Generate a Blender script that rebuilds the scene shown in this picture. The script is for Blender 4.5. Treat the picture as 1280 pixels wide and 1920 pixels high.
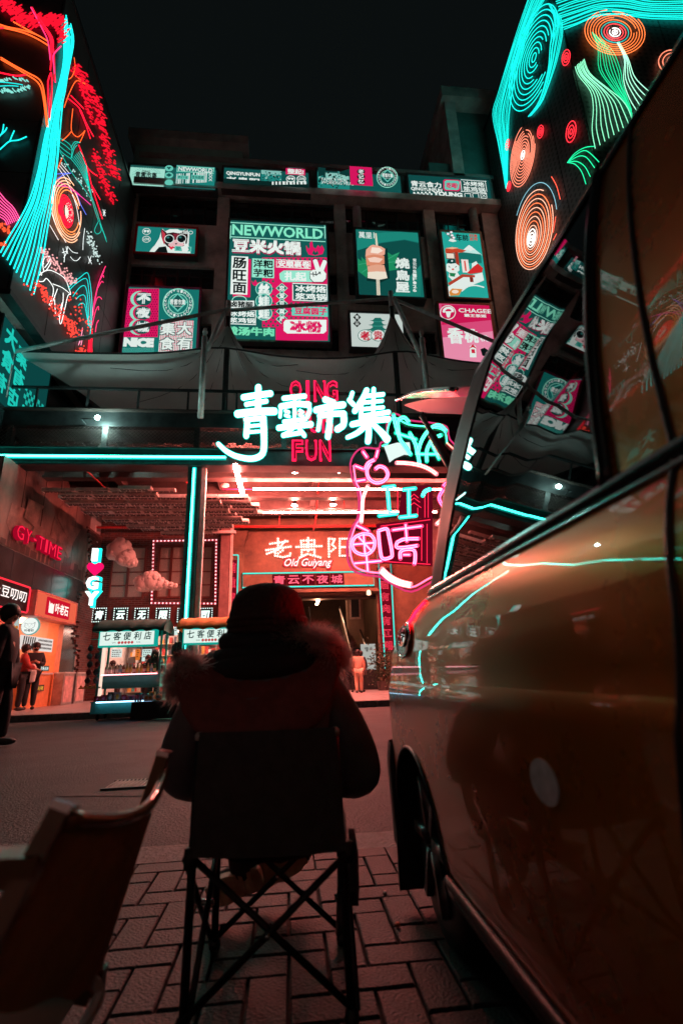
import bpy, math, random
from mathutils import Vector as V, Matrix as MX
random.seed(11)
S = bpy.context.scene
COL = S.collection
for o in list(S.objects):
    bpy.data.objects.remove(o)
PI = math.pi
sin, cos, rad = math.sin, math.cos, math.radians
rnd = random.uniform

# ------------------------------------------------------------------ camera, night sky, exposure
FPX = 961.0                       # focal length in pixels of the 1280x1920 photograph
CAM = V((0, 0, 0.75))
_u = V((-110, 3060, 961)).normalized()            # world up seen from the camera
_s = V((-100, -305.4, 961))
_s = (_s - _u * _s.dot(_u)).normalized()          # street direction seen from the camera
_r = _s.cross(_u)
if _r.x < 0:
    _r = -_r

def _w(d):
    return V((_r.dot(d), _s.dot(d), _u.dot(d)))
cd = bpy.data.cameras.new('camera')
cam = bpy.data.objects.new('camera', cd)
COL.objects.link(cam)
cx, cy, cz = _w(V((1, 0, 0))), _w(V((0, 1, 0))), _w(V((0, 0, -1)))
cam.matrix_world = MX(((cx.x, cy.x, cz.x, CAM.x), (cx.y, cy.y, cz.y, CAM.y), (cx.z, cy.z, cz.z, CAM.z), (0, 0, 0, 1)))
cd.sensor_fit = 'VERTICAL'
cd.sensor_height = 36
cd.lens = 36 * FPX / 1920
cd.clip_start = 0.02
cd.clip_end = 2000
cd.dof.use_dof = True
cd.dof.focus_distance = 6.0
cd.dof.aperture_fstop = 2.8
S.camera = cam

W = bpy.data.worlds.new('World')
S.world = W
W.use_nodes = True
_bg = W.node_tree.nodes['Background']
_sky = W.node_tree.nodes.new('ShaderNodeTexSky')
_sky.sky_type = 'NISHITA'
_sky.sun_disc = False
_sky.sun_elevation = rad(2)
_sky.sun_rotation = rad(200)
_mx = W.node_tree.nodes.new('ShaderNodeMixRGB')     # an overcast city night: mostly an even, faint grey-green glow
_mx.inputs['Fac'].default_value = 0.004
_mx.inputs['Color1'].default_value = (0.046, 0.066, 0.068, 1)
W.node_tree.links.new(_sky.outputs[0], _mx.inputs['Color2'])
W.node_tree.links.new(_mx.outputs[0], _bg.inputs['Color'])
_bg.inputs['Strength'].default_value = 0.066

S.render.engine = 'CYCLES'
S.view_settings.view_transform = 'Standard'
S.view_settings.look = 'None'
S.view_settings.exposure = 0
S.view_settings.gamma = 1
S.cycles.use_denoising = True
S.cycles.max_bounces = 6
S.cycles.diffuse_bounces = 3
S.cycles.glossy_bounces = 3
S.cycles.transparent_max_bounces = 8
S.cycles.sample_clamp_indirect = 3
S.cycles.sample_clamp_direct = 0
S.cycles.caustics_reflective = False
S.cycles.caustics_refractive = False

# ------------------------------------------------------------------ picking points: photograph pixel -> point on a real plane
def ray(px, py):
    return _w(V((px - 640, 960 - py, FPX)))

def PY(px, py, Y):
    d = ray(px, py)
    return CAM + d * (Y / d.y)

def PX(px, py, X):
    d = ray(px, py)
    return CAM + d * (X / d.x)

def PZ(px, py, Z):
    d = ray(px, py)
    return CAM + d * ((Z - CAM.z) / d.z)

# ------------------------------------------------------------------ materials
def lin(h):
    c = [int(h[i:i + 2], 16) / 255 for i in (1, 3, 5)]
    return [x / 12.92 if x <= 0.04045 else ((x + 0.055) / 1.055) ** 2.4 for x in c]
_M = {}

def EM(h, k=1.0, light=False):
    """something that gives off light: neon, lamp, backlit print"""
    key = (h, k, light)
    if key in _M:
        return _M[key]
    m = bpy.data.materials.new('glow')
    m.use_nodes = True
    n = m.node_tree.nodes
    n.clear()
    e = n.new('ShaderNodeEmission')
    e.inputs[0].default_value = (*lin(h), 1)
    e.inputs[1].default_value = k
    o = n.new('ShaderNodeOutputMaterial')
    m.node_tree.links.new(e.outputs[0], o.inputs[0])
    m.cycles.emission_sampling = 'AUTO' if light else 'NONE'
    _M[key] = m
    return m

def MAT(name, c, rough=0.6, metal=0.0, var=0.25, scale=6.0, bump=0.0, bscale=40.0, coat=0.0, spec=0.5, c2=None, detail=6, stretch=(1, 1, 1), stain=0):
    if name in _M:
        return _M[name]
    m = bpy.data.materials.new(name)
    m.use_nodes = True
    nt = m.node_tree
    b = nt.nodes['Principled BSDF']
    b.inputs['Roughness'].default_value = rough
    b.inputs['Metallic'].default_value = metal
    b.inputs['Coat Weight'].default_value = coat
    b.inputs['Coat Roughness'].default_value = 0.015
    b.inputs['Specular IOR Level'].default_value = spec
    tc = nt.nodes.new('ShaderNodeTexCoord')
    mp = nt.nodes.new('ShaderNodeMapping')
    mp.inputs['Scale'].default_value = stretch
    nt.links.new(tc.outputs['Object'], mp.inputs[0])
    if var:
        nz = nt.nodes.new('ShaderNodeTexNoise')
        nz.inputs['Scale'].default_value = scale
        nz.inputs['Detail'].default_value = detail
        nz.inputs['Roughness'].default_value = 0.65
        nt.links.new(mp.outputs[0], nz.inputs['Vector'])
        r = nt.nodes.new('ShaderNodeValToRGB')
        r.color_ramp.elements[0].position = 0.3
        r.color_ramp.elements[1].position = 0.7
        a = c2 or [x * (1 - var) for x in c]
        z = [min(1, x * (1 + var)) for x in c]
        r.color_ramp.elements[0].color = (*a, 1)
        r.color_ramp.elements[1].color = (*z, 1)
        nt.links.new(nz.outputs[0], r.inputs[0])
        nt.links.new(r.outputs[0], b.inputs['Base Color'])
        r2 = nt.nodes.new('ShaderNodeMapRange')
        r2.inputs['To Min'].default_value = max(0.02, rough * 0.8)
        r2.inputs['To Max'].default_value = min(1, rough * 1.2)
        nt.links.new(nz.outputs[0], r2.inputs[0])
        nt.links.new(r2.outputs[0], b.inputs['Roughness'])
        if stain:
            n3 = nt.nodes.new('ShaderNodeTexNoise')
            n3.inputs['Scale'].default_value = stain
            n3.inputs['Detail'].default_value = 9
            n3.inputs['Roughness'].default_value = .7
            nt.links.new(mp.outputs[0], n3.inputs['Vector'])
            r3 = nt.nodes.new('ShaderNodeValToRGB')
            r3.color_ramp.elements[0].position = .38
            r3.color_ramp.elements[0].color = (.42, .42, .42, 1)
            r3.color_ramp.elements[1].position = .6
            mu = nt.nodes.new('ShaderNodeMixRGB')
            mu.blend_type = 'MULTIPLY'
            mu.inputs[0].default_value = 1
            nt.links.new(n3.outputs[0], r3.inputs[0])
            nt.links.new(r.outputs[0], mu.inputs[1])
            nt.links.new(r3.outputs[0], mu.inputs[2])
            nt.links.new(mu.outputs[0], b.inputs['Base Color'])
    else:
        b.inputs['Base Color'].default_value = (*c, 1)
    if bump:
        n2 = nt.nodes.new('ShaderNodeTexNoise')
        n2.inputs['Scale'].default_value = bscale
        n2.inputs['Detail'].default_value = 5
        nt.links.new(mp.outputs[0], n2.inputs['Vector'])
        bp = nt.nodes.new('ShaderNodeBump')
        bp.inputs['Strength'].default_value = bump
        bp.inputs['Distance'].default_value = 0.02
        nt.links.new(n2.outputs[0], bp.inputs['Height'])
        nt.links.new(bp.outputs[0], b.inputs['Normal'])
    _M[name] = m
    return m

def BRICK(name, c1, c2, mortar, scale, bw=0.5, rh=0.25, rough=0.8, ms=0.02, axes='xz'):
    m = bpy.data.materials.new(name)
    m.use_nodes = True
    nt = m.node_tree
    b = nt.nodes['Principled BSDF']
    b.inputs['Roughness'].default_value = rough
    tc = nt.nodes.new('ShaderNodeTexCoord')
    sx = nt.nodes.new('ShaderNodeSeparateXYZ')
    cb = nt.nodes.new('ShaderNodeCombineXYZ')
    nt.links.new(tc.outputs['Object'], sx.inputs[0])
    nt.links.new(sx.outputs['xyz'.index(axes[0])], cb.inputs[0])
    nt.links.new(sx.outputs['xyz'.index(axes[1])], cb.inputs[1])
    t = nt.nodes.new('ShaderNodeTexBrick')
    t.inputs['Color1'].default_value = (*c1, 1)
    t.inputs['Color2'].default_value = (*c2, 1)
    t.inputs['Mortar'].default_value = (*mortar, 1)
    t.inputs['Scale'].default_value = scale
    t.inputs['Mortar Size'].default_value = ms
    t.inputs['Brick Width'].default_value = bw
    t.inputs['Row Height'].default_value = rh
    nt.links.new(cb.outputs[0], t.inputs['Vector'])
    nz = nt.nodes.new('ShaderNodeTexNoise')
    nz.inputs['Scale'].default_value = 3
    nz.inputs['Detail'].default_value = 8
    nt.links.new(tc.outputs['Object'], nz.inputs['Vector'])
    mm = nt.nodes.new('ShaderNodeMixRGB')
    mm.blend_type = 'MULTIPLY'
    mm.inputs[0].default_value = 0.8
    rp = nt.nodes.new('ShaderNodeValToRGB')
    rp.color_ramp.elements[0].position = 0.3
    rp.color_ramp.elements[0].color = (0.35, 0.33, 0.33, 1)
    nt.links.new(nz.outputs[0], rp.inputs[0])
    nt.links.new(t.outputs[0], mm.inputs[1])
    nt.links.new(rp.outputs[0], mm.inputs[2])
    nt.links.new(mm.outputs[0], b.inputs['Base Color'])
    bp = nt.nodes.new('ShaderNodeBump')
    bp.inputs['Strength'].default_value = 0.8
    bp.inputs['Distance'].default_value = 0.02
    iv = nt.nodes.new('ShaderNodeMath')
    iv.operation = 'SUBTRACT'
    iv.inputs[0].default_value = 1
    nt.links.new(t.outputs['Fac'], iv.inputs[1])
    nt.links.new(iv.outputs[0], bp.inputs['Height'])
    nt.links.new(bp.outputs[0], b.inputs['Normal'])
    return m

def GLASS(name, tint, see, rough=0.05):
    """tinted pane: mostly see-through, with a mirror sheen"""
    m = bpy.data.materials.new(name)
    m.use_nodes = True
    nt = m.node_tree
    nt.nodes.clear()
    t = nt.nodes.new('ShaderNodeBsdfTransparent')
    t.inputs[0].default_value = (*tint, 1)
    g = nt.nodes.new('ShaderNodeBsdfGlossy')
    g.inputs['Roughness'].default_value = rough
    f = nt.nodes.new('ShaderNodeFresnel')
    f.inputs[0].default_value = 1.45
    mx = nt.nodes.new('ShaderNodeMixShader')
    o = nt.nodes.new('ShaderNodeOutputMaterial')
    nt.links.new(f.outputs[0], mx.inputs[0])
    nt.links.new(t.outputs[0], mx.inputs[1])
    nt.links.new(g.outputs[0], mx.inputs[2])
    nt.links.new(mx.outputs[0], o.inputs[0])
    return m

# ------------------------------------------------------------------ mesh builder
_TX = {}

def glyphs(body, bold=0.0, res=2, shear=0.0):
    key = (body, bold, res, shear)
    if key in _TX:
        return _TX[key]
    c = bpy.data.curves.new('t', 'FONT')
    c.body = body
    c.offset = bold
    c.resolution_u = res
    c.shear = shear
    c.space_line = 1.0
    o = bpy.data.objects.new('t', c)
    TMP.collection.objects.link(o)
    with bpy.context.temp_override(scene=TMP, view_layer=TMP.view_layers[0]):
        dg = bpy.context.evaluated_depsgraph_get()
    m = bpy.data.meshes.new_from_object(o.evaluated_get(dg))
    vs = [(v.co.x, v.co.y) for v in m.vertices]
    fs = [tuple(p.vertices) for p in m.polygons]
    bpy.data.objects.remove(o)
    bpy.data.meshes.remove(m)
    bpy.data.curves.remove(c)
    if not vs:
        _TX[key] = ([], [], (0, 0, 1, 1))
        return _TX[key]
    xs, ys = [v[0] for v in vs], [v[1] for v in vs]
    _TX[key] = (vs, fs, (min(xs), min(ys), max(xs), max(ys)))
    return _TX[key]
TMP = bpy.data.scenes.new('type_setting')

def smooth(pts, k=4, closed=False):
    """Catmull-Rom through 2D or 3D points"""
    n = len(pts)
    if n < 3:
        return list(pts)
    out = []
    rng = range(n if closed else n - 1)
    for i in rng:
        p0 = pts[(i - 1) % n] if closed or i > 0 else pts[i]
        p1, p2 = pts[i], pts[(i + 1) % n]
        p3 = pts[(i + 2) % n] if closed or i + 2 < n else p2
        for j in range(k):
            t = j / k
            out.append(tuple(0.5 * (2 * b + (c - a) * t + (2 * a - 5 * b + 4 * c - d) * t * t + (3 * b - a - 3 * c + d) * t ** 3)
                             for a, b, c, d in zip(p0, p1, p2, p3)))
    if not closed:
        out.append(tuple(pts[-1]))
    return out

class B:
    def __init__(self):
        self.v, self.f, self.m = [], [], []

    def add(self, vs, fs, m=0):
        k = len(self.v)
        self.v += [tuple(p) for p in vs]
        self.f += [tuple(i + k for i in f) for f in fs]
        self.m += [m] * len(fs)
        return self

    def bx(self, x0, x1, y0, y1, z0, z1, m=0):
        vs = [(x, y, z) for z in (z0, z1) for y in (y0, y1) for x in (x0, x1)]
        return self.add(vs, [(0, 2, 3, 1), (4, 5, 7, 6), (0, 1, 5, 4), (2, 6, 7, 3), (0, 4, 6, 2), (1, 3, 7, 5)], m)

    def box(self, c, s, R=None, m=0):
        vs = []
        for z in (-.5, .5):
            for y in (-.5, .5):
                for x in (-.5, .5):
                    p = V((x * s[0], y * s[1], z * s[2]))
                    if R:
                        p = R @ p
                    vs.append(p + V(c))
        return self.add(vs, [(0, 2, 3, 1), (4, 5, 7, 6), (0, 1, 5, 4), (2, 6, 7, 3), (0, 4, 6, 2), (1, 3, 7, 5)], m)

    def bar(self, a, b, w, h=None, m=0, up=(0, 0, 1)):
        """rectangular bar from a to b"""
        a, b = V(a), V(b)
        h = h or w
        d = (b - a)
        L = d.length
        if L < 1e-6:
            return self
        d /= L
        s = d.cross(V(up))
        if s.length < 1e-3:
            s = d.cross(V((1, 0, 0)))
        s.normalize()
        t = s.cross(d)
        vs = [p + s * (i * w / 2) + t * (j * h / 2) for p in (a, b) for i, j in ((-1, -1), (1, -1), (1, 1), (-1, 1))]
        return self.add(vs, [(3, 2, 1, 0), (4, 5, 6, 7), (0, 1, 5, 4), (1, 2, 6, 5), (2, 3, 7, 6), (3, 0, 4, 7)], m)

    def tube(self, pts, r, n=6, m=0, closed=False, caps=True):
        P = [V(p) for p in pts]
        N = len(P)
        if N < 2:
            return self
        R = r if isinstance(r, (list, tuple)) else [r] * N
        k = len(self.v)
        ref = None
        for i in range(N):
            if closed:
                d = P[(i + 1) % N] - P[i - 1]
            else:
                d = P[min(i + 1, N - 1)] - P[max(i - 1, 0)]
            if d.length < 1e-9:
                d = V((0, 0, 1))
            d.normalize()
            if ref is None:
                ref = d.orthogonal().normalized()
            ref = (ref - d * ref.dot(d))
            if ref.length < 1e-6:
                ref = d.orthogonal()
            ref.normalize()
            q = d.cross(ref)
            for j in range(n):
                a = 2 * PI * j / n
                self.v.append(tuple(P[i] + (ref * cos(a) + q * sin(a)) * R[i]))
        for i in range(N if closed else N - 1):
            a0, b0 = k + i * n, k + ((i + 1) % N) * n
            for j in range(n):
                self.f.append((a0 + j, a0 + (j + 1) % n, b0 + (j + 1) % n, b0 + j))
                self.m.append(m)
        if caps and not closed:
            self.f.append(tuple(k + j for j in reversed(range(n))))
            self.f.append(tuple(k + (N - 1) * n + j for j in range(n)))
            self.m += [m, m]
        return self

    def ball(self, c, r, seg=8, rings=5, m=0, R=None):
        r = (r, r, r) if not isinstance(r, (tuple, list)) else r
        c = V(c)
        vs = [V((0, 0, r[2]))]
        for i in range(1, rings):
            a = PI * i / rings
            for j in range(seg):
                b = 2 * PI * j / seg
                vs.append(V((r[0] * sin(a) * cos(b), r[1] * sin(a) * sin(b), r[2] * cos(a))))
        vs.append(V((0, 0, -r[2])))
        if R:
            vs = [R @ p for p in vs]
        vs = [p + c for p in vs]
        fs = [(0, 1 + j, 1 + (j + 1) % seg) for j in range(seg)]
        for i in range(rings - 2):
            a = 1 + i * seg
            for j in range(seg):
                fs.append((a + j, a + seg + j, a + seg + (j + 1) % seg, a + (j + 1) % seg))
        a = 1 + (rings - 2) * seg
        fs += [(a + j, len(vs) - 1, a + (j + 1) % seg) for j in range(seg)]
        return self.add(vs, fs, m)

    def lathe(self, c, prof, n=16, m=0, axis=(0, 0, 1), sy=1.0):
        ax = V(axis).normalized()
        e = ax.orthogonal().normalized()
        if abs(ax.z) > .99:
            e = V((1, 0, 0))
        g = ax.cross(e)
        c = V(c)
        vs = [c + ax * h + e * (r * cos(2 * PI * j / n)) + g * (r * sy * sin(2 * PI * j / n)) for r, h in prof for j in range(n)]
        fs = []
        for i in range(len(prof) - 1):
            for j in range(n):
                fs.append((i * n + j, i * n + (j + 1) % n, (i + 1) * n + (j + 1) % n, (i + 1) * n + j))
        fs.append(tuple(reversed(range(n))))
        fs.append(tuple((len(prof) - 1) * n + j for j in range(n)))
        return self.add(vs, fs, m)

    def prism(self, poly, n, d, m=0):
        """3D polygon pushed by d along n"""
        P = [V(p) for p in poly]
        n = V(n).normalized() * d
        k = len(P)
        vs = P + [p + n for p in P]
        fs = [tuple(range(k)), tuple(reversed(range(k, 2 * k)))]
        fs += [(i, i + k, (i + 1) % k + k, (i + 1) % k) for i in range(k)]
        return self.add(vs, fs, m)

    def text(self, body, O, ux, uy, w, h, bold=0.0, depth=0.0, m=0, res=2, shear=0.0, keep=False):
        """lettering fitted into a w x h box whose lower left corner is O"""
        heavy = 0
        if bold > .0 and any(ord(ch) > 0x2e80 for ch in body):
            heavy, bold = bold * .55, 0.0
        vs, fs, (x0, y0, x1, y1) = glyphs(body, bold, res, shear)
        if not vs:
            return self
        if heavy:
            e = heavy
            x0, y0, x1, y1 = x0 - e, y0 - e, x1 + e, y1 + e
            k0 = len(vs)
            off = ((-e, -e), (e, -e), (-e, e), (e, e))
            fs = [tuple(i + q * k0 for i in f) for q in range(4) for f in fs]
            vs = [(x + a, y + c) for a, c in off for x, y in vs]
        O, ux, uy = V(O), V(ux).normalized(), V(uy).normalized()
        sx, sy = w / (x1 - x0), h / (y1 - y0)
        if keep:
            sx = sy = min(sx, sy)
        n = ux.cross(uy)
        F = [O + ux * ((x - x0) * sx) + uy * ((y - y0) * sy) for x, y in vs]
        if depth:
            k = len(F)
            cnt = {}
            for f in fs:
                for a, b in zip(f, f[1:] + f[:1]):
                    cnt[(a, b)] = 1
            side = [(a, b, b + k, a + k) for (a, b) in cnt if (b, a) not in cnt]
            G = [p + n * depth for p in F]
            return self.add(F + G, [tuple(reversed(f)) for f in fs] + [tuple(i + k for i in f) for f in fs] + side, m)
        return self.add(F, fs, m)

    def stroke(self, pts, w, mp, n, d, m=0, k=4):
        """a brush stroke in pixel space laid on a plane (mp) and pushed out by d along n"""
        if len(pts) > 2:
            pts = smooth(pts, k)
        N = len(pts)
        ws = w if isinstance(w, (list, tuple)) else [w, w]
        wl = lambda i: (ws[0] + (ws[-1] - ws[0]) * i / (N - 1)) / 2
        L, R = [], []
        for i in range(N):
            a, b = pts[max(i - 1, 0)], pts[min(i + 1, N - 1)]
            dx, dy = b[0] - a[0], b[1] - a[1]
            l = math.hypot(dx, dy) or 1
            dx, dy = dx / l, dy / l
            L.append((pts[i][0] - dy * wl(i), pts[i][1] + dx * wl(i)))
            R.append((pts[i][0] + dy * wl(i), pts[i][1] - dx * wl(i)))
            if i == 0:
                d0 = (dx, dy)
            d1 = (dx, dy)

        def cap(p, dr, r):
            a0 = math.atan2(dr[1], dr[0])
            return [(p[0] + r * cos(a0 + t), p[1] + r * sin(a0 + t)) for t in (PI / 3, PI / 9, -PI / 9, -PI / 3)]
        poly = L + cap(pts[-1], d1, wl(N - 1)) + R[::-1] + cap(pts[0], (-d0[0], -d0[1]), wl(0))
        return self.prism([mp(*q) for q in poly], n, d, m)

    def build(self, name, mats, parent=None, sm=False, loc=None):
        me = bpy.data.meshes.new(name)
        me.from_pydata(self.v, [], self.f)
        mats = mats if isinstance(mats, (list, tuple)) else [mats]
        for x in mats:
            me.materials.append(x)
        if len(mats) > 1:
            me.polygons.foreach_set('material_index', self.m)
        if sm:
            me.polygons.foreach_set('use_smooth', [True] * len(me.polygons))
        me.update()
        o = bpy.data.objects.new(name, me)
        COL.objects.link(o)
        if loc:
            o.location = loc
        if parent:
            o.parent = parent
            if not parent.get('local'):
                w = V((0, 0, 0))
                p = parent
                while p:
                    w += p.location + p.matrix_parent_inverse.translation
                    p = p.parent
                o.matrix_parent_inverse = MX.Translation(-w)
        return o

def tag(o, label=None, cat=None, group=None, kind=None):
    for k, x in (('label', label), ('category', cat), ('group', group), ('kind', kind)):
        if x:
            o[k] = x
    return o

def thing(name, label, cat, loc=(0, 0, 0), group=None, local=False, rz=0):
    """an Empty at the base of a thing; its parts are children. local: parts are modelled round the Empty"""
    o = bpy.data.objects.new(name, None)
    o.empty_display_size = 0.1
    COL.objects.link(o)
    o.location = loc
    o.rotation_euler = (0, 0, rz)
    if local:
        o['local'] = 1
    return tag(o, label, cat, group)

def copy_thing(root, loc, rz=None, label=None):
    def cp(o, par):
        c = o.copy()
        COL.objects.link(c)
        if par:
            c.parent = par
        for ch in o.children:
            cp(ch, c)
        return c
    r = cp(root, None)
    r.location = loc
    if rz is not None:
        r.rotation_euler = (0, 0, rz)
    if label:
        r['label'] = label
    return r
NY = V((0, -1, 0))     # faces the street
NX = V((1, 0, 0))      # faces right
EX, EY, EZ = V((1, 0, 0)), V((0, 1, 0)), V((0, 0, 1))

# ------------------------------------------------------------------ common materials
ASPH = MAT('asphalt', (.044, .051, .057), .62, var=.85, scale=55, bump=1.0, bscale=70, spec=.35, detail=3, stain=1.1)
ASPH2 = MAT('asphalt_patch', (.026, .026, .028), .6, var=.3, scale=12, bump=.8, bscale=190)
PAVE = MAT('paver_concrete', (.028, .036, .041), 0.55, spec=.28, var=.5, scale=60, bump=.5, bscale=110, stain=5)
PAVE2 = MAT('paver_concrete_dark', (.020, .027, .032), 0.55, spec=.28, var=.5, scale=60, bump=.5, bscale=110, stain=4)
PAVE3 = MAT('paver_concrete_warm', (.034, .040, .044), 0.55, spec=.28, var=.5, scale=60, bump=.5, bscale=110, stain=6)
KERB = MAT('kerb_granite', (.17, .16, .16), .7, var=.4, scale=14, bump=.6, bscale=50, c2=[.09, .08, .08])
SOIL = MAT('joint_sand', (.045, .04, .038), .95, var=.3, bump=.5)
TILE = MAT('plaza_stone', (.36, .335, .33), .35, var=.25, scale=3, bump=.1, bscale=20)
CONC = MAT('facade_concrete', (.58, .52, .50), .8, var=.45, scale=.9, bump=.5, bscale=9, c2=[.28, .25, .24], detail=9)
CONC2 = MAT('dark_concrete', (.34, .31, .30), .8, var=.4, scale=1.2, bump=.4, bscale=12, detail=9)
STEEL = MAT('dark_steel', (.045, .05, .052), .4, .6, var=.4, scale=3, bump=.1)
STEELR = MAT('primed_steel', (.085, .065, .06), .5, .2, var=.4, scale=2.5, bump=.15, detail=8)
GALV = MAT('galvanised_steel', (.62, .62, .62), .4, .15, var=.3, scale=4, bump=.1)
CORR = MAT('corrugated_steel', (.15, .135, .13), .45, .3, var=.35, scale=1.5, bump=.1, stretch=(1, .2, 1), detail=8)
PAINTW = MAT('white_plaster', (.62, .58, .55), .7, var=.15, scale=2, bump=.15)
BLK = MAT('matt_black', (.018, .018, .02), .55, var=.2)
BLKG = MAT('gloss_black', (.012, .012, .014), .18, var=.2)
WOODR = MAT('dark_red_wood', (.13, .03, .025), .45, var=.35, scale=8, stretch=(1, 1, .2))
GATEM = MAT('warm_stucco', (.135, .078, .045), .8, var=.35, scale=1.6, bump=.35, bscale=18, c2=[.06, .034, .02], detail=9)
CHROME = MAT('chrome', (.6, .6, .6), .12, 1.0, var=.1)
FABRIC = MAT('canopy_membrane', (.72, .69, .68), .6, var=.2, scale=.8, bump=.2, bscale=30)
_nt = FABRIC.node_tree                                # coated cloth lets some light through
_tl = _nt.nodes.new('ShaderNodeBsdfTranslucent')
_tl.inputs[0].default_value = (.6, .55, .53, 1)
_ms = _nt.nodes.new('ShaderNodeMixShader')
_ms.inputs[0].default_value = .45
_nt.links.new(_nt.nodes['Principled BSDF'].outputs[0], _ms.inputs[1])
_nt.links.new(_tl.outputs[0], _ms.inputs[2])
_nt.links.new(_ms.outputs[0], _nt.nodes['Material Output'].inputs[0])
WINGL = MAT('window_glass', (.015, .018, .02), .08, .0, var=.3, scale=.6, spec=.9)
FACEP = MAT('lightbox_edge', (.12, .12, .125), .4, .4, var=.2)
SKIN = MAT('skin', (.46, .27, .19), .5, var=.12, scale=9)
DKHAIR = MAT('hair', (.018, .013, .012), .45, var=.4, scale=60, bump=.5, bscale=120)

# ------------------------------------------------------------------ the ground
def sheet(name, x0, x1, y0, y1, z, mat, nx=1, ny=1):
    b = B()
    for i in range(nx + 1):
        for j in range(ny + 1):
            b.v.append((x0 + (x1 - x0) * i / nx, y0 + (y1 - y0) * j / ny, z))
    for i in range(nx):
        for j in range(ny):
            a = i * (ny + 1) + j
            b.f.append((a, a + ny + 1, a + ny + 2, a + 1))
            b.m.append(0)
    return tag(b.build(name, mat), kind='structure')
sheet('ground', -400, 400, -400, 400, -.30, SOIL)
sheet('road', -90, 90, 2.85, 12.25, -.008, ASPH)
pvm = sheet('pavement', -60, 60, -30, 2.61, -.018, SOIL)
# herringbone pavers near the camera, each a stone of its own
UN = .106
g = .0035
var_mesh = []
for k, mt in enumerate((PAVE, PAVE2, PAVE3, PAVE)):
    for hz in (0, 1):
        b = B()
        L, H = (2 * UN - 2 * g, UN - 2 * g) if hz else (UN - 2 * g, 2 * UN - 2 * g)
        e = .004
        vs = []
        for (z, s) in ((-.05, 0), (-.004, 0), (0, e)):
            vs += [(-L / 2 + s, -H / 2 + s, z), (L / 2 - s, -H / 2 + s, z), (L / 2 - s, H / 2 - s, z), (-L / 2 + s, H / 2 - s, z)]
        fs = [(8, 9, 10, 11)]
        for r_ in (0, 4):
            for q in range(4):
                fs.append((r_ + q, r_ + (q + 1) % 4, r_ + 4 + (q + 1) % 4, r_ + 4 + q))
        b.add(vs, fs)
        o = b.build('paver', mt)
        var_mesh.append((k, hz, o.data))
        bpy.data.objects.remove(o)
far_b = B()
for j in range(-4, 42):
    for i in range(-36, 36):
        # 90 degree herringbone: a lying stone covers residues 0 and 1, a standing one 3 and 2
        q = (i - j) % 4
        if q == 0:
            hz, cxp, cyp = 1, (i + 1) * UN, (j + .5) * UN
        elif q == 3:
            hz, cxp, cyp = 0, (i + .5) * UN, (j + 1) * UN
        else:
            continue
        cyp += .60
        L, H = (2 * UN, UN) if hz else (UN, 2 * UN)
        if cyp - H / 2 > 2.56 or cyp < .55:
            continue
        if cyp + H / 2 > 2.612:
            B().bx(cxp - L / 2 + g, cxp + L / 2 - g, cyp - H / 2 + g, 2.61, -.05, 0).build('paver', random.choice((PAVE, PAVE2, PAVE3)), pvm)
            continue
        if -1.25 < cxp < .62 and cyp > .98:
            k = random.choice((0, 1, 2, 3))
            me = [x[2] for x in var_mesh if x[0] == k and x[1] == hz][0]
            o = bpy.data.objects.new('paver', me)
            COL.objects.link(o)
            o.parent = pvm
            o.location = (cxp, cyp, rnd(-.0025, .0015))
            o.rotation_euler = (rnd(-.006, .006), rnd(-.006, .006), rnd(-.006, .006))
        else:
            far_b.bx(cxp - L / 2 + g, cxp + L / 2 - g, cyp - H / 2 + g, cyp + H / 2 - g, -.05, rnd(-.003, .001))
tag(far_b.build('paver_field', PAVE2, pvm), kind='stuff')
kn = tag(B().bx(-40, -30, 2.61, 2.85, -.2, 0).bx(30, 40, 2.61, 2.85, -.2, 0).build('kerb_near', KERB), kind='structure')
x = -6.0
while x < 5:
    L = .82
    B().bx(x + .004, x + L - .004, 2.615, 2.85, -.15, rnd(-.002, .003)).build('kerb_stone', KERB, kn)
    x += L
plz = tag(B().bx(-60, 60, 12.45, 60, -.25, .118).build('plaza_floor', SOIL), kind='structure')
# plaza slabs near the kerb and under the canopy
for j, (ya, yb) in enumerate(((12.45, 13.2), (13.2, 14.1), (14.1, 15.1), (15.1, 16.2), (16.2, 17.3), (17.3, 18.4), (18.4, 19.6))):
    x = -9 + (j % 2) * .6
    while x < 6:
        L = 1.2
        B().bx(x + .005, x + L - .005, ya + .005, yb - .005, .10, .13 + rnd(-.001, .001)).build('paving_slab', TILE, plz)
        x += L
kf = tag(B().bx(-60, -14, 12.2, 12.45, -.2, .13).build('kerb_far', KERB), kind='structure')
x = -14.0
while x < 12:
    B().bx(x + .006, x + .994, 12.2, 12.446, -.2, .13 + rnd(-.002, .002)).build('kerb_stone', KERB, kf)
    x += 1.0
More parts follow.
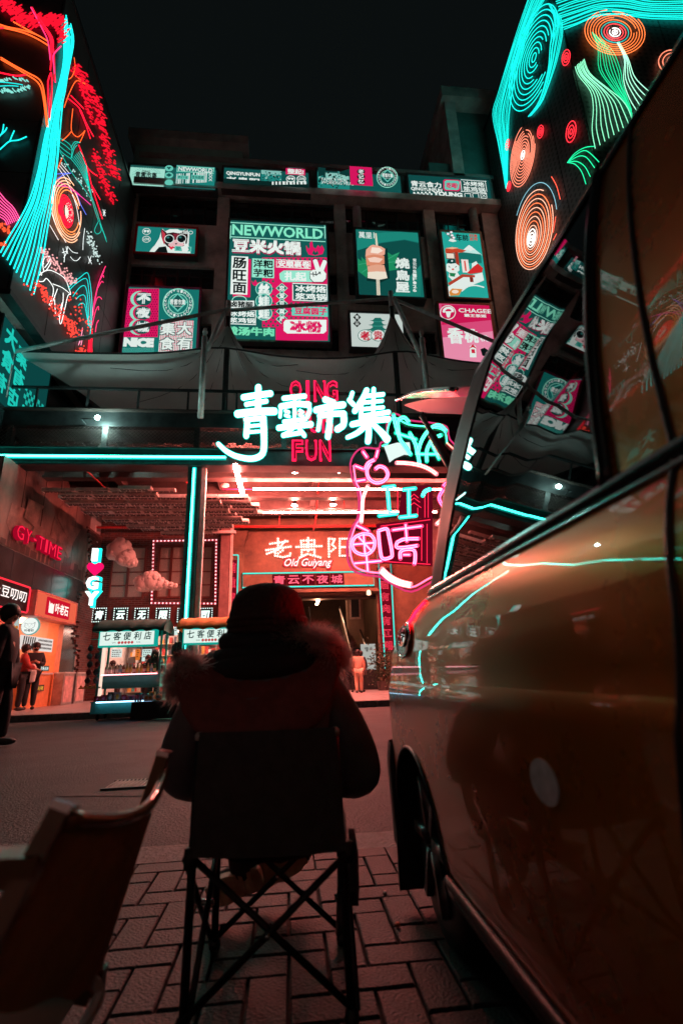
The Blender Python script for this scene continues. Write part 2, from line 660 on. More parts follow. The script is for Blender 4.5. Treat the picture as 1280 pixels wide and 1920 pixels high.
# asphalt patch with a slotted drain
q = [PZ(a, c, -.004) for a, c in ((105, 1493), (196, 1452), (345, 1450), (310, 1492))]
b = B()
b.add([tuple(p) for p in q], [(0, 3, 2, 1)])
tag(b.build('road_patch', ASPH2), kind='structure')
t = thing('drain_grate', 'slotted metal drain grate set in a dark asphalt patch on the road', 'drain grate', tuple(PZ(255, 1472, 0)))
p0, p1 = PZ(196, 1480, 0), PZ(330, 1461, 0)
b = B().bx(p0.x, p1.x + .06, p0.y - .02, p1.y + .05, -.03, -.001)
b.build('pit', BLK, t)
nb = 17
for i in range(nb):
    xx = p0.x + .01 + (p1.x + .05 - p0.x) * i / nb
    B().bar((xx, p0.y + .0, .004), (xx + .0, p1.y + .04, .004), .010, .012).build('bar', MAT('worn_iron', (.60, .54, .52), .4, .3, var=.3), t)
for yy in (p0.y - .02, p1.y + .05):
    B().bar((p0.x - .02, yy, .004), (p1.x + .08, yy, .004), .02, .012).build('frame', STEEL, t)
b = B()
for (a, c) in ((742, 1733), (718, 1675)):
    pass
for i, (a, c, h, lab) in enumerate(((745, 1733, '#c0501a', 'small orange scrap of peel lying on the pavers beside the van'), (721, 1674, '#d8d0c8', 'small white scrap lying on the pavers between chair and van'))):
    p = PZ(a, c, .006)
    m_ = MAT('scrap' + str(i), lin(h), .6, var=.2)
    tag(B().ball(p, (.009, .012, .006), 7, 5).build('litter', m_), lab, 'litter')

bk = thing('bounce_wall', 'plain pale rendered building behind the parked van', 'building', (0, -7, 0))  # unseen pale block, added behind the camera to throw light back on the foreground
B().bx(-26, 26, -12, -7, -.1, 11).build('wall', MAT('pale_render', (.70, .66, .64), .8, var=.2, scale=.7), bk)
# ------------------------------------------------------------------ main building behind the terrace
FY = 19.5
def fz(y, x=560):
    return PY(x, y, FY).z
XL, XR = -7.05, 10.72
bld = thing('apartment_building', 'dark concrete block hung with lit advertising boards behind the terrace', 'building', (1.8, FY, 0))
B().bx(XL, XR, FY + .45, FY + 9, 7.4, fz(312)).build('wall', CONC2, bld)
B().bx(5.61, XR, FY, FY + .5, .13, 7.39).build('ground_floor_wall', CONC2, bld)
rows = [(430, 508), (548, 612), (655, 760)]
for (a, c) in rows:
    b = B()
    b.bx(XL, XR, FY + .05, FY + .45, fz(c), fz(a))
    b.build('spandrel', CONC, bld)
B().bx(XL, XR, FY - .02, FY + .45, fz(372), fz(318)).build('parapet', CONC2, bld)
B().bx(XL - .05, XR + .1, FY - .5, FY + .1, fz(378), fz(367)).build('ledge', CONC, bld)
B().bx(XL - .05, XR + .1, FY - .38, FY - .3, fz(367), fz(362)).build('gutter', STEELR, bld)
B().bx(XL - .05, XR + .1, FY - .2, FY + .4, fz(318), fz(311)).build('coping', CONC2, bld)
for px in (228, 415, 640, 812, 928):
    p = PY(px, 480, FY).x
    w = .85 if px in (228, 928) else .55
    B().bx(p - w / 2, p + w / 2, FY - .06, FY + .45, 7.5, fz(380)).build('pier', CONC, bld)
# window ribbons
proto_f = {}
for (a, c) in ((380, 430), (508, 548), (612, 655)):
    z0, z1 = fz(c), fz(a)
    n = 17
    for i in range(n):
        xa, xb = XL + (XR - XL) * i / n, XL + (XR - XL) * (i + 1) / n
        key = (a,)
        if key not in proto_f:
            w, h = xb - xa, z1 - z0
            fb, pb = B(), B()
            for (q0, q1, q2, q3) in ((0, w, 0, .07), (0, w, h - .07, h), (0, .05, .07, h - .07), (w - .05, w, .07, h - .07), (w / 2 - .03, w / 2 + .03, .07, h - .07), (.05, w - .05, h * .62, h * .62 + .05)):
                fb.bx(q0, q1, .2, .28, q2, q3)
            pb.bx(.05, w - .05, .235, .25, .07, h - .07)
            root = B().build('x', STEEL)
            fo, po = fb.build('window', STEEL), pb.build('pane', WINGL)
            bpy.data.objects.remove(root)
            proto_f[key] = (fo.data, po.data)
            bpy.data.objects.remove(fo)
            bpy.data.objects.remove(po)
        fo = bpy.data.objects.new('window', proto_f[key][0])
        COL.objects.link(fo)
        fo.parent = bld
        fo.location = V((xa, FY, z0)) - bld.location
        po = bpy.data.objects.new('pane', proto_f[key][1])
        COL.objects.link(po)
        po.parent = fo
        po.rotation_euler = (rnd(-.03, .03), 0, rnd(-.03, .03))
# pipes on the right bay
for (x0, y0, x1, y1) in ((885, 394, 889, 440), (668, 392, 672, 434)):
    p, q = PY(x0, y0, FY - .1), PY(x1, y1, FY - .1)
    B().tube([p, (p.x, q.y, q.z)], .22, 10).build('drain_pipe', MAT('pipe_paint', (.35, .33, .32), .5, var=.3), bld, True)
# flat light-box roof hut and the stair tower
p, q = PY(250, 306, FY - .1), PY(455, 284, FY - .1)
hut = thing('roof_hut', 'low flat rooftop hut with a pale green front above the advertising boards', 'roof hut', ((p.x + q.x) / 2, FY, p.z))
B().bx(p.x, q.x, FY - .1, FY + 4, p.z - .3, q.z).build('wall', MAT('pale_green_panel', (.30, .48, .45), .5, var=.3, scale=.8), hut)
B().bx(p.x - .25, q.x + .3, FY - .5, FY + 4.2, q.z + .02, q.z + .55).build('roof', CONC2, hut)
p, q = PY(868, 325, FY), PY(925, 205, FY)
tw = thing('stair_tower', 'concrete stair tower rising above the roof beside the right neon wall', 'tower', ((p.x + q.x) / 2, FY, p.z))
B().bx(p.x, q.x + 2.5, FY + .3, FY + 5, p.z - .5, q.z).build('wall', MAT('green_render', (.12, .26, .25), .7, var=.4, scale=.6, bump=.3, bscale=8), tw)
B().bx(p.x - .6, p.x - .02, FY - .2, FY + 5, p.z - .5, q.z).build('pier', CONC, tw)
B().bx(p.x - .8, q.x + 2.6, FY - .5, FY + 5.3, q.z + .02, q.z + .75).build('roof', CONC, tw)
p, q = PY(806, 323, FY), PY(846, 304, FY)
tag(B().bx(p.x, q.x, FY + .1, FY + 2, p.z - .4, q.z).build('vent_box', MAT('green_render', (.12, .26, .25), .7)), 'small green box on the roof beside the stair tower', 'roof box')

# ------------------------------------------------------------------ advertising boards
class Poster:
    def __init__(s, label, zm, quad, bg, Y=FY - .42, name='advertising_board', depth=.3, frame=FACEP, edge=None, k=1.0, border=.10):
        s.zm, s.k, s.Y, s.n = zm, k, Y, 0
        x0, y0, x1, y1 = quad
        a, c = s.w(x0, (y0 + y1) / 2), s.w(x1, (y0 + y1) / 2)
        e, f = s.w((x0 + x1) / 2, y0), s.w((x0 + x1) / 2, y1)
        s.X0, s.X1, s.Z0, s.Z1 = a[0], c[0], f[1], e[1]
        s.t_ = thing(name, label, 'advertising board', ((s.X0 + s.X1) / 2, Y, s.Z0), 'lit advertising boards on the dark facade')
        w = border
        fb = B()
        fb.bx(s.X0 - w, s.X1 + w, Y + .02, Y + depth, s.Z0 - w, s.Z1 + w)
        fb.build('back', frame, s.t_)
        for (u0, u1, v0, v1) in ((s.X0 - w, s.X1 + w, s.Z0 - w, s.Z0), (s.X0 - w, s.X1 + w, s.Z1, s.Z1 + w), (s.X0 - w, s.X0, s.Z0, s.Z1), (s.X1, s.X1 + w, s.Z0, s.Z1)):
            B().bx(u0, u1, Y - .05, Y + .018, v0, v1).build('frame', frame if not edge else edge, s.t_)
        B().bx(s.X0 + .001, s.X1 - .001, Y - .002, Y + .017, s.Z0 + .001, s.Z1 - .001).build('panel', EM(bg, k, True), s.t_)
        s.bs = {}

    def w(s, zx, zy):
        p = PY(s.zm[0] + zx * s.zm[2], s.zm[1] + zy * s.zm[2], s.Y)
        return p.x, p.z

    def b(s, col, nm):
        s.n += 1
        s.y = s.Y - .002 - .0035 * s.n
        return s.bs.setdefault((col, nm), B())

    def rect(s, x0, y0, x1, y1):
        return s.w(x0, (y0 + y1) / 2)[0], s.w(x1, (y0 + y1) / 2)[0], s.w((x0 + x1) / 2, y1)[1], s.w((x0 + x1) / 2, y0)[1]

    def r(s, col, x0, y0, x1, y1, nm='artwork'):
        b = s.b(col, nm)
        a, c, e, f = s.rect(x0, y0, x1, y1)
        a, c = max(a, s.X0), min(c, s.X1)
        e, f = max(e, s.Z0), min(f, s.Z1)
        b.add([(a, s.y, e), (c, s.y, e), (c, s.y, f), (a, s.y, f)], [(0, 1, 2, 3)])

    def fr(s, col, x0, y0, x1, y1, w=5):
        for q in ((x0, y0, x1, y0 + w), (x0, y1 - w, x1, y1), (x0, y0 + w, x0 + w, y1 - w), (x1 - w, y0 + w, x1, y1 - w)):
            s.r(col, *q)
            s.n -= 1
        s.n += 1

    def t(s, col, txt, x0, y0, x1, y1, bold=.02, shear=0, nm='lettering'):
        s.n += 1
        s.y = s.Y - .002 - .0035 * s.n
        a, c, e, f = s.rect(x0, y0, x1, y1)
        if e < s.Z0:
            return
        B().text(txt, (a, s.y, e), EX, EZ, c - a, f - e, bold, shear=shear).build(nm, EM(col, s.k), s.t_)

    def tv(s, col, txt, x0, y0, x1, y1, bold=.02):
        """characters set one under another"""
        h = (y1 - y0) / len(txt)
        for i, ch in enumerate(txt):
            s.t(col, ch, x0, y0 + i * h + h * .06, x1, y0 + (i + 1) * h - h * .06, bold)

    def el(s, col, x, y, rx, ry, n=20, a0=0, nm='artwork'):
        s.pg(col, [(x + rx * cos(2 * PI * i / n + a0), y + ry * sin(2 * PI * i / n + a0)) for i in range(n)], nm)

    def ring(s, col, x, y, rx, ry, w, n=28):
        b = s.b(col, 'artwork')
        vs = []
        for i in range(n):
            a = 2 * PI * i / n
            for k in (0, 1):
                q = s.w(x + (rx - k * w) * cos(a), y + (ry - k * w) * sin(a))
                vs.append((q[0], s.y, q[1]))
        b.add(vs, [(2 * i, 2 * i + 1, (2 * i + 3) % (2 * n), (2 * i + 2) % (2 * n)) for i in range(n)])

    def pg(s, col, pts, nm='artwork'):
        b = s.b(col, nm)
        vs = [s.w(*p) for p in pts]
        b.add([(min(max(p[0], s.X0), s.X1), s.y, min(max(p[1], s.Z0), s.Z1)) for p in vs], [tuple(range(len(vs)))])

    def ln(s, col, pts, w=4, sm=0, nm='artwork'):
        if sm:
            pts = smooth(pts, sm)
        for p, q in zip(pts, pts[1:]):
            dx, dy = q[0] - p[0], q[1] - p[1]
            l = math.hypot(dx, dy) or 1
            dx, dy = dx / l * w / 2, dy / l * w / 2
            s.pg(col, [(p[0] - dy - dx * .3, p[1] + dx - dy * .3), (p[0] + dy - dx * .3, p[1] - dx - dy * .3), (q[0] + dy + dx * .3, q[1] - dx + dy * .3), (q[0] - dy + dx * .3, q[1] + dx + dy * .3)], nm)
            s.n -= 1
        s.n += 1

    def done(s):
        for (col, nm), b in s.bs.items():
            o = b.build(nm, EM(col, s.k), s.t_)
            if len(b.f) > 20:
                o['kind'] = 'stuff'

Z4 = (220, 250, .328125)
Z5 = (580, 170, .296875)
T1, T2, T3, WH, PK, BK, LG = '#1c8078', '#12504c', '#63c6b3', '#dfeae4', '#d3165c', '#0d1516', '#8fdcc4'

def seal(p, x, y, r, dark=T2):
    p.ring(LG, x, y, r, r, r * .07)
    p.ring(LG, x, y, r * .66, r * .66, r * .05)
    for i, ch in enumerate('QINGYUNFUN★QINGYUNFUN★'):
        a = -PI / 2 + 2 * PI * i / 22
        p.t(WH, ch, x + r * .82 * cos(a) - r * .075, y + r * .82 * sin(a) - r * .09, x + r * .82 * cos(a) + r * .075, y + r * .82 * sin(a) + r * .09, .02)
    p.pg(T3, [(x, y - r * .62), (x + r * .62, y), (x, y + r * .62), (x - r * .62, y)])
    p.pg(dark, [(x, y - r * .5), (x + r * .5, y), (x, y + r * .5), (x - r * .5, y)])
    p.t(WH, '青雲市集', x - r * .5, y - r * .2, x + r * .5, y + r * .16, .04)
    p.t(WH, 'QING YUN', x - r * .25, y + r * .22, x + r * .25, y + r * .3, .02)

# top row
p = Poster('narrow teal board leftmost in the top row with black logo and NEWWORLD', Z4, (70, 197, 564, 314), '#1d5a56')
p.r('#9fdccb', 70, 199, 270, 308)
for i in range(36):
    a = 2 * PI * i / 36
    x, y = 170, 252
    p.ln('#5fae9f', [(x + 58 * cos(a), y + 36 * sin(a)), (x + 84 * cos(a), y + 50 * sin(a))], 2)
p.t(BK, 'QING', 146, 226, 192, 242, .02)
p.t(BK, '青雲市集', 108, 236, 232, 270, .05)
p.t(BK, 'FUN', 150, 266, 188, 282, .02)
for y in (216, 256, 298):
    p.el(T3, 300, y, 24, 17)
p.pg(T2, [(288, 212), (294, 207), (300, 212), (306, 207), (312, 212), (300, 226)])
p.pg(T2, [(282, 256), (300, 245), (318, 256), (300, 267)])
p.r(T1, 338, 204, 560, 310)
p.fr(LG, 345, 210, 555, 243, 4)
p.t(WH, 'NEWWORLD', 354, 215, 547, 238, .03)
x = 342
while x < 515:
    w = random.choice((2, 3, 5, 7))
    p.r(WH if random.random() < .75 else T2, x, 250, x + w, 308)
    x += w + random.choice((2, 3, 4))
p.r(T3, 350, 270, 412, 290)
p.t(T2, '贵云千层', 354, 273, 408, 287, .03)
p.r(T3, 428, 268, 502, 294)
p.t(T2, '西关烧烤', 432, 271, 498, 291, .03)
for y in (255, 272, 290):
    p.t(WH, '✕', 527, y - 3, 548, y + 14, .03)
p.done()
p = Poster('narrow teal board second in the top row reading QINGYUNFUN with a street photograph', Z4, (608, 212, 1092, 326), '#10504d')
p.t(WH, 'QINGYUNFUN', 622, 222, 815, 246, .04)
p.t(WH, '老贵阳', 618, 252, 812, 294, .05)
p.r(T1, 822, 215, 938, 298)
p.r('#7fb9b0', 822, 215, 938, 236)
for i in range(60):
    x, y = rnd(824, 932), rnd(236, 294)
    p.r(random.choice(('#0b2a2a', '#9fd0c4', '#2d6e69', '#071a1b')), x, y, x + rnd(4, 14), y + rnd(3, 8))
p.r(PK, 962, 226, 1072, 262)
p.t(WH, '整起!', 972, 229, 1064, 259, .06)
p.r(T1, 975, 216, 1060, 222)
for x in (990, 1050):
    p.ring(WH, x, 286, 26, 19, 4)
    p.t(WH, '♥♥' if x < 1000 else 'LOVE', x - 18, 279, x + 18, 293, .04)
p.r('#0a2624', 610, 300, 1090, 325)
p.t(WH, '★★ QINGYUNFUN ★★', 618, 304, 870, 321, .04)
x = 884
while x < 1080:
    p.r(WH, x, 304, x + random.choice((6, 10, 14)), 322)
    x += 20
p.done()
p = Poster('narrow board third in the top row with a crowd photograph and pink FAMILY MEAL block', Z5, (52, 523, 574, 652), '#11524e')
p.r(T1, 52, 523, 252, 636)
p.r('#8cc4ba', 100, 523, 248, 560)
for i in range(110):
    x, y = rnd(52, 240), rnd(548, 615)
    p.r(random.choice(('#071c1d', '#0d3a39', '#7fc0b4', '#2f7a74', '#04100f')), x, y, x + rnd(4, 12), y + rnd(5, 14))
p.pg('#0c3533', [(52, 530), (98, 536), (98, 580), (52, 590)])
p.pg('#0c3533', [(250, 540), (200, 556), (180, 575), (250, 590)])
p.t(WH, 'FAMILY MEAL', 74, 602, 238, 620, .0)
p.t(WH, 'WORKING MEAL', 74, 622, 272, 640, .0)
p.r(PK, 250, 530, 388, 646)
for i, ch in enumerate('老记忆'):
    p.el(BK, 318, 560 + i * 33, 25, 17)
    p.t(WH, ch, 301, 546 + i * 33, 335, 574 + i * 33, .04)
seal(p, 480, 598, 66)
p.done()
p = Poster('narrow teal board at the right end of the top row reading YOUNG with chequered strip', Z5, (628, 548, 1138, 686), '#0f4a47')
p.t(WH, '青云食力', 640, 574, 830, 610, .05)
p.t(WH, 'QINGYUNFUN', 640, 614, 836, 638, .04)
for i in range(11):
    for j in range(2):
        if (i + j) % 2:
            p.r(WH, 642 + i * 12, 642 + j * 11, 654 + i * 12, 653 + j * 11)
p.t(WH, 'YOUNG', 776, 645, 962, 674, .06)
p.pg(PK, [(850, 566), (940, 570), (950, 580), (948, 634), (938, 642), (852, 638), (842, 628), (842, 574)])
p.pg(T3, [(862, 572), (936, 576), (944, 584), (940, 628), (930, 634), (858, 632), (850, 624), (850, 580)])
p.t(PK, '吃喝!', 860, 588, 934, 624, .06, .3)
p.fr(WH, 952, 573, 1112, 650, 4)
p.t(WH, '冰烤烙', 968, 582, 1100, 612, .04)
p.t(WH, '浆鸡锅', 968, 616, 1104, 646, .04)
for i in range(3):
    x = 975 + i * 50
    p.fr(WH, x, 656, x + 40, 690, 4)
    if i == 2:
        p.t(WH, '✕', x + 8, 662, x + 32, 682, .02)
p.done()
# sunglasses cat
p = Poster('small teal board with a cat in round sunglasses, red left edge', Z4, (112, 540, 448, 686), '#197a74', edge=MAT('red_edge', (.5, .02, .03), .5, var=.1))
p.pg(WH, [(180, 686), (200, 655), (215, 640), (240, 600), (252, 560), (258, 545), (275, 560), (300, 548), (345, 548), (368, 560), (400, 545), (412, 580), (408, 640), (420, 686)])
p.pg('#2a1418', [(250, 545), (268, 556), (285, 572), (320, 566), (350, 572), (385, 556), (400, 542), (404, 590), (398, 630), (370, 652), (335, 660), (290, 650), (262, 620), (252, 590)])
p.pg('#c03a4a', [(254, 552), (276, 576), (270, 640), (258, 610)])
p.pg('#e3b5b8', [(290, 640), (310, 615), (340, 608), (372, 618), (385, 640), (350, 655), (310, 652)])
p.pg('#7d2433', [(318, 575), (352, 575), (342, 606), (330, 606)])
for x in (298, 368):
    p.el(BK, x, 606, 27, 24)
    p.ring(WH, x, 606, 28, 25, 4)
    p.el('#2d6f6a', x - 7, 598, 8, 6)
p.pg('#10080a', [(330, 632), (345, 632), (338, 642)])
p.pg(BK, [(215, 686), (240, 655), (280, 650), (290, 686)])
p.pg('#e02040', [(296, 656), (304, 650), (311, 656), (318, 650), (326, 656), (311, 672)])
p.t(WH, '筑城', 352, 560, 402, 580, .03)
p.ring(WH, 422, 573, 12, 10, 3)
p.r(T3, 330, 652, 425, 680)
p.t(T1, '要得想', 336, 655, 420, 677, .04)
p.pg(WH, [(372, 680), (366, 655), (385, 650), (382, 622), (390, 622), (394, 648), (404, 625), (412, 628), (404, 655), (410, 672), (400, 684)])
for y in (568, 613):
    p.ring(WH, 170, y, 24, 19, 3)
    p.t(WH, '♥♥' if y < 600 else 'LOVE', 154, y - 8, 187, y + 8, .03)
p.done()
# big NEWWORLD board
p = Poster('tallest board at the middle of the facade headed NEWWORLD with pink food lettering', Z4, (634, 512, 1202, 1186), '#125550', k=1.1)
p.fr(LG, 645, 522, 1188, 608, 5)
p.t('#7fe0bd', 'NEWWORLD', 656, 533, 1174, 594, .03)
p.t('#a01448', '豆米火锅', 660, 616, 1050, 698, .09)
p.t(WH, '豆米火锅', 656, 610, 1048, 690, .09)
p.pg(PK, [(1078, 640), (1090, 662), (1100, 655), (1098, 630), (1112, 614), (1118, 650), (1132, 662), (1146, 640), (1160, 655), (1168, 640), (1182, 665), (1172, 692), (1130, 702), (1092, 694), (1080, 670)])
p.pg(T2, [(1112, 690), (1122, 668), (1132, 684), (1142, 672), (1150, 690), (1130, 700)])
p.pg(PK, [(828, 712), (1202, 712), (1202, 1186), (905, 1186), (905, 1110), (828, 1110)])
for i in range(15):
    for j in range(19):
        x, y = 838 + i * 26 + (j % 2) * 13, 722 + j * 21
        if x < 1196 and not (900 < x < 1195 and 725 < y < 970):
            p.el(T2, x, y, 7, 7, 6)
            p.n -= 1
p.n += 1
p.r(PK, 664, 720, 762, 938)
p.r(WH, 650, 706, 746, 924)
p.tv(BK, '肠旺面', 660, 708, 738, 922, .05)
p.r(LG, 770, 722, 896, 830)
p.t(BK, '洋粑', 778, 728, 890, 774, .05)
p.t(BK, '芋粑', 778, 780, 890, 826, .05)
p.fr(WH, 908, 730, 1104, 776, 4)
p.t(WH, '安顺裹卷', 918, 734, 1100, 772, .06)
p.pg(LG, [(950, 790), (1120, 790), (1120, 856), (945, 856), (928, 838), (926, 808)])
p.t(WH, '扎起', 955, 798, 1080, 850, .07)
hand = [(1100, 800), (1118, 786), (1132, 788), (1116, 734), (1128, 726), (1140, 730), (1156, 776), (1176, 730), (1192, 734), (1196, 744), (1178, 792), (1192, 810), (1190, 838), (1172, 856), (1120, 856), (1102, 836)]
p.pg(BK, [(x + (x - 1150) * .06, y + (y - 800) * .06) for x, y in hand])
p.pg(WH, hand)
for a in ([(1118, 800), (1120, 826)], [(1132, 796), (1136, 822)], [(1150, 800), (1160, 812)], [(1104, 812), (1140, 816), (1160, 800)]):
    p.ln(BK, a, 5)
p.r(T2, 1000, 868, 1200, 972)
p.fr(WH, 1000, 868, 1198, 968, 5)
p.t(WH, '冰烤烙', 1016, 878, 1192, 918, .05)
p.t(WH, '浆鸡锅', 1016, 924, 1192, 962, .05)
p.pg(PK, [(768, 850), (778, 864), (790, 846), (800, 866), (818, 858), (812, 880), (785, 882), (772, 872)])
for i, ch in enumerate('丝娃娃'):
    p.el(T1, 838, 900 + i * 70, 48, 42)
    p.ring(LG, 838, 900 + i * 70, 48, 42, 4)
    p.t(WH, ch, 806, 868 + i * 70, 872, 932 + i * 70, .09)
for i, ch in enumerate('恋爱豆腐果'):
    y = 898 + i * 45
    p.pg(LG, [(940, y - 29), (974, y), (940, y + 29), (906, y)])
    p.pg(T2, [(940, y - 24), (968, y), (940, y + 24), (912, y)])
    p.t(WH, ch, 925, y - 15, 956, y + 15, .05)
p.pg('#e0203c', [(892, 962), (900, 956), (906, 962), (912, 956), (920, 964), (906, 984)])
p.r(T3, 996, 1008, 1200, 1062)
p.t(PK, '豆腐圆子', 1012, 1014, 1196, 1054, .06)
p.t('#a3124a', 'HOT', 985, 1000, 1100, 1012, .04)
p.ring(LG, 700, 972, 42, 26, 5)
p.r(T2, 636, 975, 790, 1030)
p.pg(WH, [(632, 985), (644, 976), (784, 976), (784, 1004), (770, 1018), (644, 1018), (632, 1008)])
p.t(BK, '卤猪脚', 650, 979, 776, 1014, .07)
p.fr(WH, 632, 1028, 794, 1112, 5)
p.t(WH, '冰烤烙', 644, 1036, 788, 1068, .05)
p.t(WH, '浆鸡锅', 644, 1074, 788, 1104, .05)
p.t('#6fd8ac', '酸汤牛肉', 622, 1126, 898, 1176, .08)
p.pg(PK, [(940, 1080), (1202, 1080), (1202, 1172), (955, 1172), (938, 1150)])
p.pg(WH, [(962, 1086), (1192, 1086), (1192, 1150), (1176, 1164), (970, 1164), (950, 1148), (950, 1100)])
p.t(PK, '冰粉', 985, 1092, 1168, 1158, .09)
p.done()
# night city board
p = Poster('pink and teal board at lower left with three stacked characters and a round seal', Z4, (44, 886, 458, 1310), '#157069', edge=MAT('pink_edge', (.35, .05, .16), .5, var=.2))
p.pg(PK, [(62, 888), (240, 888), (232, 1165), (34, 1165)])
for i in range(13):
    for j in range(20):
        x, y = 62 + i * 14 + (j % 2) * 7 - j * .6, 896 + j * 13.6
        if x < 232:
            p.el('#4a0b26', x, y, 3.4, 3.4, 5)
            p.n -= 1
p.n += 1
for i in range(3):
    y = 948 + i * 81
    x = 150 - i * 4
    p.el(LG, x - 18, y, 56, 46)
    p.el(PK, x - 3, y, 53, 45)
    p.el(T2, x + 2, y, 47, 40)
for i, ch in enumerate('不夜城'):
    y = 948 + i * 81
    p.t(WH, ch, 114 - i * 4, y - 30, 194 - i * 4, y + 30, .11)
p.t(WH, 'NICE', 38, 1172, 212, 1226, .09)
for j in range(5):
    for i in range(36):
        p.r(T3, 34 + i * 5, 1232 + j * 6, 36.5 + i * 5, 1235 + j * 6)
        p.n -= 1
p.n += 1
for x in (90, 138):
    p.ring(LG, x, 1276, 32, 18, 7)
seal(p, 350, 980, 88)
p.r(WH, 246, 1082, 434, 1310)
for i in range(20):
    p.r(PK, 250 + i * 9.3, 1084, 255 + i * 9.3, 1310)
    p.n -= 1
p.n += 1
for i in range(22):
    p.r('#b5e8da', 246, 1090 + i * 10, 434, 1092 + i * 10)
    p.n -= 1
p.n += 1
for (ch, x, y) in (('集', 250, 1092), ('大', 344, 1092), ('食', 246, 1178), ('有', 344, 1178)):
    p.t(T2, ch, x - 2, y - 2, x + 92, y + 80, .11)
    p.t(WH, ch, x + 4, y + 3, x + 86, y + 75, .05)
p.done()
# skewer board
p = Poster('square dark green board with a grilled meat skewer on a leaf', Z5, (302, 888, 702, 1300), '#146b62', depth=.5)
p.pg('#1c8577', [(302, 930), (400, 900), (560, 888), (702, 900), (702, 960), (600, 940), (450, 960), (302, 1010)])
p.pg('#0e4c47', [(302, 1010), (450, 965), (600, 945), (702, 965), (702, 1110), (520, 1300), (302, 1300)])
p.pg('#1b7a6c', [(520, 1298), (702, 1100), (702, 1298)])
leaf = [(305, 1060), (330, 1080), (326, 1050), (350, 1072), (380, 1020), (420, 1010), (490, 1020), (520, 1040), (570, 1020), (548, 1060), (590, 1080), (530, 1100), (560, 1130), (500, 1140), (440, 1190), (370, 1190), (330, 1160), (304, 1140)]
p.pg('#1d8a5c', leaf)
for a in ([(310, 1100), (420, 1080)], [(330, 1150), (420, 1090)], [(350, 1060), (410, 1080)], [(560, 1030), (470, 1080)], [(580, 1080), (470, 1090)]):
    p.ln('#3fae84', a, 3)
p.pg('#082f2c', [(360, 1205), (385, 1000), (490, 1000), (505, 1190), (450, 1215)])
p.pg('#d9d2bb', [(412, 905), (422, 905), (432, 990), (418, 990)])
p.pg('#d9d2bb', [(420, 1185), (440, 1185), (446, 1296), (424, 1296)])
p.ln('#8d8a7c', [(431, 1190), (434, 1294)], 3)
p.pg('#e8a890', [(382, 985), (400, 978), (452, 990), (476, 1005), (474, 1040), (440, 1052), (390, 1050), (352, 1055), (356, 1010)])
p.pg('#d98a6a', [(354, 1050), (400, 1040), (470, 1048), (472, 1100), (420, 1112), (360, 1110)])
p.pg('#f3cdbb', [(366, 1064), (410, 1056), (462, 1068), (440, 1092), (380, 1088)])
p.pg('#e0a287', [(364, 1116), (420, 1104), (470, 1108), (480, 1150), (440, 1160), (368, 1150)])
p.pg('#e9dfcb', [(366, 1152), (420, 1148), (480, 1150), (490, 1190), (440, 1200), (366, 1190)])
p.pg('#f6e2d2', [(392, 996), (440, 1000), (462, 1018), (430, 1036), (384, 1030)])
p.t(WH, '萬里', 310, 900, 392, 940, .03)
p.ln(WH, [(404, 904), (406, 940)], 5)
p.tv(WH, '燒鳥屋', 540, 1060, 628, 1288, .06)
p.tv(WH, '青云市集1F·26', 648, 1068, 672, 1284, .03)
p.done()
# cartoon sushi board
p = Poster('tall teal cartoon board with a mountain and a white cat in a cap', Z5, (856, 900, 1100, 1308), '#25a598', edge=MAT('copper_edge', (.3, .12, .07), .4, .3, var=.4, scale=3))
p.pg('#bfe6df', [(930, 1040), (1005, 975), (1022, 985), (1090, 1040)])
p.pg(WH, [(972, 1004), (1005, 975), (1022, 985), (1050, 1008), (1030, 1005), (1015, 1015), (1000, 1004), (985, 1012)])
p.pg('#176f66', [(880, 1050), (960, 1020), (1082, 1035), (1086, 1090), (880, 1090)])
p.pg(WH, [(860, 1240), (960, 1180), (1090, 1150), (1100, 1200), (1000, 1240), (880, 1300)])
p.ln(WH, [(960, 1268), (1000, 1238), (1050, 1232), (1100, 1244)], 8, 3)
p.pg('#c2452a', [(856, 1028), (856, 1000), (900, 992), (990, 1012), (962, 1024)])
p.pg('#e8b08c', [(856, 998), (900, 990), (940, 996), (900, 1004)])
p.r('#a83524', 920, 1022, 940, 1110)
p.r('#e9dccb', 860, 1028, 912, 1064)
p.fr('#7a2a20', 860, 1028, 914, 1066, 4)
p.pg(WH, [(862, 1100), (880, 1092), (920, 1094), (942, 1110), (944, 1140), (925, 1152), (880, 1152), (862, 1140)])
p.pg('#0b3e3c', [(864, 1092), (872, 1070), (905, 1064), (918, 1078), (918, 1094), (890, 1098)])
p.el(WH, 897, 1080, 6, 6, 8)
for a in ([(876, 1112), (884, 1122)], [(925, 1114), (917, 1122)]):
    p.ln(BK, a, 4)
p.el('#d9463a', 902, 1134, 8, 6, 10)
p.pg(WH, [(880, 1152), (930, 1152), (955, 1190), (900, 1205), (874, 1180)])
p.pg('#1c7a4a', [(880, 1156), (920, 1160), (912, 1182), (884, 1178)])
p.pg('#b0402c', [(868, 1222), (960, 1166), (1040, 1172), (1040, 1186), (968, 1184), (880, 1238)])
p.r('#7a2a20', 1008, 1186, 1030, 1216)
p.r('#e8e0d8', 958, 1074, 1002, 1156)
p.r('#d9463a', 974, 1082, 984, 1146)
p.pg(WH, [(1020, 1100), (1048, 1085), (1064, 1110), (1040, 1150), (1020, 1140)])
p.pg('#cf2b2b', [(990, 1160), (1030, 1120), (1058, 1100), (1090, 1130), (1084, 1156), (1010, 1166)])
p.pg('#d8893c', [(874, 1280), (896, 1258), (960, 1262), (940, 1300), (884, 1304)])
p.el('#f1dcc8', 915, 1278, 22, 12, 10)
p.ln('#6b3030', [(850, 902), (900, 950), (880, 905), (910, 960)], 4)
